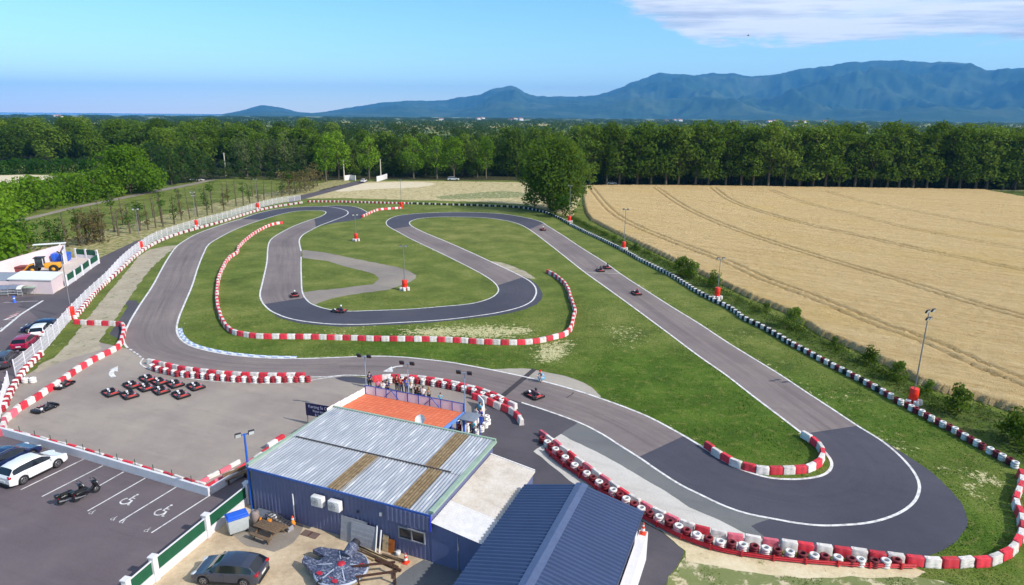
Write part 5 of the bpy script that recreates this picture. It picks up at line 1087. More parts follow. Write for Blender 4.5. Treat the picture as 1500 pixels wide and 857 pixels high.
MB().lathe([(0, .95), (.35, .95), (.45, .90), (1.1, .84), (1.62, .70)], 36).lathe([(1.60, .50), (1.1, .34), (0, .30)], 36).build('hull', M_SAU, so); MB().lathe([(1.62, .70), (1.70, .66), (1.70, .56), (1.60, .50)], 36).build('rim', M_HULLE, so); ball('hatch', (0, 0, .95), (.26, .26, .10), M_HULLR, so)
for s in (-1, 1): b = MB(); b.poly([(-1.1, s*.2), (-1.1, s*1.25), (-2.6, s*.78), (-2.8, s*.34)], .42, .72); b.build('nose_arm', M_SAU, so)
for a in (.5, 1.6, 2.4, 3.6, 4.6, 5.6): MB().box((1.0*math.cos(a), 1.0*math.sin(a), .875), (.9, .07, .03), rot=Matrix.Rotation(a, 3, 'Z') @ Matrix.Rotation(.10, 3, 'Y')).build('rib', M_HULLE, so)
for a, r in ((.55, 1.3), (2.1, 1.1), (4.2, 1.35), (4.9, 1.05), (5.2, 1.4)): b = MB(); b.poly([(r*math.cos(a) + .22*math.cos(t), r*math.sin(a) + .16*math.sin(t)) for t in np.linspace(0, 2*PI, 9)[:-1]], .80, .80 + .03); b.build('red_patch', M_HULLR, so)
b = MB(); b.tube([(-.25, .75, .85), (-.35, 1.55, 1.12)], [.36, .40], 14); b.build('turret', M_SAU, so); MB().tube([(-.35, 1.55, 1.12), (-.40, 1.9, 1.22)], [.34, .28], 14).build('turret_cap', M_LAMPB, so)
b = MB(); b.lathe([(.0, -.12), (.24, -.12), (.26, 0), (.24, .12), (0, .12)], 14, (-.2, -1.55, .5), 0, 'Y'); b.build('hub', M_LAMPB, so)
for a in (.6, 2.4, 4.3): MB().tube([(1.0*math.cos(a), 1.0*math.sin(a), .4), (1.15*math.cos(a), 1.15*math.sin(a), 0)], .05, 6).build('leg', M_STEEL, so)
# bench in the shadow between low wall and club house
o = thing('bench', 'dark bench standing in the shade between the low wall and the club house', 'bench', (*G(347,704), .01), BANG + 1.25); MB().box((0, 0, .45), (1.9, .42, .06)).build('seat', M_WOOD, o); MB().box((0, .24, .72), (1.9, .05, .3)).build('backrest', M_WOOD, o)
for x in (-.7, .7): MB().box((x, 0, .21), (.08, .4, .42)).build('leg', M_RUST, o)
# ================================================================= COMPOUND ON THE WEST SIDE
M_PINK = mat('pale_pink_render', rgb(224,204,206), .85, var=.04, scale=1); M_WROOF = mat('white_roof', rgb(226,228,226), .7, var=.05, scale=.7); M_GROOF = mat('grey_roof', rgb(138,146,158), .7, var=.1)
cb = thing('depot_building', 'flat roofed pale pink building with a white roof slab beside the far road', 'building', (*G(78,431), 0))
def Lc(px, z=0): p = G(*px, z); return (p[0] - cb.location.x, p[1] - cb.location.y)
A_, B_ = Lc((78,431)), Lc((93.5,419)); w_ = (-7.0, 0.4); C_ = (B_[0] + w_[0], B_[1] + w_[1]); D_ = (A_[0] + w_[0], A_[1] + w_[1])
MB().poly([A_, B_, C_, D_], 0, 2.25).build('wall', M_PINK, cb); MB().poly([(p[0]*1.0 + (.15 if i < 2 else -.1), p[1] + (-.15 if i in (0, 3) else .15)) for i, p in enumerate((A_, B_, C_, D_))], 2.25, 2.42).build('roof', M_WROOF, cb)
b = MB(); b.poly([(D_[0] - .02, D_[1] + .02), (C_[0] - .02, C_[1] + .5), (C_[0] - 13, C_[1] + .4), (D_[0] - 13, D_[1] - .4)], 0, 2.0); b.build('side_wing', M_PINK, cb); MB().poly([(D_[0], D_[1] + .02), (C_[0], C_[1] + .5), (C_[0] - 13, C_[1] + .4), (D_[0] - 13, D_[1] - .4)], 2.003, 2.1).build('wing_roof', M_GROOF, cb)
P = [Vector(p) for p in GP([(-30,416),(0,406),(18,400),(50,390),(80,381),(96.5,377)])]
wall('compound_wall', None, 2.6, .25, M_PINK, 'tall pale pink wall at the back of the depot yard', gp=P)
wall('compound_wall', [(96.8,377),(98,383),(95,387)], 2.6, .25, M_WWALL, 'short white return wall beside the blue skip in the depot yard')
o = thing('roof_canopy', 'flat pale canopy roof behind the depot back wall', 'canopy', (*G(76,376), 0)); MB().box((0, 0, 2.62), (5.5, 1.2, .10), .45).build('roof', M_WROOF, o)
for x in (-2.5, 0, 2.5): MB().tube([(x*math.cos(.45), x*math.sin(.45), 0), (x*math.cos(.45), x*math.sin(.45), 2.56)], .08, 6).build('post', M_GALV, o)
df = thing('depot_fence', 'white wall with dark green fence panels at the corner of the depot yard', 'fence', (*G(99,418), 0)); P = [Vector(p) - Vector(df.location[:2]) for p in GP([(98,419),(110,411),(121,403),(132,394.5),(144.5,386),(143,380),(127,378.5),(112,377.5)])]
for a, c in zip(P, P[1:]):
    d = c - a; t = math.atan2(d.y, d.x); m_ = (a+c)/2; MB().box((m_.x, m_.y, .35), (d.length - .05, .2, .7), t).build('low_wall', M_WWALL, df); MB().box((m_.x, m_.y, 1.25), (d.length - .35, .05, 1.05), t).build('panel', M_GRN, df)
for p in P: MB().box((p.x, p.y, .95), (.34, .34, 1.9), t).build('post', M_WWALL, df)
# yellow loader
M_YEL = mat('yellow_machine_paint', rgb(226,158,44), .5, var=.12); ld = thing('loader', 'yellow wheel loader with a dark roofed cab parked in the depot yard', 'loader', (*G(66,399), 0), .35)
MB().box((1.4, 0, 1.25), (2.4, 1.3, .9), bev=.1).build('engine_cover', M_YEL, ld); cbn = MB().box((-.5, 0, 1.9), (1.4, 1.4, 1.7), taper=.88, bev=.06).build('cab', M_GLASSD, ld); MB().box((-.5, 0, 2.8), (1.6, 1.6, .14), bev=.04).build('roof', M_LAMPB, cbn)
for x, y in ((-.68, -.68), (-.68, .68), (.68, -.68), (.68, .68)): MB().box((-.5 + x*.93, y*.93, 1.9), (.09, .09, 1.7)).build('cab_pillar', M_ACW, cbn)
for x in (-1.5, 1.7):
    for s in (-1, 1): wv = MB().lathe([(.35, -.25), (.7, -.25), (.75, -.15), (.75, .15), (.7, .25), (.35, .25)], 18, (x, s*1.0, .75), 0, 'Y').build('wheel', M_TBLACK, ld, 40); MB().lathe([(0, -.2), (.36, -.2), (.36, .2), (0, .2)], 12, (x, s*1.0, .75), 0, 'Y').build('rim', M_YEL, wv)
for s in (-1, 1): MB().tube([(-1.3, s*.5, 1.7), (-2.2, s*.5, 1.5), (-3.0, s*.5, .6)], .11, 6).build('arm', M_YEL, ld)
b = MB(); prof = [(-2.9, .9), (-3.1, .4), (-3.4, .12), (-3.9, .08)]; b.add([(x, s*1.2, z) for x, z in prof for s in (-1, 1)], [(2*i, 2*i+1, 2*i+3, 2*i+2) for i in range(3)]); b.add([(x, -1.2, z) for x, z in prof] + [(x, 1.2, z) for x, z in prof], [(0, 1, 2, 3), (7, 6, 5, 4)]); b.build('bucket', M_YEL, ld)
o = thing('skip', 'bright blue skip by the end of the depot back wall', 'skip', (*G(91,382), 0), .3); b = MB(); b.box((0, 0, .8), (2.6, 1.7, 1.5), taper=1.12); b.build('body', M_LID, o)
for i in range(5): MB().box((-1.1 + i*.55, -.98, .8), (.08, .08, 1.4)).build('rib', M_LID, o)
o = thing('loader', 'dark machine part with pale arm parked by the end wall of the depot', 'machine', (*G(86,372), 0), .5); MB().box((0, 0, .9), (1.8, .9, .5), bev=.1).build('body', M_LAMPB, o); MB().tube([(-.6, 0, .9), (.9, 0, 2.3)], .12, 6).build('arm', M_ACW, o); MB().box((0, 0, .33), (1.5, .8, .64)).build('base', M_FRAME, o)
o = thing('skip', 'low dark red skip in front of the yellow loader', 'skip', (*G(38,397), 0), .3); b = MB(); b.box((0, 0, .5), (4.0, 1.4, 1.0), taper=1.1); b.build('body', mat('dark_red_paint', rgb(120,56,60), .6), o); MB().box((0, -.8, .75), (4.2, .08, .1)).build('rail', M_RUST, o)
# shelters with trolleys in front
for i, (p, lb, L) in enumerate((((9.5,432),'left trolley shelter with a curved grey roof against the pink wall',1.7),((23.5,431.5),'middle trolley shelter with a curved grey roof against the pink wall',1.7),((34.5,432),'narrow white trolley shelter at the end of the row',.8))):
    o = thing('trolley_shelter', lb, 'shelter', (*G(*p), 0), .05)
    b = MB(); b.add([(x, y, z) for x in (-L/2, L/2) for y, z in ((-.9, 1.15), (-.6, 1.45), (-.1, 1.55), (.5, 1.5))], [(0, 4, 5, 1), (1, 5, 6, 2), (2, 6, 7, 3)], 0, True); b.build('roof', mat('smoky_roof', rgb(120,128,146), .3) if i < 2 else M_ACW, o)
    for x in (-L/2 + .05, L/2 - .05):
        for y in (-.75, .45): MB().tube([(x, y, 0), (x, y, 1.42)], .035, 6).build('post', M_FRAME, o)
    for z in (.35, .8): MB().box((0, -.75, z), (L, .04, .07)).build('rail', M_ACW, o)
o = thing('bollard', 'small bright blue bollard on the far car park line', 'bollard', (*G(21.5,443), 0)); MB().lathe([(.3, 0), (.3, .05), (.16, .08), (.15, .95), (.1, 1.05), (0, 1.06)], 14).build('body', M_LID, o); MB().lathe([(.158, .6), (.158, .75)], 14).build('band', M_ACW, o)
o = thing('low_shelter', 'low pale green grey shelter roof against the pink depot wall', 'shelter', (*G(44,431), 0), .05); MB().box((0, 0, 1.15), (2.0, 1.0, .1)).build('roof', M_GTRIM, o)
for x in (-.9, .9): MB().tube([(x, -.4, 0), (x, -.4, 1.1)], .04, 6).build('post', M_FRAME, o)
# far entrance: low white walls, gate pillars
wall('entrance_wall', [(505,264.5),(513,263.5),(521,264.5)], 2.2, .3, M_WWALL, 'white entrance wall left of the far access road'); wall('entrance_wall', [(552,266),(560,264),(567,261.5)], 2.2, .3, M_WWALL, 'white entrance wall right of the far access road')
for p, lb in (((504.5,264.5),'pale telegraph pole left of the far access road'),((558,262),'pale telegraph pole right of the far access road'),((331.5,260),'tall pale concrete pole beside the lane on the west meadow')):
    o = thing('utility_pole', lb, 'pole', (*G(*p), 0)); hh = 9 if p[0] > 400 else 11; MB().tube([(0, 0, 0), (0, 0, hh)], [.32, .2], 8).build('pole', mat('pale_concrete_pole', rgb(190,184,172), .8), o); MB().box((0, 0, hh - .4), (1.6, .12, .14)).build('crossarm', M_GALV, o)
o = thing('far_house', 'small white house glimpsed between the trunks of the plane trees', 'house', (*G(1078,271), 0)); o.location.y += 22; MB().box((0, 0, 2.6), (13, 8, 5.2)).build('wall', M_WWALL, o); b = MB(); b.poly([(-7, -4.4), (7, -4.4), (7, 4.4), (-7, 4.4)], 5.2, 5.5); b.build('roof', M_WROOF, o); MB().box((-2, -4.03, 2.9), (1.2, .06, 1.4)).build('window', M_GLASSD, o)
o = thing('boulder_pile', 'pale heap of rubble at the bend of the western lane', 'rubble', (*G(288,264), 0)); b = MB()
for i in range(9): 
    x, y, r = random.uniform(-3, 3), random.uniform(-1, 1), random.uniform(.4, .9); b.lathe([(0, r*.7), (r*.6, r*.6), (r, r*.1), (r*.8, 0)], 7, (x, y, 0))
b.build('stones', M_CONC, o)
# ================================================================= CARS
M_CGLASS = mat('car_glass', rgb(26,30,36), .06, spec=.7, var=.03); M_CTRIM = mat('black_trim', rgb(30,30,32), .6); M_CRIM = mat('alloy', rgb(150,150,154), .3, .7); M_CHEAD = mat('headlight_glass', rgb(214,218,222), .1, spec=.7); M_CTAIL = mat('tail_light_red', rgb(170,20,30), .2, spec=.6); M_PLATE = mat('plate_white', rgb(224,224,220), .5)
def paint(n, r, g, b, metal=.0): return mat(n, rgb(r, g, b), .28, metal, var=.02, coat=.7, spec=.5)
def interp(T, x):
    for (a, va), (b, vb) in zip(T, T[1:]):
        if x <= b: t = (x - a) / (b - a); t = max(0, min(1, t)); t = t*t*(3 - 2*t) if False else t; return va + (vb - va) * t
    return T[-1][1]
STYLES = {
 'suv':    dict(L=4.6, W=1.86, H=1.66, r=.36, wb=(-1.32, 1.36), belt=[(-2.3,.88),(-2.2,1.04),(-1.2,1.08),(.6,1.02),(1.3,.98),(2.0,.86),(2.25,.70),(2.3,.55)], roof=[(-2.3,.9),(-2.22,1.06),(-1.80,1.52),(-1.3,1.62),(-.3,1.66),(.35,1.58),(.75,1.36),(1.25,1.03),(1.4,.99),(2.3,.56)], ws=(.38,1.2), rw=(-2.2,-1.8)),
 'hatch':  dict(L=4.3, W=1.80, H=1.50, r=.33, wb=(-1.25, 1.32), belt=[(-2.15,.80),(-2.05,.96),(-1.2,.98),(.6,.92),(1.2,.90),(1.85,.78),(2.1,.62),(2.15,.5)], roof=[(-2.15,.82),(-2.05,.98),(-1.62,1.36),(-1.1,1.47),(-.2,1.50),(.35,1.43),(.75,1.22),(1.22,.93),(1.35,.90),(2.15,.51)], ws=(.38,1.15), rw=(-2.03,-1.62)),
 'estate': dict(L=4.75, W=1.84, H=1.56, r=.34, wb=(-1.36, 1.45), belt=[(-2.37,.84),(-2.3,.96),(-1.2,.98),(.7,.94),(1.4,.92),(2.05,.80),(2.3,.64),(2.37,.5)], roof=[(-2.37,.86),(-2.3,1.0),(-2.0,1.42),(-1.6,1.50),(-.2,1.55),(.45,1.47),(.85,1.25),(1.32,.95),(1.5,.92),(2.37,.51)], ws=(.48,1.25), rw=(-2.28,-2.0)),
}
def car(label, style, pm, rails=False, name='parked_car', spoiler=False):
    S = STYLES[style]; L, W, r = S['L'], S['W'], S['r']; o = thing(name, label, 'car')
    n = 78; xs = [-L/2 + L*i/n for i in range(n+1)]; P = []
    for x in xs:
        e = min(1, (L/2 - abs(x))/.55); wf = .84 + .16*math.sqrt(max(0, 1 - (1-e)**2)); hw = W/2*wf
        zb, zr = interp(S['belt'], x), max(interp(S['roof'], x), interp(S['belt'], x) + .012)
        sill = .22 + .10*(1-e)
        for xw in S['wb']:
            d = abs(x - xw); ra = r + .06
            if d < ra: sill = max(sill, r + math.sqrt(ra*ra - d*d)*.98)
        sill = min(sill, zb - .10); k = min(1, (zr - zb)/.42)
        tuck = hw*(1 - .0*k); rw_ = hw*(.965 - .20*k); zsh = zb + .02
        P.append([(hw*.86, sill-.0), (hw*.97, sill), (hw*1.0, sill + (zb-sill)*.35), (hw*1.0, sill + (zb-sill)*.7), (hw*.975, zb-.02), (hw*.955, zsh), (hw*.955 + (rw_ - hw*.955)*.88, zsh + (zr - zsh)*.84), (rw_*.93, zr - .025*k), (rw_*.62, zr + .012*k), (0, zr + .022*k)])
    m = len(P[0]); V = []
    for i, x in enumerate(xs):
        V += [(x, y, z) for y, z in P[i]] + [(x, -y, z) for y, z in reversed(P[i][:-1])]
    M = 2*m - 1; body = MB(); gl = {'windscreen': MB(), 'rear_window': MB(), 'side_window': [MB(), MB()]}; fb = []
    ws, rw = S['ws'], S['rw']; pillars = [.0, -.95] if style != 'hatch' else [.0, -.85]
    for i in range(n):
        xm = (xs[i] + xs[i+1])/2
        for j in range(M-1):
            f = (i*M+j, (i+1)*M+j, (i+1)*M+j+1, i*M+j+1); jj = j if j < m-1 else M-2-j
            tgt = None
            if jj in (7, 8) and ws[0] < xm < ws[1]: tgt = 'windscreen'
            if jj in (7, 8) and rw[0] < xm < rw[1]: tgt = 'rear_window'
            if jj == 5 and rw[1] - .12 < xm < ws[1] - .28 and interp(S['roof'], xm) - interp(S['belt'], xm) > .18 and True: tgt = ('side_window', 0 if j < m-1 else 1)
            q = [V[t] for t in f]
            if tgt is None: fb.append(f)
            elif isinstance(tgt, str): gl[tgt].add(q, [(0, 1, 2, 3)], 0, True)
            else: gl['side_window'][tgt[1]].add(q, [(0, 1, 2, 3)], 0, True)
    body.add(V, fb, 0, True)
    for i in (0, n): body.add([V[i*M+j] for j in range(M)], [tuple(range(M)) if i else tuple(range(M-1, -1, -1))])
    bo = body.build('body', pm, o, 32)
    for k_, b in gl.items():
        for bb in (b if isinstance(b, list) else [b]):
            if bb.v: bb.build(k_, M_CGLASS, o)
    MB().box((0, 0, .30), (L*.90, W*.80, .22)).build('underbody', M_CTRIM, o)
    for xw in S['wb']:
        for s in (-1, 1):
            y = s*(W/2 - .115); w = MB().lathe([(.18, -.11), (r-.03, -.11), (r, -.08), (r, .08), (r-.03, .11), (.18, .11)], 22, (xw, y, r), 0, 'Y').build('wheel', M_TBLACK, o, 40)
            b = MB(); b.lathe([(0, s*-.095), (r*.66, s*-.105)], 18, (xw, y, r), 0, 'Y')
            ro = MB(); ro.lathe([(r*.56, -.11), (r*.68, -.115), (r*.68, .115), (r*.56, .11)], 18, (xw, y, r), 0, 'Y')
            for q_ in range(5): a = q_*2*PI/5; ro.box((xw + r*.32*math.cos(a), y + s*.095, r + r*.32*math.sin(a)), (r*.62, .03, .06), rot=Matrix.Rotation(-a, 3, 'Y'))
            ro.build('rim', M_CRIM, w)
    zb = interp(S['belt'], L/2 - .25); zt = interp(S['belt'], -L/2 + .12)
    for s in (-1, 1):
        MB().box((L/2 - .22, s*W*.36, zb - .05), (.30, .36, .15), rot=Matrix.Rotation(-s*.35, 3, 'Z') @ Matrix.Rotation(.25, 3, 'Y'), bev=.04).build('headlight', M_CHEAD, o)
        MB().box((-L/2 + .12, s*W*.375, zt - .08), (.22, .34, .20), rot=Matrix.Rotation(s*.30, 3, 'Z'), bev=.05).build('taillight', M_CTAIL, o)
        xm = ws[1] - .32; mr = MB().box((xm, s*(W/2 + .07), interp(S['belt'], xm) + .06), (.16, .22, .14), bev=.04).build('wing_mirror', pm, o)
        for xh in ((-.75, .12) if style != 'hatch' else (-.7, .15)): MB().box((xh, s*(W/2 + .008), interp(S['belt'], xh) - .12), (.18, .03, .035), bev=.008).build('door_handle', pm, o)
        b = MB()
        for xd in (.95, -.02, -.98): z0, z1 = .36, interp(S['belt'], xd) - .02; b.box((xd, s*(W/2 + .001), (z0+z1)/2), (.012, .006, z1-z0))
        b.box((0, s*(W/2 - .004), .27), (S['wb'][1] - S['wb'][0] - 2*r - .1, .03, .10)); b.build('door_seam', M_CTRIM, o)
        if rails: MB().tube([(-1.7, s*W*.36, interp(S['roof'], -1.7) + .0), (-1.5, s*W*.36, interp(S['roof'], -1.5) + .05), (-.2, s*W*.36, interp(S['roof'], -.2) + .06), (.25, s*W*.36, interp(S['roof'], .25) + .03)], .022, 6).build('roof_rail', M_CRIM, o)
    for x, z in ((-L/2 + .005, .62), (L/2 - .03, .42)): MB().box((x, 0, z), (.05, .52, .12)).build('number_plate', M_PLATE, o)
    for x, s in ((-L/2 + .06, -1), (L/2 - .08, 1)): MB().box((x, 0, .34), (.22, W*.80, .20), bev=.05).build('bumper', M_CTRIM, o)
    MB().box((L/2 - .035, 0, .56), (.06, W*.42, .12), bev=.02).build('grille', M_CTRIM, o)
    return o
def park(o, px, to, s=1.0):
    x, y = G(*px); a, b = G(*to); o.location = (x, y, .02); o.rotation_euler = (0, 0, math.atan2(b-y, a-x)); o.scale = (s,)*3; return o
P_WHITE, P_NAVY, P_GREY, P_RED, P_DARK, P_SIL = paint('white_car_paint', 226,226,228), paint('dark_blue_car_paint', 24,36,76), paint('slate_grey_car_paint', 66,70,86, .3), paint('dark_red_car_paint', 150,24,66), paint('dark_grey_car_paint', 64,62,72), paint('silver_car_paint', 190,194,200, .4)
bay = (44, 69)  # bays point away from the viewer
def bay_dir(px): return (px[0] + 92, px[1] - 45)
park(car('white SUV with dark windows parked nose to the low wall', 'suv', P_WHITE), (50,694), bay_dir((50,694)))
park(car('dark blue estate car with roof rails parked beside the white SUV', 'estate', P_NAVY, True), (12,681), bay_dir((12,681)))
park(car('slate grey hatchback parked in the service yard', 'hatch', P_GREY), (339,846), (300,843.5))
park(car('dark red car parked along the white fence', 'hatch', P_RED), (38,507), (72,478))
park(car('white car parked along the white fence behind the dark red car', 'hatch', P_WHITE), (61,490), (80,470))
park(car('navy car parked nearest the floodlight mast along the white fence', 'hatch', P_NAVY), (62,484), (30,486)).location.z = .02
park(car('dark grey car parked nearest the bend of the white fence', 'estate', P_DARK), (8,533), (40,500))
park(car('white car arriving through the far entrance walls', 'hatch', P_WHITE, name='car'), (533,267), (545,263))
park(car('silver white car parked at the far edge of the dry meadow', 'estate', P_SIL, name='car'), (664,264.5), (690,264.5), 1.1)
park(car('small white car driving behind the far edge of the wheat field', 'hatch', P_WHITE, name='car'), (896,270.5), (930,271), 1.0)
# ================================================================= MOTORBIKES
M_MBLK = mat('black_motorbike_plastic', rgb(24,24,28), .3, var=.1, coat=.5); M_SEATB = mat('black_seat', rgb(20,20,22), .7)
def scooter(label, s=1.0):
    o = thing('motorbike', label, 'motorbike')
    for x in (-.72, .72):
        w = MB().lathe([(.18, -.07), (.29, -.07), (.31, 0), (.29, .07), (.18, .07)], 18, (x, 0, .31), 0, 'Y').build('wheel', M_TBLACK, o, 50); MB().lathe([(0, -.04), (.19, -.05), (.19, .05), (0, .04)], 12, (x, 0, .31), 0, 'Y').build('rim', M_CRIM, w)
    b = MB(); b.tube([(-.55, 0, .62), (-.2, 0, .60), (.12, 0, .38), (.45, 0, .5), (.62, 0, .95)], [.17, .20, .16, .15, .14], 10); b.box((-.45, 0, .58), (.75, .36, .28), bev=.09); b.build('body', M_MBLK, o)
    MB().box((-.35, 0, .80), (.85, .32, .13), bev=.05).build('saddle', M_SEATB, o)
    b = MB(); b.box((.66, 0, .86), (.26, .46, .46), rot=Matrix.Rotation(-.35, 3, 'Y'), bev=.08); b.build('front_fairing', M_MBLK, o)
    MB().box((.72, 0, 1.18), (.03, .36, .36), rot=Matrix.Rotation(-.45, 3, 'Y'), bev=.01).build('windscreen', M_CGLASS, o)
    MB().box((.80, 0, .88), (.06, .26, .14), bev=.02).build('headlight', M_CHEAD, o)
    MB().tube([(.50, -.38, 1.06), (.58, -.2, 1.02), (.58, .2, 1.02), (.50, .38, 1.06)], .018, 6).build('handlebar', M_CTRIM, o)
    for k_ in (-1, 1): MB().box((.60, k_*.36, 1.20), (.04, .14, .09), bev=.02).build('mirror', M_CTRIM, o); MB().tube([(.62, k_*.10, .9), (.72, k_*.10, .32)], .03, 6).build('fork', M_CRIM, o)
    MB().tube([(-.15, -.18, .30), (-.55, -.22, .34), (-.95, -.22, .42)], [.035, .06, .065], 8).build('exhaust', M_CRIM, o)
    MB().box((-.95, 0, .82), (.34, .36, .28), bev=.06).build('top_box', M_MBLK, o); MB().box((-.92, 0, .62), (.05, .22, .07)).build('taillight', M_CTAIL, o); MB().tube([(0, .1, .25), (.05, .35, .02)], .015, 5).build('kickstand', M_CRIM, o)
    o.scale = (s,)*3; return o
park(scooter('black touring scooter parked nearest the white parking line', ), (128,728), (170,708), .98)
park(scooter('black touring scooter parked on the outer side of the pair', ), (107,733), (150,715), .98)
# ================================================================= TREES
def leaf_mat(name, c1, c2, c3):
    k = NB(name); P = k.pos(); n = k.noise(P, .35, 4, .6); n2 = k.noise(P, 1.7, 3, .7)
    oi = k.new('ShaderNodeObjectInfo'); f = k.math('ADD', k.math('MULTIPLY', n, .55), k.math('ADD', k.math('MULTIPLY', oi.outputs['Random'], .42), k.math('MULTIPLY', n2, .28)))
    c = k.ramp(f, [(.32, c1), (.62, c2), (.95, c3)])
    N = k.N; b = k.b; d = k.new('ShaderNodeBsdfDiffuse'); t = k.new('ShaderNodeBsdfTranslucent'); mx = k.new('ShaderNodeMixShader')
    k.put(d.inputs['Color'], c); k.put(t.inputs['Color'], k.mix(.5, c, rgb(150,170,50))); mx.inputs[0].default_value = .36
    k.L.new(d.outputs[0], mx.inputs[1]); k.L.new(t.outputs[0], mx.inputs[2]); k.L.new(mx.outputs[0], N['Material Output'].inputs['Surface']); N.remove(b); return k.m
L_PLANE = leaf_mat('plane_leaves', rgb(48,70,24), rgb(80,106,36), rgb(122,144,60)); L_BRIGHT = leaf_mat('bright_leaves', rgb(72,104,24), rgb(100,136,36), rgb(126,158,50)); L_WEST = leaf_mat('light_green_leaves', rgb(58,82,22), rgb(92,118,36), rgb(132,150,58)); L_DARK = leaf_mat('dark_leaves', rgb(34,56,30), rgb(48,72,38), rgb(64,88,44)); L_GREY = leaf_mat('grey_green_leaves', rgb(58,76,44), rgb(78,96,58), rgb(98,112,72)); L_BROWN = leaf_mat('brown_twigs', rgb(80,72,48), rgb(104,92,62), rgb(126,112,78)); L_IVY = leaf_mat('ivy_leaves', rgb(30,62,20), rgb(46,84,26), rgb(66,104,34)); L_BIG = leaf_mat('walnut_leaves', rgb(56,80,28), rgb(80,106,40), rgb(108,132,58)); L_WEED = leaf_mat('weeds', rgb(34,54,22), rgb(54,78,30), rgb(104,110,58))  # western wood leaf tone lies between the plane and bright greens
M_BARK = mat('bark', rgb(96,84,70), .9, var=.25, scale=3, bump=.3); M_BARKL = mat('pale_bark', rgb(92,84,70), .9, var=.25, scale=3)
def leaves(blobs, n_per, size, rng, up=.25, flat=.6):
    """leaf quads on and inside a set of ellipsoidal clumps"""
    V = []; k = 0
    C, Q = [], []
    for (c, r) in blobs:
        n = max(6, int(n_per * (r[0]*r[1] + r[0]*r[2] + r[1]*r[2])/3))
        d = rng.normal(size=(n, 3)); d /= np.linalg.norm(d, axis=1)[:, None]; rad = rng.uniform(.62, 1.06, n)**.7
        p = np.array(c) + d*np.array(r)*rad[:, None]
        nrm = d*flat + rng.normal(size=(n, 3))*.45 + np.array([0, 0, up]); C.append(p); Q.append(nrm/np.linalg.norm(nrm, axis=1)[:, None])
    p = np.concatenate(C); nrm = np.concatenate(Q); n = len(p)
    a = np.cross(nrm, rng.normal(size=(n, 3))); a /= np.linalg.norm(a, axis=1)[:, None]; b = np.cross(nrm, a); s = size*rng.uniform(.55, 1.25, n)[:, None]; w = rng.uniform(.55, 1, n)[:, None]
    V = np.stack([p - a*s - b*s*w*.5, p + a*s*.2 - b*s*w, p + a*s + b*s*w*.4, p - a*s*.3 + b*s*w], 1).reshape(-1, 3)
    return V, np.arange(4*n).reshape(n, 4)
def tree(label, h, w, leaf, bark=M_BARK, seed=1, base=.22, n_blob=22, dens=10, size=.5, shape='round', trunks=1, name='tree', cat='tree', group=None):
    rng = np.random.default_rng(seed); rr = random.Random(seed); o = thing(name, label, cat, group=group); bl = []; tips = []
    for i in range(n_blob):
        t = rr.random(); z = h*(base + (1-base)*(.08 + .86*t))
        u = (z/h - base)/(1-base)
        env = {'round': math.sqrt(max(.05, 1 - (2*u - .9)**2*.95)), 'cone': .15 + .85*(1-u)**.8, 'column': .55 + .45*math.sin(PI*min(1, u*.9+.1)), 'tall': .35 + .65*math.sin(PI*(.18 + .76*u)), 'bush': math.sqrt(max(.05, 1 - u*u*.9))}[shape]
        a = rr.uniform(0, 2*PI); rad = w/2*env*rr.uniform(.25, .82); s = w*rr.uniform(.13, .22)*(.75 + .45*env)
        if shape == 'column': s = w*rr.uniform(.25, .4)
        c = (rad*math.cos(a), rad*math.sin(a), min(z, h - s*.75)); bl.append((c, (s, s, s*rr.uniform(.7, .95)))); tips.append(c)
    V, Fq = leaves(bl, dens, size, rng); c = np_mesh('crown', V, Fq, leaf); c.parent = o
    b = MB(); tr = max(.05, h*.018)
    for k in range(trunks):
        a = 2*PI*k/max(1, trunks) + .4; ox, oy = (.0, .0) if trunks == 1 else (w*.06*math.cos(a), w*.06*math.sin(a))
        b.tube([(ox*.4, oy*.4, -.1), (ox, oy, h*base*.6), (ox*1.6 + rr.uniform(-.2, .2)*w*.05, oy*1.6, h*.5), (ox*2, oy*2, h*.84)], [tr*1.3, tr, tr*.6, tr*.15], 7)
    for i in range(0, len(tips), 2):
        tp = Vector(tips[i]); st = Vector((0, 0, max(h*base*.7, tp.z*.62))); b.tube([st, st.lerp(tp, .55) + Vector((0, 0, .03*h)), tp], [tr*.4, tr*.25, tr*.08], 5)
    b.build('trunk', bark, o); return o
def T(protos): return [Proto(p) for p in protos]
GR = 'plane trees in the long row behind the wheat field'; LR = 'plane tree in the long dense row behind the wheat field'
planes = T([tree(LR, 26, 12.5, L_PLANE, M_BARKL, 10+i, .13, 40, 12, .46, 'tall', group=GR) for i in range(6)])
rr = random.Random(3)
def at(px, dy=0.0): x, y = G(*px); return (x, y + dy, 0)
i = 0
for row_, (dy, st, hh) in enumerate(((0, 21.5, 1.0), (9, 22.5, 1.0), (18, 25, .98))):
    x = 866 + row_*9
    while x < 1540:
        yb = 271.5 + (x - 866)*.0105; planes[i % 6].put(at((x + rr.uniform(-4, 4), yb), dy), rr.uniform(0, 6.28), LR, GR, (hh*rr.uniform(.9, 1.15),)*2 + (hh*rr.uniform(.84, 1.06),)); i += 1; x += st
GM = 'trees standing behind the dry meadow'; mids = T([tree('tree', 21, 12, L_BRIGHT, M_BARKL, 30+i, .24, 26, 11, .42, 'round') for i in range(3)])
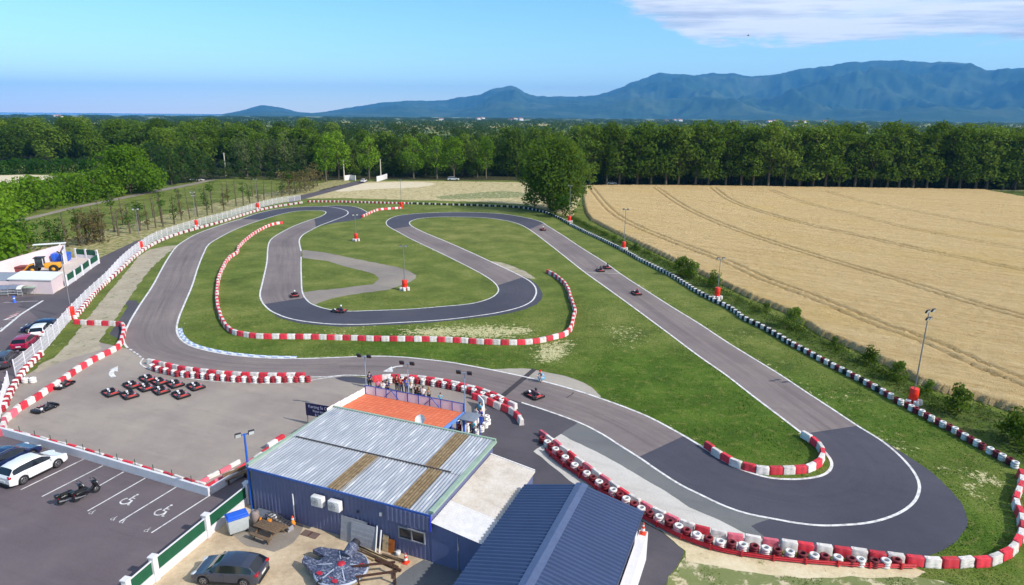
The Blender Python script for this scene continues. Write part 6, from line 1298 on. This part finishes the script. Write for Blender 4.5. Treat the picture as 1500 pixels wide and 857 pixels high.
for j, (px, s, lb) in enumerate([((497,264),1.02,'bright green tree beside the left entrance wall of the far road'),((541,263.5),.88,'bright green tree just right of the far entrance road'),((478,266),.9,'bright green tree at the left end of the meadow trees'),((665,262),.92,'bright green tree standing clear behind the silver white car'),((606,262),.86,'leaning bright green tree in the middle of the meadow edge'),((640,262),.9,'bright green tree left of the clear standing one'),((712,262),.9,'bright green tree left of the big lone tree')]): mids[j % 3].put(at(px), j*1.3, lb, None, s)
mid2 = T([tree('tree', 21, 12, L_PLANE, M_BARK, 40+i, .06, 34, 12, .44, 'tall') for i in range(3)])
LM = 'dark green tree in the thick belt behind the dry meadow'
for j, x in enumerate(list(range(455, 880, 12))): mid2[j % 3].put(at((x + rr.uniform(-5, 5), 259.5), rr.uniform(0, 14)), rr.uniform(0, 6), LM, 'dark trees behind the dry meadow', rr.uniform(.72, .98) * (1.22 if x > 735 else 1))
con = T([tree('tree', 20, 8, L_DARK, M_BARK, 50+i, .02, 30, 12, .42, 'tall') for i in range(3)])
LC = 'dark conifer in the gloomy belt rising behind the meadow trees'
for j, x in enumerate(list(range(440, 790, 6))): con[j % 3].put(at((x + rr.uniform(-4, 4), 252 - 9*(j % 3)), rr.uniform(0, 12)), rr.uniform(0, 6), LC, 'dark conifers behind the meadow trees', rr.uniform(.8, 1.12)*(1.0 - .02*(j % 3)))
# west side woods
LW = 'broad green tree in the western wood'; west = T([tree(LW, 24, 18, (L_PLANE, L_WEST, L_PLANE, L_WEST)[i], M_BARK, 60+i, .06, 44, 10, .5, 'round') for i in range(4)])
for j in range(30):
    x = -60 + j*17.5; yb = 236 + max(0, x - 150)*.055 + rr.uniform(-3, 4); west[j % 4].put(at((x, yb), rr.uniform(0, 16)), rr.uniform(0, 6), LW, 'trees of the western wood', (rr.uniform(.95, 1.25),)*2 + (rr.uniform(.84, 1.06)*(1 if x < 330 else .92),))
for j in range(22):
    x = -70 + j*26; west[j % 4].put(at((x, 224), rr.uniform(0, 40)), rr.uniform(0, 6), LW, 'trees of the western wood', rr.uniform(.9, 1.08))
grey = T([tree('tree', 20, 9, L_GREY, M_BARKL, 70+i, .08, 26, 10, .42, 'tall') for i in range(2)])
for j, x in enumerate((345, 360, 374, 388, 402, 417, 430, 446)): grey[j % 2].put(at((x, 258 + (j % 3)), rr.uniform(0, 8)), j, 'grey green poplar in the clump behind the pale concrete pole', 'grey green poplars', rr.uniform(.85, 1.05))
LB = 'dark bushy tree in the western tangle behind the lane'
dk_ = T([tree(LB, 11, 9, L_DARK, M_BARK, 80+i, .02, 22, 12, .4, 'bush') for i in range(2)])
for j, (px, s) in enumerate((((252,271),1.1),((270,268),1.15),((290,266),.95),((312,262),.7),((240,262),1.2),((225,258),1.1),((330,262),.62),((352,262),.6),((375,263),.6),((398,263),.55),((420,264),.6),((438,265),.55))): dk_[j % 2].put(at(px), j, LB, 'dark bushy trees behind the lane', s*1.25)
tree('big bright green tree with a rounded crown beside the western lane', 17, 23, L_BRIGHT, M_BARK, 90, .02, 44, 12, .42, 'bush').location = at((192,284))
LH = 'bright green bush in the thicket along the western lane'; bush = T([tree(LH, 7, 9, L_BRIGHT, M_BARK, 95+i, .0, 20, 20, .30, 'bush', name='bush', cat='bush') for i in range(3)])
for j, (px, s) in enumerate((((28,312),1.0),((52,308),1.05),((76,302),.95),((100,297),1.0),((122,297),.85),((140,291),1.0),((160,288),1.0),((215,281),.9),((10,318),1.0),((40,298),.9),((88,291),.9),((-10,325),1.0),((112,287),.85),((-25,345),1.1),((-5,352),1.0))): bush[j % 3].put(at(px), j*1.1, LH, 'bushes along the western lane', s*1.38)
LHd = 'dark green shrub in the straight hedge across the western field'; hed = T([tree(LHd, 7, 10, L_IVY, M_BARK, 100+i, .0, 16, 12, .36, 'bush', name='hedge_shrub', cat='hedge') for i in range(2)])
for j in range(14): hed[j % 2].put(at((-20 + j*12.5, 256 - j*.3), 0), j, LHd, 'shrubs of the western hedge', rr.uniform(.9, 1.05))
# undergrowth under the tall trees and the shaded woodland floor
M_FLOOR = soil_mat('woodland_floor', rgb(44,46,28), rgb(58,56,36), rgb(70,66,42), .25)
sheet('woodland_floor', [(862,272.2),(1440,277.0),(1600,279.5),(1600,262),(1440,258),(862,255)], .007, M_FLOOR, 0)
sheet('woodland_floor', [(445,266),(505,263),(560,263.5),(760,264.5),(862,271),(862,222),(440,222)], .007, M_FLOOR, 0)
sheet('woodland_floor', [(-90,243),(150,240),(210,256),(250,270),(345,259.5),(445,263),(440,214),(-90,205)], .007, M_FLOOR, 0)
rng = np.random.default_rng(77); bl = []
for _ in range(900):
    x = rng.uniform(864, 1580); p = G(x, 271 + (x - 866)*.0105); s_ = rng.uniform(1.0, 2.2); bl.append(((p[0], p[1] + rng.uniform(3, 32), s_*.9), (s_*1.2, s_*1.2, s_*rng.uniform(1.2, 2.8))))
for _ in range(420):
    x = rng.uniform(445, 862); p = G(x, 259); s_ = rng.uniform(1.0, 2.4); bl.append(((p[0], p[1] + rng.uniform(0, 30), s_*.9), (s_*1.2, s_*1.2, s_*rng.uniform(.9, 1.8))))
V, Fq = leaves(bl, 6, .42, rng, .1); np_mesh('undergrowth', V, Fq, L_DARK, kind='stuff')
# big lone tree
bt = tree('big lone green tree with several trunks between the tyre wall and the wheat field', 22, 21.5, L_BIG, M_BARK, 120, .09, 80, 15, .36, 'round', 3); bt.location = at((810,308))
tree('smaller green tree under the left flank of the big lone tree', 9, 9, L_BIG, M_BARK, 121, .12, 24, 20, .3, 'round').location = at((783,303)); tree('dark green bush at the foot of the big lone tree', 7, 7, L_IVY, M_BARK, 122, .0, 22, 22, .28, 'bush', name='bush', cat='bush').location = at((824,318))
# bare, ivy hung poles of the dying hedge on the west side
def snag(seed, h, ivy, leaf=L_IVY):
    rng = np.random.default_rng(seed); r = random.Random(seed); o = thing('bare_tree', 'bare tree', 'tree'); b = MB(); lean = r.uniform(-.3, .3)
    b.tube([(0, 0, 0), (lean*.4, 0, h*.5), (lean, .1, h)], [.13, .09, .03], 6)
    for i in range(16): z = h*r.uniform(.2, .97); a = r.uniform(0, 6.28); l = r.uniform(.5, 1.3)*(1.1 - z/h*.6); b.tube([(lean*z/h, 0, z), (lean*z/h + l*.6*math.cos(a), l*.6*math.sin(a), z + l*.45), (lean*z/h + l*math.cos(a), l*math.sin(a), z + l)], [.035, .025, .01], 4)
    b.build('trunk', M_BARK, o)
    if ivy:
        bl = [((lean*.6 + r.uniform(-.3, .3), r.uniform(-.3, .3), h*r.uniform(*ivy)), (r.uniform(.35, .7), r.uniform(.35, .7), r.uniform(.5, .9))) for _ in range(6)]
        V, Fq = leaves(bl, 90, .13, rng); c = np_mesh('crown', V, Fq, leaf); c.parent = o
    return o
snags = T([snag(201, 7, None), snag(202, 7.5, (.55, .95)), snag(203, 6.5, (.3, .8)), snag(204, 8, (.7, .95)), snag(205, 7, (.15, .6), L_BROWN), snag(206, 7.2, None)])
KN = ['bare grey', 'ivy topped', 'ivy hung', 'tall ivy topped', 'brown leaved', 'bare crooked']
line_ = [(100,361),(116,358.5),(127,357),(140,355),(153,353),(172,346),(193,341),(205,338.5),(217,337),(229,334),(240,332),(254,327.5),(267,324),(279,320.5),(290,318),(302,315),(313,312),(330,307.5),(347,303),(357,300.5),(367,298),(378,295.5),(388,293),(400,290),(413,287),(423,285),(180,331),(225,318),(262,310),(300,303),(335,297),(370,288),(235,325),(205,330),(168,340),(150,345)]
for j, p in enumerate(line_): kx = (j*7 + j//3) % 6; snags[kx].put(at((p[0] + rr.uniform(-2, 2), p[1] + rr.uniform(-1.5, 1.5))), j, f'{KN[kx]} tree trunk in the dying row beside the west fence', f'{KN[kx]} trunks beside the west fence', (rr.uniform(1.3, 1.8),)*2 + (rr.uniform(.9, 1.2),))
LBr = 'dense brown leafless shrub in the clump at the end of the dying row'; brs = T([tree(LBr, 7.5, 3.2, L_BROWN, M_BARK, 210+i, .0, 16, 22, .18, 'column', name='dead_shrub', cat='shrub') for i in range(2)])
for j, p in enumerate(((433,284),(440,282),(447,280),(453,277.5),(459,275.5),(465,273),(415,286),(425,283.5))): brs[j % 2].put(at(p), j, LBr, 'brown shrubs at the far end of the row', (1.5, 1.5, rr.uniform(1.05, 1.3)))
for j, p in enumerate(((130,358),(140,356),(148,354.5),(120,360))): brs[j % 2].put(at(p), j, 'dense brown leafless shrub in the clump behind the depot yard', 'brown shrubs behind the depot', (1.45, 1.45, rr.uniform(.95, 1.1)))
ivc = T([tree('ivy', 6.5, 3.2, L_IVY, M_BARK, 220+i, .0, 16, 26, .2, 'column', name='ivy_column', cat='tree') for i in range(2)])
for j, (p, s) in enumerate((((26,369),1.15),((43,367),1.2),((75,362),1.05),((90,359),.95))): ivc[j % 2].put(at(p), j, ['tall leafy green column nearest the depot roof', 'tall leafy green column second from the depot roof', 'slim ivy column in front of the brown clump', 'short ivy column left of the brown clump'][j], None, s)
for j, (p, s) in enumerate((((-4,384),1.5),((8,380),.6),((-16,360),1.6))): bush[j % 3].put(at(p), j, ['large bright bush cut by the picture edge above the depot wall', 'small bright bush behind the depot wall', 'tall bright bush beyond the depot wall at the picture edge'][j], None, s)
# shrubs on the wheat edge
sb = T([tree('shrub', 3.0, 2.8, L_BIG, M_BARK, 230+i, .0, 22, 150, .13, 'bush', name='shrub', cat='shrub') for i in range(3)])
for j, (p, s, lb) in enumerate((((998,404),1.2,'taller round shrub of the pair by the tyre wall'),((1013,408),1.15,'rounder shrub of the pair by the tyre wall'),((1044,421),1.05,'small dark shrub beside the mast by the wheat edge'),((1161,481),1.0,'lone upright shrub at the wheat edge'),((1222,506),.4,'tiny shrub at the wheat edge between two larger ones'),((1272,533),.8,'low spreading shrub at the wheat edge'),((1314,557),.75,'bright green shrub left of the near mast'),((1402,608),1.05,'large dark shrub right of the near mast'),((1482,645),1.1,'dark shrub at the end of the wheat edge'),((1500,660),1.0,'dark shrub cut by the picture edge'),((900,355),.6,'small shrub by the second floodlight mast'),((930,366),.6,'small brownish shrub right of the second floodlight mast'),((1122,458),.5,'small dark shrub left of the lone upright shrub'),((1360,576),.5,'small pale shrub between the near mast and the wheat'))): sb[j % 3].put(at(p), j*2, lb, None, s)
# weeds between the tyres and the wheat, one thick mass
rng = np.random.default_rng(5)
WE = [Vector(p) for p in GP([(838,318),(862,330),(890,343),(931,361),(960,375),(1024,406),(1060,425),(1100,445),(1150,470),(1200,494),(1256,520),(1300,544),(1346,568),(1380,582),(1432,594),(1500,618),(1560,650)])]
TL = [Vector(p) for p in GP([(830,324),(860,339),(890,353),(914,365),(960,389),(1020,423),(1048,438),(1090,463),(1120,477),(1158,499),(1196,519),(1236,540),(1272,558),(1318,584),(1380,617),(1454,658),(1540,712)])]
WE, TL = resample(WE, 400), resample(TL, 400); bl = []
for i in range(2200):
    t = rng.integers(0, 400); f = rng.uniform(.10, .95)**.8; p = TL[t].lerp(WE[t], f); s = rng.uniform(.18, .5)*(1.25 if f > .55 else .8); bl.append(((p.x, p.y, s*.5), (s*1.1, s*1.1, s*rng.uniform(.7, 1.5))))
V, Fq = leaves(bl, 75, .085, rng, up=.4); np_mesh('weeds', V, Fq, L_WEED, kind='stuff')
M_DIRTG = soil_mat('rank_grass', rgb(52,70,30), rgb(72,86,40), rgb(104,104,58), .5); tag(MB().strip(TL, WE, .012).build('weed_strip', M_DIRTG), kind='structure')
# ================================================================= WHEAT
k = NB('ripe_wheat'); P = k.pos(); al = k.new('ShaderNodeVectorRotate'); al.rotation_type = 'Z_AXIS'; k.put(al.inputs['Vector'], P); al.inputs['Angle'].default_value = math.radians(36)
Pr = al.outputs[0]; n1 = k.noise(k.vmul(Pr, (.05, .9, 1)), 1, 5, .65); n2 = k.noise(k.vmul(Pr, (.5, 2.2, 1)), 1.2, 5, .75); n3 = k.noise(P, 7, 3, .7); n4 = k.noise(P, .035, 4, .6)
c = k.ramp(k.math('ADD', k.math('MULTIPLY', n1, .45), k.math('MULTIPLY', n2, .55)), [(.28, rgb(160,130,82)), (.44, rgb(190,161,112)), (.58, rgb(206,180,133)), (.75, rgb(222,200,158))])
c = k.mix(k.math('MULTIPLY', k.step(n4, .5, .7), .35), c, rgb(196,166,96)); c = k.mix(.55, c, k.ramp(n3, [(.2, .3), (.8, .72)]), 'OVERLAY'); c = k.mix(k.math('MULTIPLY', k.attr('rut'), .7), c, rgb(140,112,66))
k.bump(k.math('ADD', n3, n2), 1.0, .25); M_WHEAT = k.base(c, .9, .1)
FIELD = GP([(857,273.5),(930,273),(1010,273.5),(1200,276),(1440,279.5),(1530,296)]) + [(215, 175), (120, 70)] + GP([(1560,640),(1500,612),(1432,589),(1380,578),(1346,565),(1300,539),(1256,516),(1200,493),(1150,460),(1100,439),(1060,420),(1024,402),(987,384),(931,357),(890,337),(866,324),(857,312),(854,300),(853,288)])
TR = [[(865,275),(893,308),(921,327),(987,355),(1061,383),(1120,410),(1200,440),(1280,474),(1360,502),(1440,538),(1500,562),(1600,602)], [(960,275),(1010,308),(1080,338),(1173,369),(1267,397),(1344,420),(1420,444),(1500,466),(1600,494)], [(1043,275),(1080,299),(1173,327),(1267,348),(1360,369),(1500,397),(1600,418)], [(1127,278),(1173,296),(1248,315),(1360,341),(1500,366),(1600,384)], [(1206,280),(1267,296),(1360,314),(1500,341),(1600,360)]]
stp = .42; xs = np.arange(18, 232, stp); ys = np.arange(52, 284, stp); X, Y = np.meshgrid(xs, ys); ins = inside(FIELD, X, Y)
vis = ins & ((X/Y) < .98)
rut = np.zeros(X.shape)
for ti, t in enumerate(TR):
    P_ = resample(catmull(GP(t, .5), False, 5), step=3.0)
    for s in (-.95, .95): d = dist_line(offset(P_, s), X, Y); rut = np.maximum(rut, np.clip(1.15 - d/.36, 0, 1)*(1 if ti < 3 else .7))
for (a, b_) in (((665,313),(700,318)),): pass
nz = np.array([mnoise.noise((x*.35, y*.35, 0))*.10 + mnoise.noise((x*1.3, y*1.3, 3))*.08 for x, y in zip(X[vis], Y[vis])])
Z = np.zeros(X.shape); Z[vis] = .74 + nz + rng.normal(size=nz.shape)*.035; Z -= rut*.42*(Z > 0)
cell = vis[:-1, :-1] & vis[1:, :-1] & vis[:-1, 1:] & vis[1:, 1:]
full = np.zeros(X.shape, int)
for a in (slice(None, -1), slice(1, None)):
    for b_ in (slice(None, -1), slice(1, None)): full[a, b_] += cell
Z[full < 4] = 0.02; use = full > 0; idx = -np.ones(X.shape, int); idx[use] = np.arange(use.sum())
jx = rng.normal(size=X.shape)*.05
cj, ci = np.nonzero(cell); Fq = np.stack([idx[cj, ci], idx[cj, ci+1], idx[cj+1, ci+1], idx[cj+1, ci]], 1)
np_mesh('wheat_field', np.stack([(X + jx)[use], Y[use], Z[use]], 1), Fq, M_WHEAT, {'rut': rut[use]}, 'structure')
sheet('wheat_far_edge', None, .015, M_DIRTG, 0, gp=GP([(1440,279.5),(1500,281),(1600,284),(1600,305),(1530,297)]) )
sheet('field_lane', [(840,272.8),(900,271.6),(1010,271.8),(1200,273.6),(1440,277.2),(1600,280.5),(1600,282),(1440,279),(1200,275.4),(1010,273),(900,272.8),(856,273.8)], .016, M_SANDG)
# ================================================================= GRASS BLADES on the lawns near the viewer
n = 380000; gxy = np.stack([rng.uniform(-45, 62, n), rng.uniform(33, 100, n)], 1); gx_, gy_ = gxy[:, 0], gxy[:, 1]
ok = (rng.uniform(size=n) < np.clip(1.3 - gy_/95, .12, 1)) & (np.abs(gx_) < gy_*.83 + 3)
ok &= ~(inside(OUT, gx_, gy_) & ~inside(INN, gx_, gy_))
for nm in ('paddock','pit_apron','grey_apron','run_off','concrete_slab','sandy_edge','parking_lot','pale_apron','gravel_path','yard','link_path','worn_verge','corner_apron'):
    ob = bpy.data.objects[nm]; vs = [(v.co.x, v.co.y) for v in ob.data.vertices]; ok &= ~inside(vs, gx_, gy_)
ok &= ~inside(FIELD, gx_, gy_) & ~((gx_ > -19) & (gx_ < 10) & (gy_ < 62) & (gy_ > 20) & (gx_*BU[1] < 999) & (((gx_ - BO[0])*BU[0] + (gy_ - BO[1])*BU[1]) < 27.5))
bs = [v.co.xy for v in bpy.data.objects['bare_soil'].data.vertices]; ib = inside(bs, gx_, gy_); pat = np.array([mnoise.noise((x*.45, y*.45, 8)) for x, y in gxy]); ok &= ~ib | (pat > .12)
gxy = gxy[ok]; pat = pat[ok]; n = len(gxy); a = rng.uniform(0, 6.28, n); hgt = rng.uniform(.03, .10, n)*(1 + np.clip(pat, -.3, .8)); w_ = rng.uniform(.02, .05, n); lean = rng.normal(size=(n, 2))*.06
p0 = np.stack([gxy[:, 0] - w_*np.cos(a), gxy[:, 1] - w_*np.sin(a), np.zeros(n)], 1); p1 = np.stack([gxy[:, 0] + w_*np.cos(a), gxy[:, 1] + w_*np.sin(a), np.zeros(n)], 1); p2 = np.stack([gxy[:, 0] + lean[:, 0], gxy[:, 1] + lean[:, 1], hgt], 1)
k = NB('grass_blade'); P = k.pos(); n1 = k.noise(P, .16, 6, .65); n2 = k.noise(P, 1.1, 6, .72); c = k.ramp(n1, [(.3, rgb(56,82,20)), (.5, rgb(74,104,30)), (.7, rgb(96,122,42))]); c = k.mix(k.math('MULTIPLY', k.step(n2, .46, .7), .75), c, rgb(142,140,76)); M_BLADE = k.base(c, .8, .15)
np_mesh('grass', np.stack([p0, p1, p2], 1).reshape(-1, 3), np.arange(3*n).reshape(n, 3), M_BLADE, kind='stuff')
# ================================================================= FAR WOODS AND FAR TOWN
L_FAR = leaf_mat('far_leaves', rgb(30,48,24), rgb(40,60,30), rgb(54,74,38)); bl = []
def belt(az0, az1, r0, r1, n, h, w):
    for _ in range(n): az = math.radians(rng.uniform(az0, az1)); r = rng.uniform(r0, r1); s = w*rng.uniform(.7, 1.3); hh = h*rng.uniform(.7, 1.15); bl.append(((r*math.sin(az), r*math.cos(az), hh*.5), (s, s, hh*.5)))
belt(-42, -8, 470, 760, 260, 20, 7); belt(-42, 42, 760, 1100, 420, 15, 8); belt(-42, 42, 1100, 1900, 620, 13, 12); belt(-42, 42, 1900, 3600, 700, 11, 22); belt(-42, 42, 3600, 6200, 460, 12, 40); belt(-8, 46, 330, 520, 260, 19, 7)
V, Fq = leaves([b for b in bl if math.hypot(*b[0][:2]) < 1100], 1.1, .85, rng, .0, 1.2); np_mesh('far_wood', V, Fq, L_FAR, kind='stuff')
V, Fq = leaves([b for b in bl if math.hypot(*b[0][:2]) >= 1100], .24, 2.6, rng, .0, 1.4); np_mesh('distant_wood', V, Fq, L_FAR, kind='stuff')
hs = thing('far_house', 'tiny white house far away at the foot of the mountains', 'house', group='tiny white houses on the far plain'); MB().box((0, 0, 4), (26, 14, 8)).build('wall', M_WWALL, hs); b = MB(); b.add([(-13.5, -7.5, 8), (13.5, -7.5, 8), (13.5, 7.5, 8), (-13.5, 7.5, 8), (-13.5, 0, 11), (13.5, 0, 11)], [(0, 1, 5, 4), (2, 3, 4, 5), (1, 2, 5), (3, 0, 4)]); b.build('roof', mat('terracotta', rgb(170,112,84), .8), hs); HP = Proto(hs)
for j, x in enumerate((648, 700, 706, 746, 752, 760, 967, 978, 985, 1060, 1112, 1120, 1150, 1162, 1190, 110, 104)):
    az = math.atan((x - 750)/950); r = 3300 + (j*373) % 900; HP.put((r*math.sin(az), r*math.cos(az), 4), j, None, 'tiny white houses on the far plain', .8 + (j % 3)*.3)
# ================================================================= MOUNTAINS
SKY_ = [(-400,166),(200,166.5),(320,166),(350,161),(385,153),(410,156),(435,162),(460,164),(490,160),(525,155),(560,150),(590,147.5),(620,147),(650,146),(670,143),(690,140),(705,137),(720,130),(735,127.5),(750,125),(770,135),(785,140),(800,141),(830,140.5),(865,140),(885,136),(900,131),(930,118),(965,106),(990,107),(1025,110),(1045,106.5),(1080,108),(1110,111),(1145,106),(1180,100),(1215,95),(1242,91),(1280,89),(1310,87.5),(1350,90),(1375,89.5),(1400,90),(1425,92),(1450,103),(1475,99),(1500,96),(1560,92),(1640,110),(1900,150)]
def elev(x, y):
    u, v = x - 750, -(y - 428.5); c, s = math.cos(ROLL), math.sin(ROLL); u, v = u*c - v*s, u*s + v*c
    d = Vector((u, math.cos(PITCH)*F + math.sin(PITCH)*v, -math.sin(PITCH)*F + math.cos(PITCH)*v)); return math.atan2(d.x, d.y), d.z/math.hypot(d.x, d.y)
E_ = [elev(*p) for p in SKY_]; aa = np.array([e[0] for e in E_]); ee = np.array([e[1] for e in E_])
na, nr = 700, 120; az = np.linspace(math.radians(-33), math.radians(48), na); rad = np.linspace(8400, 19000, nr); tgt = np.interp(az, aa, ee)
tgt = np.convolve(np.pad(tgt, 1, 'edge'), np.ones(3)/3, 'valid'); RID = 14500.0
tgt = tgt + np.array([mnoise.noise((a*60, 1.3, 0))*.0018 + mnoise.noise((a*190, 4.3, 0))*.0011 for a in az])*np.clip(tgt/.03, .2, 1)
H = np.zeros((nr, na))
for j, r in enumerate(rad):
    for i, a in enumerate(az):
        x, y = r*math.sin(a), r*math.cos(a); t = (r - 8400)/(RID - 8400); f = 0; amp = 1; q = Vector((x/1900, y/2600, 2.2))
        for o_ in range(6): f += amp*(1 - abs(mnoise.noise(q))*2.2); amp *= .5; q = q*2.05 + Vector((3.1, 1.7, 0))
        top = max(.0003, tgt[i])*RID
        if t <= 1: p_ = t**1.35; H[j, i] = top*(p_ + (f*.62 - .70)*2.3*p_*(1 - p_)) + 0
        else: H[j, i] = top*(1 - min(1, (t - 1)/.9))
H = np.maximum(H, 0); lim = np.maximum(tgt, .0003)[None, :]*rad[:, None]*.97; near_r = rad[:, None] < RID*.985; H = np.where(near_r, np.minimum(H, lim), H)
Zm = H + np.where(H > 1, CH, 0)*np.clip(H/200, 0, 1)
XX = rad[:, None]*np.sin(az)[None, :]; YY = rad[:, None]*np.cos(az)[None, :]
ii, jj = np.meshgrid(np.arange(na-1), np.arange(nr-1)); a0 = (jj*na + ii).ravel()
k = NB('forested_mountain'); P = k.pos(); n1 = k.noise(P, .0012, 6, .65); n2 = k.noise(P, .006, 5, .7); c = k.ramp(n1, [(.3, rgb(36,56,36)), (.5, rgb(50,70,44)), (.68, rgb(76,88,60)), (.82, rgb(124,116,92))]); c = k.mix(.4, c, k.ramp(n2, [(.25, .25), (.75, .75)]), 'OVERLAY'); M_MT = k.base(c, .95, .05)
mo = np_mesh('mountains', np.stack([XX, YY, Zm - 3], 2).reshape(-1, 3), np.stack([a0, a0+1, a0+na+1, a0+na], 1), M_MT, kind='structure'); mo.data.polygons.foreach_set('use_smooth', [True]*len(mo.data.polygons))
MTOP = float(Zm.max())
# a dark bird far up
bd = thing('bird', 'small dark bird high in the sky before the mountains', 'bird'); el = elev(1096, 52); bd.location = (105*math.sin(el[0]), 105*math.cos(el[0]), CH + 105*el[1]); ball('body', (0, 0, 0), (.16, .05, .05), M_LAMPB, bd, 6)
for s in (-1, 1): b = MB(); b.add([(.06, 0, .02), (-.06, 0, .02), (-.09, s*.26, .10), (-.02, s*.36, .07), (.05, s*.2, .10)], [(0, 1, 2, 3, 4)]); b.add([(.06, 0, .012), (-.06, 0, .012), (-.09, s*.26, .092), (-.02, s*.36, .062), (.05, s*.2, .092)], [(4, 3, 2, 1, 0)]); b.build('wing', M_LAMPB, bd)
# ================================================================= AIR, LIGHT, SKY, CAMERA
def haze_box(dens, col):
    m = bpy.data.materials.new('haze'); m.use_nodes = True; nt = m.node_tree; nt.nodes.remove(nt.nodes['Principled BSDF']); v = nt.nodes.new('ShaderNodeVolumePrincipled')
    v.inputs['Color'].default_value = (*col, 1); v.inputs['Density'].default_value = dens; v.inputs['Anisotropy'].default_value = 0.0
    nt.links.new(v.outputs[0], nt.nodes['Material Output'].inputs['Volume'])
    S = 27500; o = MB().box((0, 12800, (MTOP + 60 - 2)/2), (2*S, 2*14200, MTOP + 62)).build('haze', m); o['kind'] = 'stuff'; return o
haze_box(5.2e-5, (0.11, 0.43, 1.0))
su = bpy.data.lights.new('sun', 'SUN'); su.energy = 4.0; su.angle = math.radians(.53); su.color = (1.0, .955, .88)
so_ = bpy.data.objects.new('sun', su); COL.objects.link(so_)
sd = Vector((SUN.x*math.cos(SUN_EL), SUN.y*math.cos(SUN_EL), math.sin(SUN_EL))); so_.rotation_euler = sd.to_track_quat('Z', 'Y').to_euler()
w = bpy.data.worlds.new('World'); SC.world = w; w.use_nodes = True; k = NB('', w); bgn = k.N['Background']
sk = k.new('ShaderNodeTexSky', sky_type='NISHITA'); sk.sun_disc = False; sk.sun_elevation = SUN_EL; sk.sun_rotation = math.atan2(SUN.x, SUN.y); sk.altitude = 60; sk.air_density = 1.0; sk.dust_density = .0; sk.ozone_density = 4.6
d = k.new('ShaderNodeTexCoord').outputs['Generated']; sp = k.new('ShaderNodeSeparateXYZ'); k.put(sp.inputs[0], d); z = k.math('MAXIMUM', sp.outputs[2], .012)
cv = k.new('ShaderNodeCombineXYZ'); k.put(cv.inputs[0], k.math('DIVIDE', sp.outputs[0], z)); k.put(cv.inputs[1], k.math('DIVIDE', sp.outputs[1], z)); cv.inputs[2].default_value = 3.3
n1 = k.noise(cv.outputs[0], .33, 7, .62, .4); n2 = k.noise(k.vmul(cv.outputs[0], (.5, 1, 1)), .9, 6, .65)
az = k.math('ARCTAN2', sp.outputs[0], sp.outputs[1])
lo = k.math('MAXIMUM', .090, k.math('ADD', .160, k.math('MULTIPLY', k.math('SUBTRACT', k.math('MAXIMUM', az, .12), .12), -.42)))
zz_ = k.math('ADD', k.math('SUBTRACT', sp.outputs[2], lo), k.math('MULTIPLY', k.math('SUBTRACT', k.noise(k.vmul(d, (9, 9, 40)), 1.0, 6, .65), .5), .085))
m1 = k.math('MULTIPLY', k.step(zz_, -.004, .012), k.step(az, -.17, .06))
cov = k.math('ADD', k.math('MULTIPLY', n1, .62), k.math('MULTIPLY', n2, .38)); cl = k.math('MULTIPLY', k.step(cov, .24, .50), m1)
thin = k.math('MULTIPLY', k.step(k.noise(k.vmul(cv.outputs[0], (.4, 1.5, 1)), .5, 7, .7), .52, .8), k.math('MULTIPLY', k.step(sp.outputs[2], .05, .2), .22))
low = k.math('MULTIPLY', k.math('MULTIPLY', k.step(k.noise(k.vmul(d, (14, 14, 60)), 1.0, 4, .6), .55, .72), k.step(k.math('ABSOLUTE', k.math('SUBTRACT', sp.outputs[2], .036)), .012, .004)), k.math('MULTIPLY', k.step(k.math('ABSOLUTE', k.math('SUBTRACT', az, .07)), .09, .02), .3))
ccol = k.ramp(n2, [(.36, (3.2, 3.4, 4.3)), (.54, (5.6, 5.7, 6.1))])
hs = k.new('ShaderNodeHueSaturation'); k.put(hs.inputs['Color'], sk.outputs[0]); hs.inputs['Hue'].default_value = .486; hs.inputs['Saturation'].default_value = 1.13; hs.inputs['Value'].default_value = 1.0
c = k.mix(k.math('MINIMUM', k.math('ADD', k.math('MULTIPLY', cl, .9), k.math('ADD', thin, low)), .92), hs.outputs[0], ccol)
k.put(bgn.inputs['Color'], c); bgn.inputs['Strength'].default_value = .15
cam = bpy.data.cameras.new('camera'); co = bpy.data.objects.new('camera', cam); COL.objects.link(co); SC.camera = co
cam.sensor_width = 36; cam.lens = F/1500*36; cam.clip_start = .5; cam.clip_end = 60000
co.location = (0, 0, CH)
co.rotation_euler = (Matrix.Rotation(PI/2 - PITCH, 4, 'X') @ Matrix.Rotation(ROLL, 4, 'Z')).to_euler()
vs = SC.view_settings; vs.view_transform = 'Standard'; vs.look = 'None'; vs.exposure = 0.35; vs.gamma = 1; vs.use_curve_mapping = False
cy = SC.cycles; cy.use_denoising = True; cy.max_bounces = 6; cy.diffuse_bounces = 3; cy.glossy_bounces = 2; cy.transmission_bounces = 2; cy.volume_bounces = 1; cy.sample_clamp_indirect = 6; cy.use_adaptive_sampling = True; cy.adaptive_threshold = .02
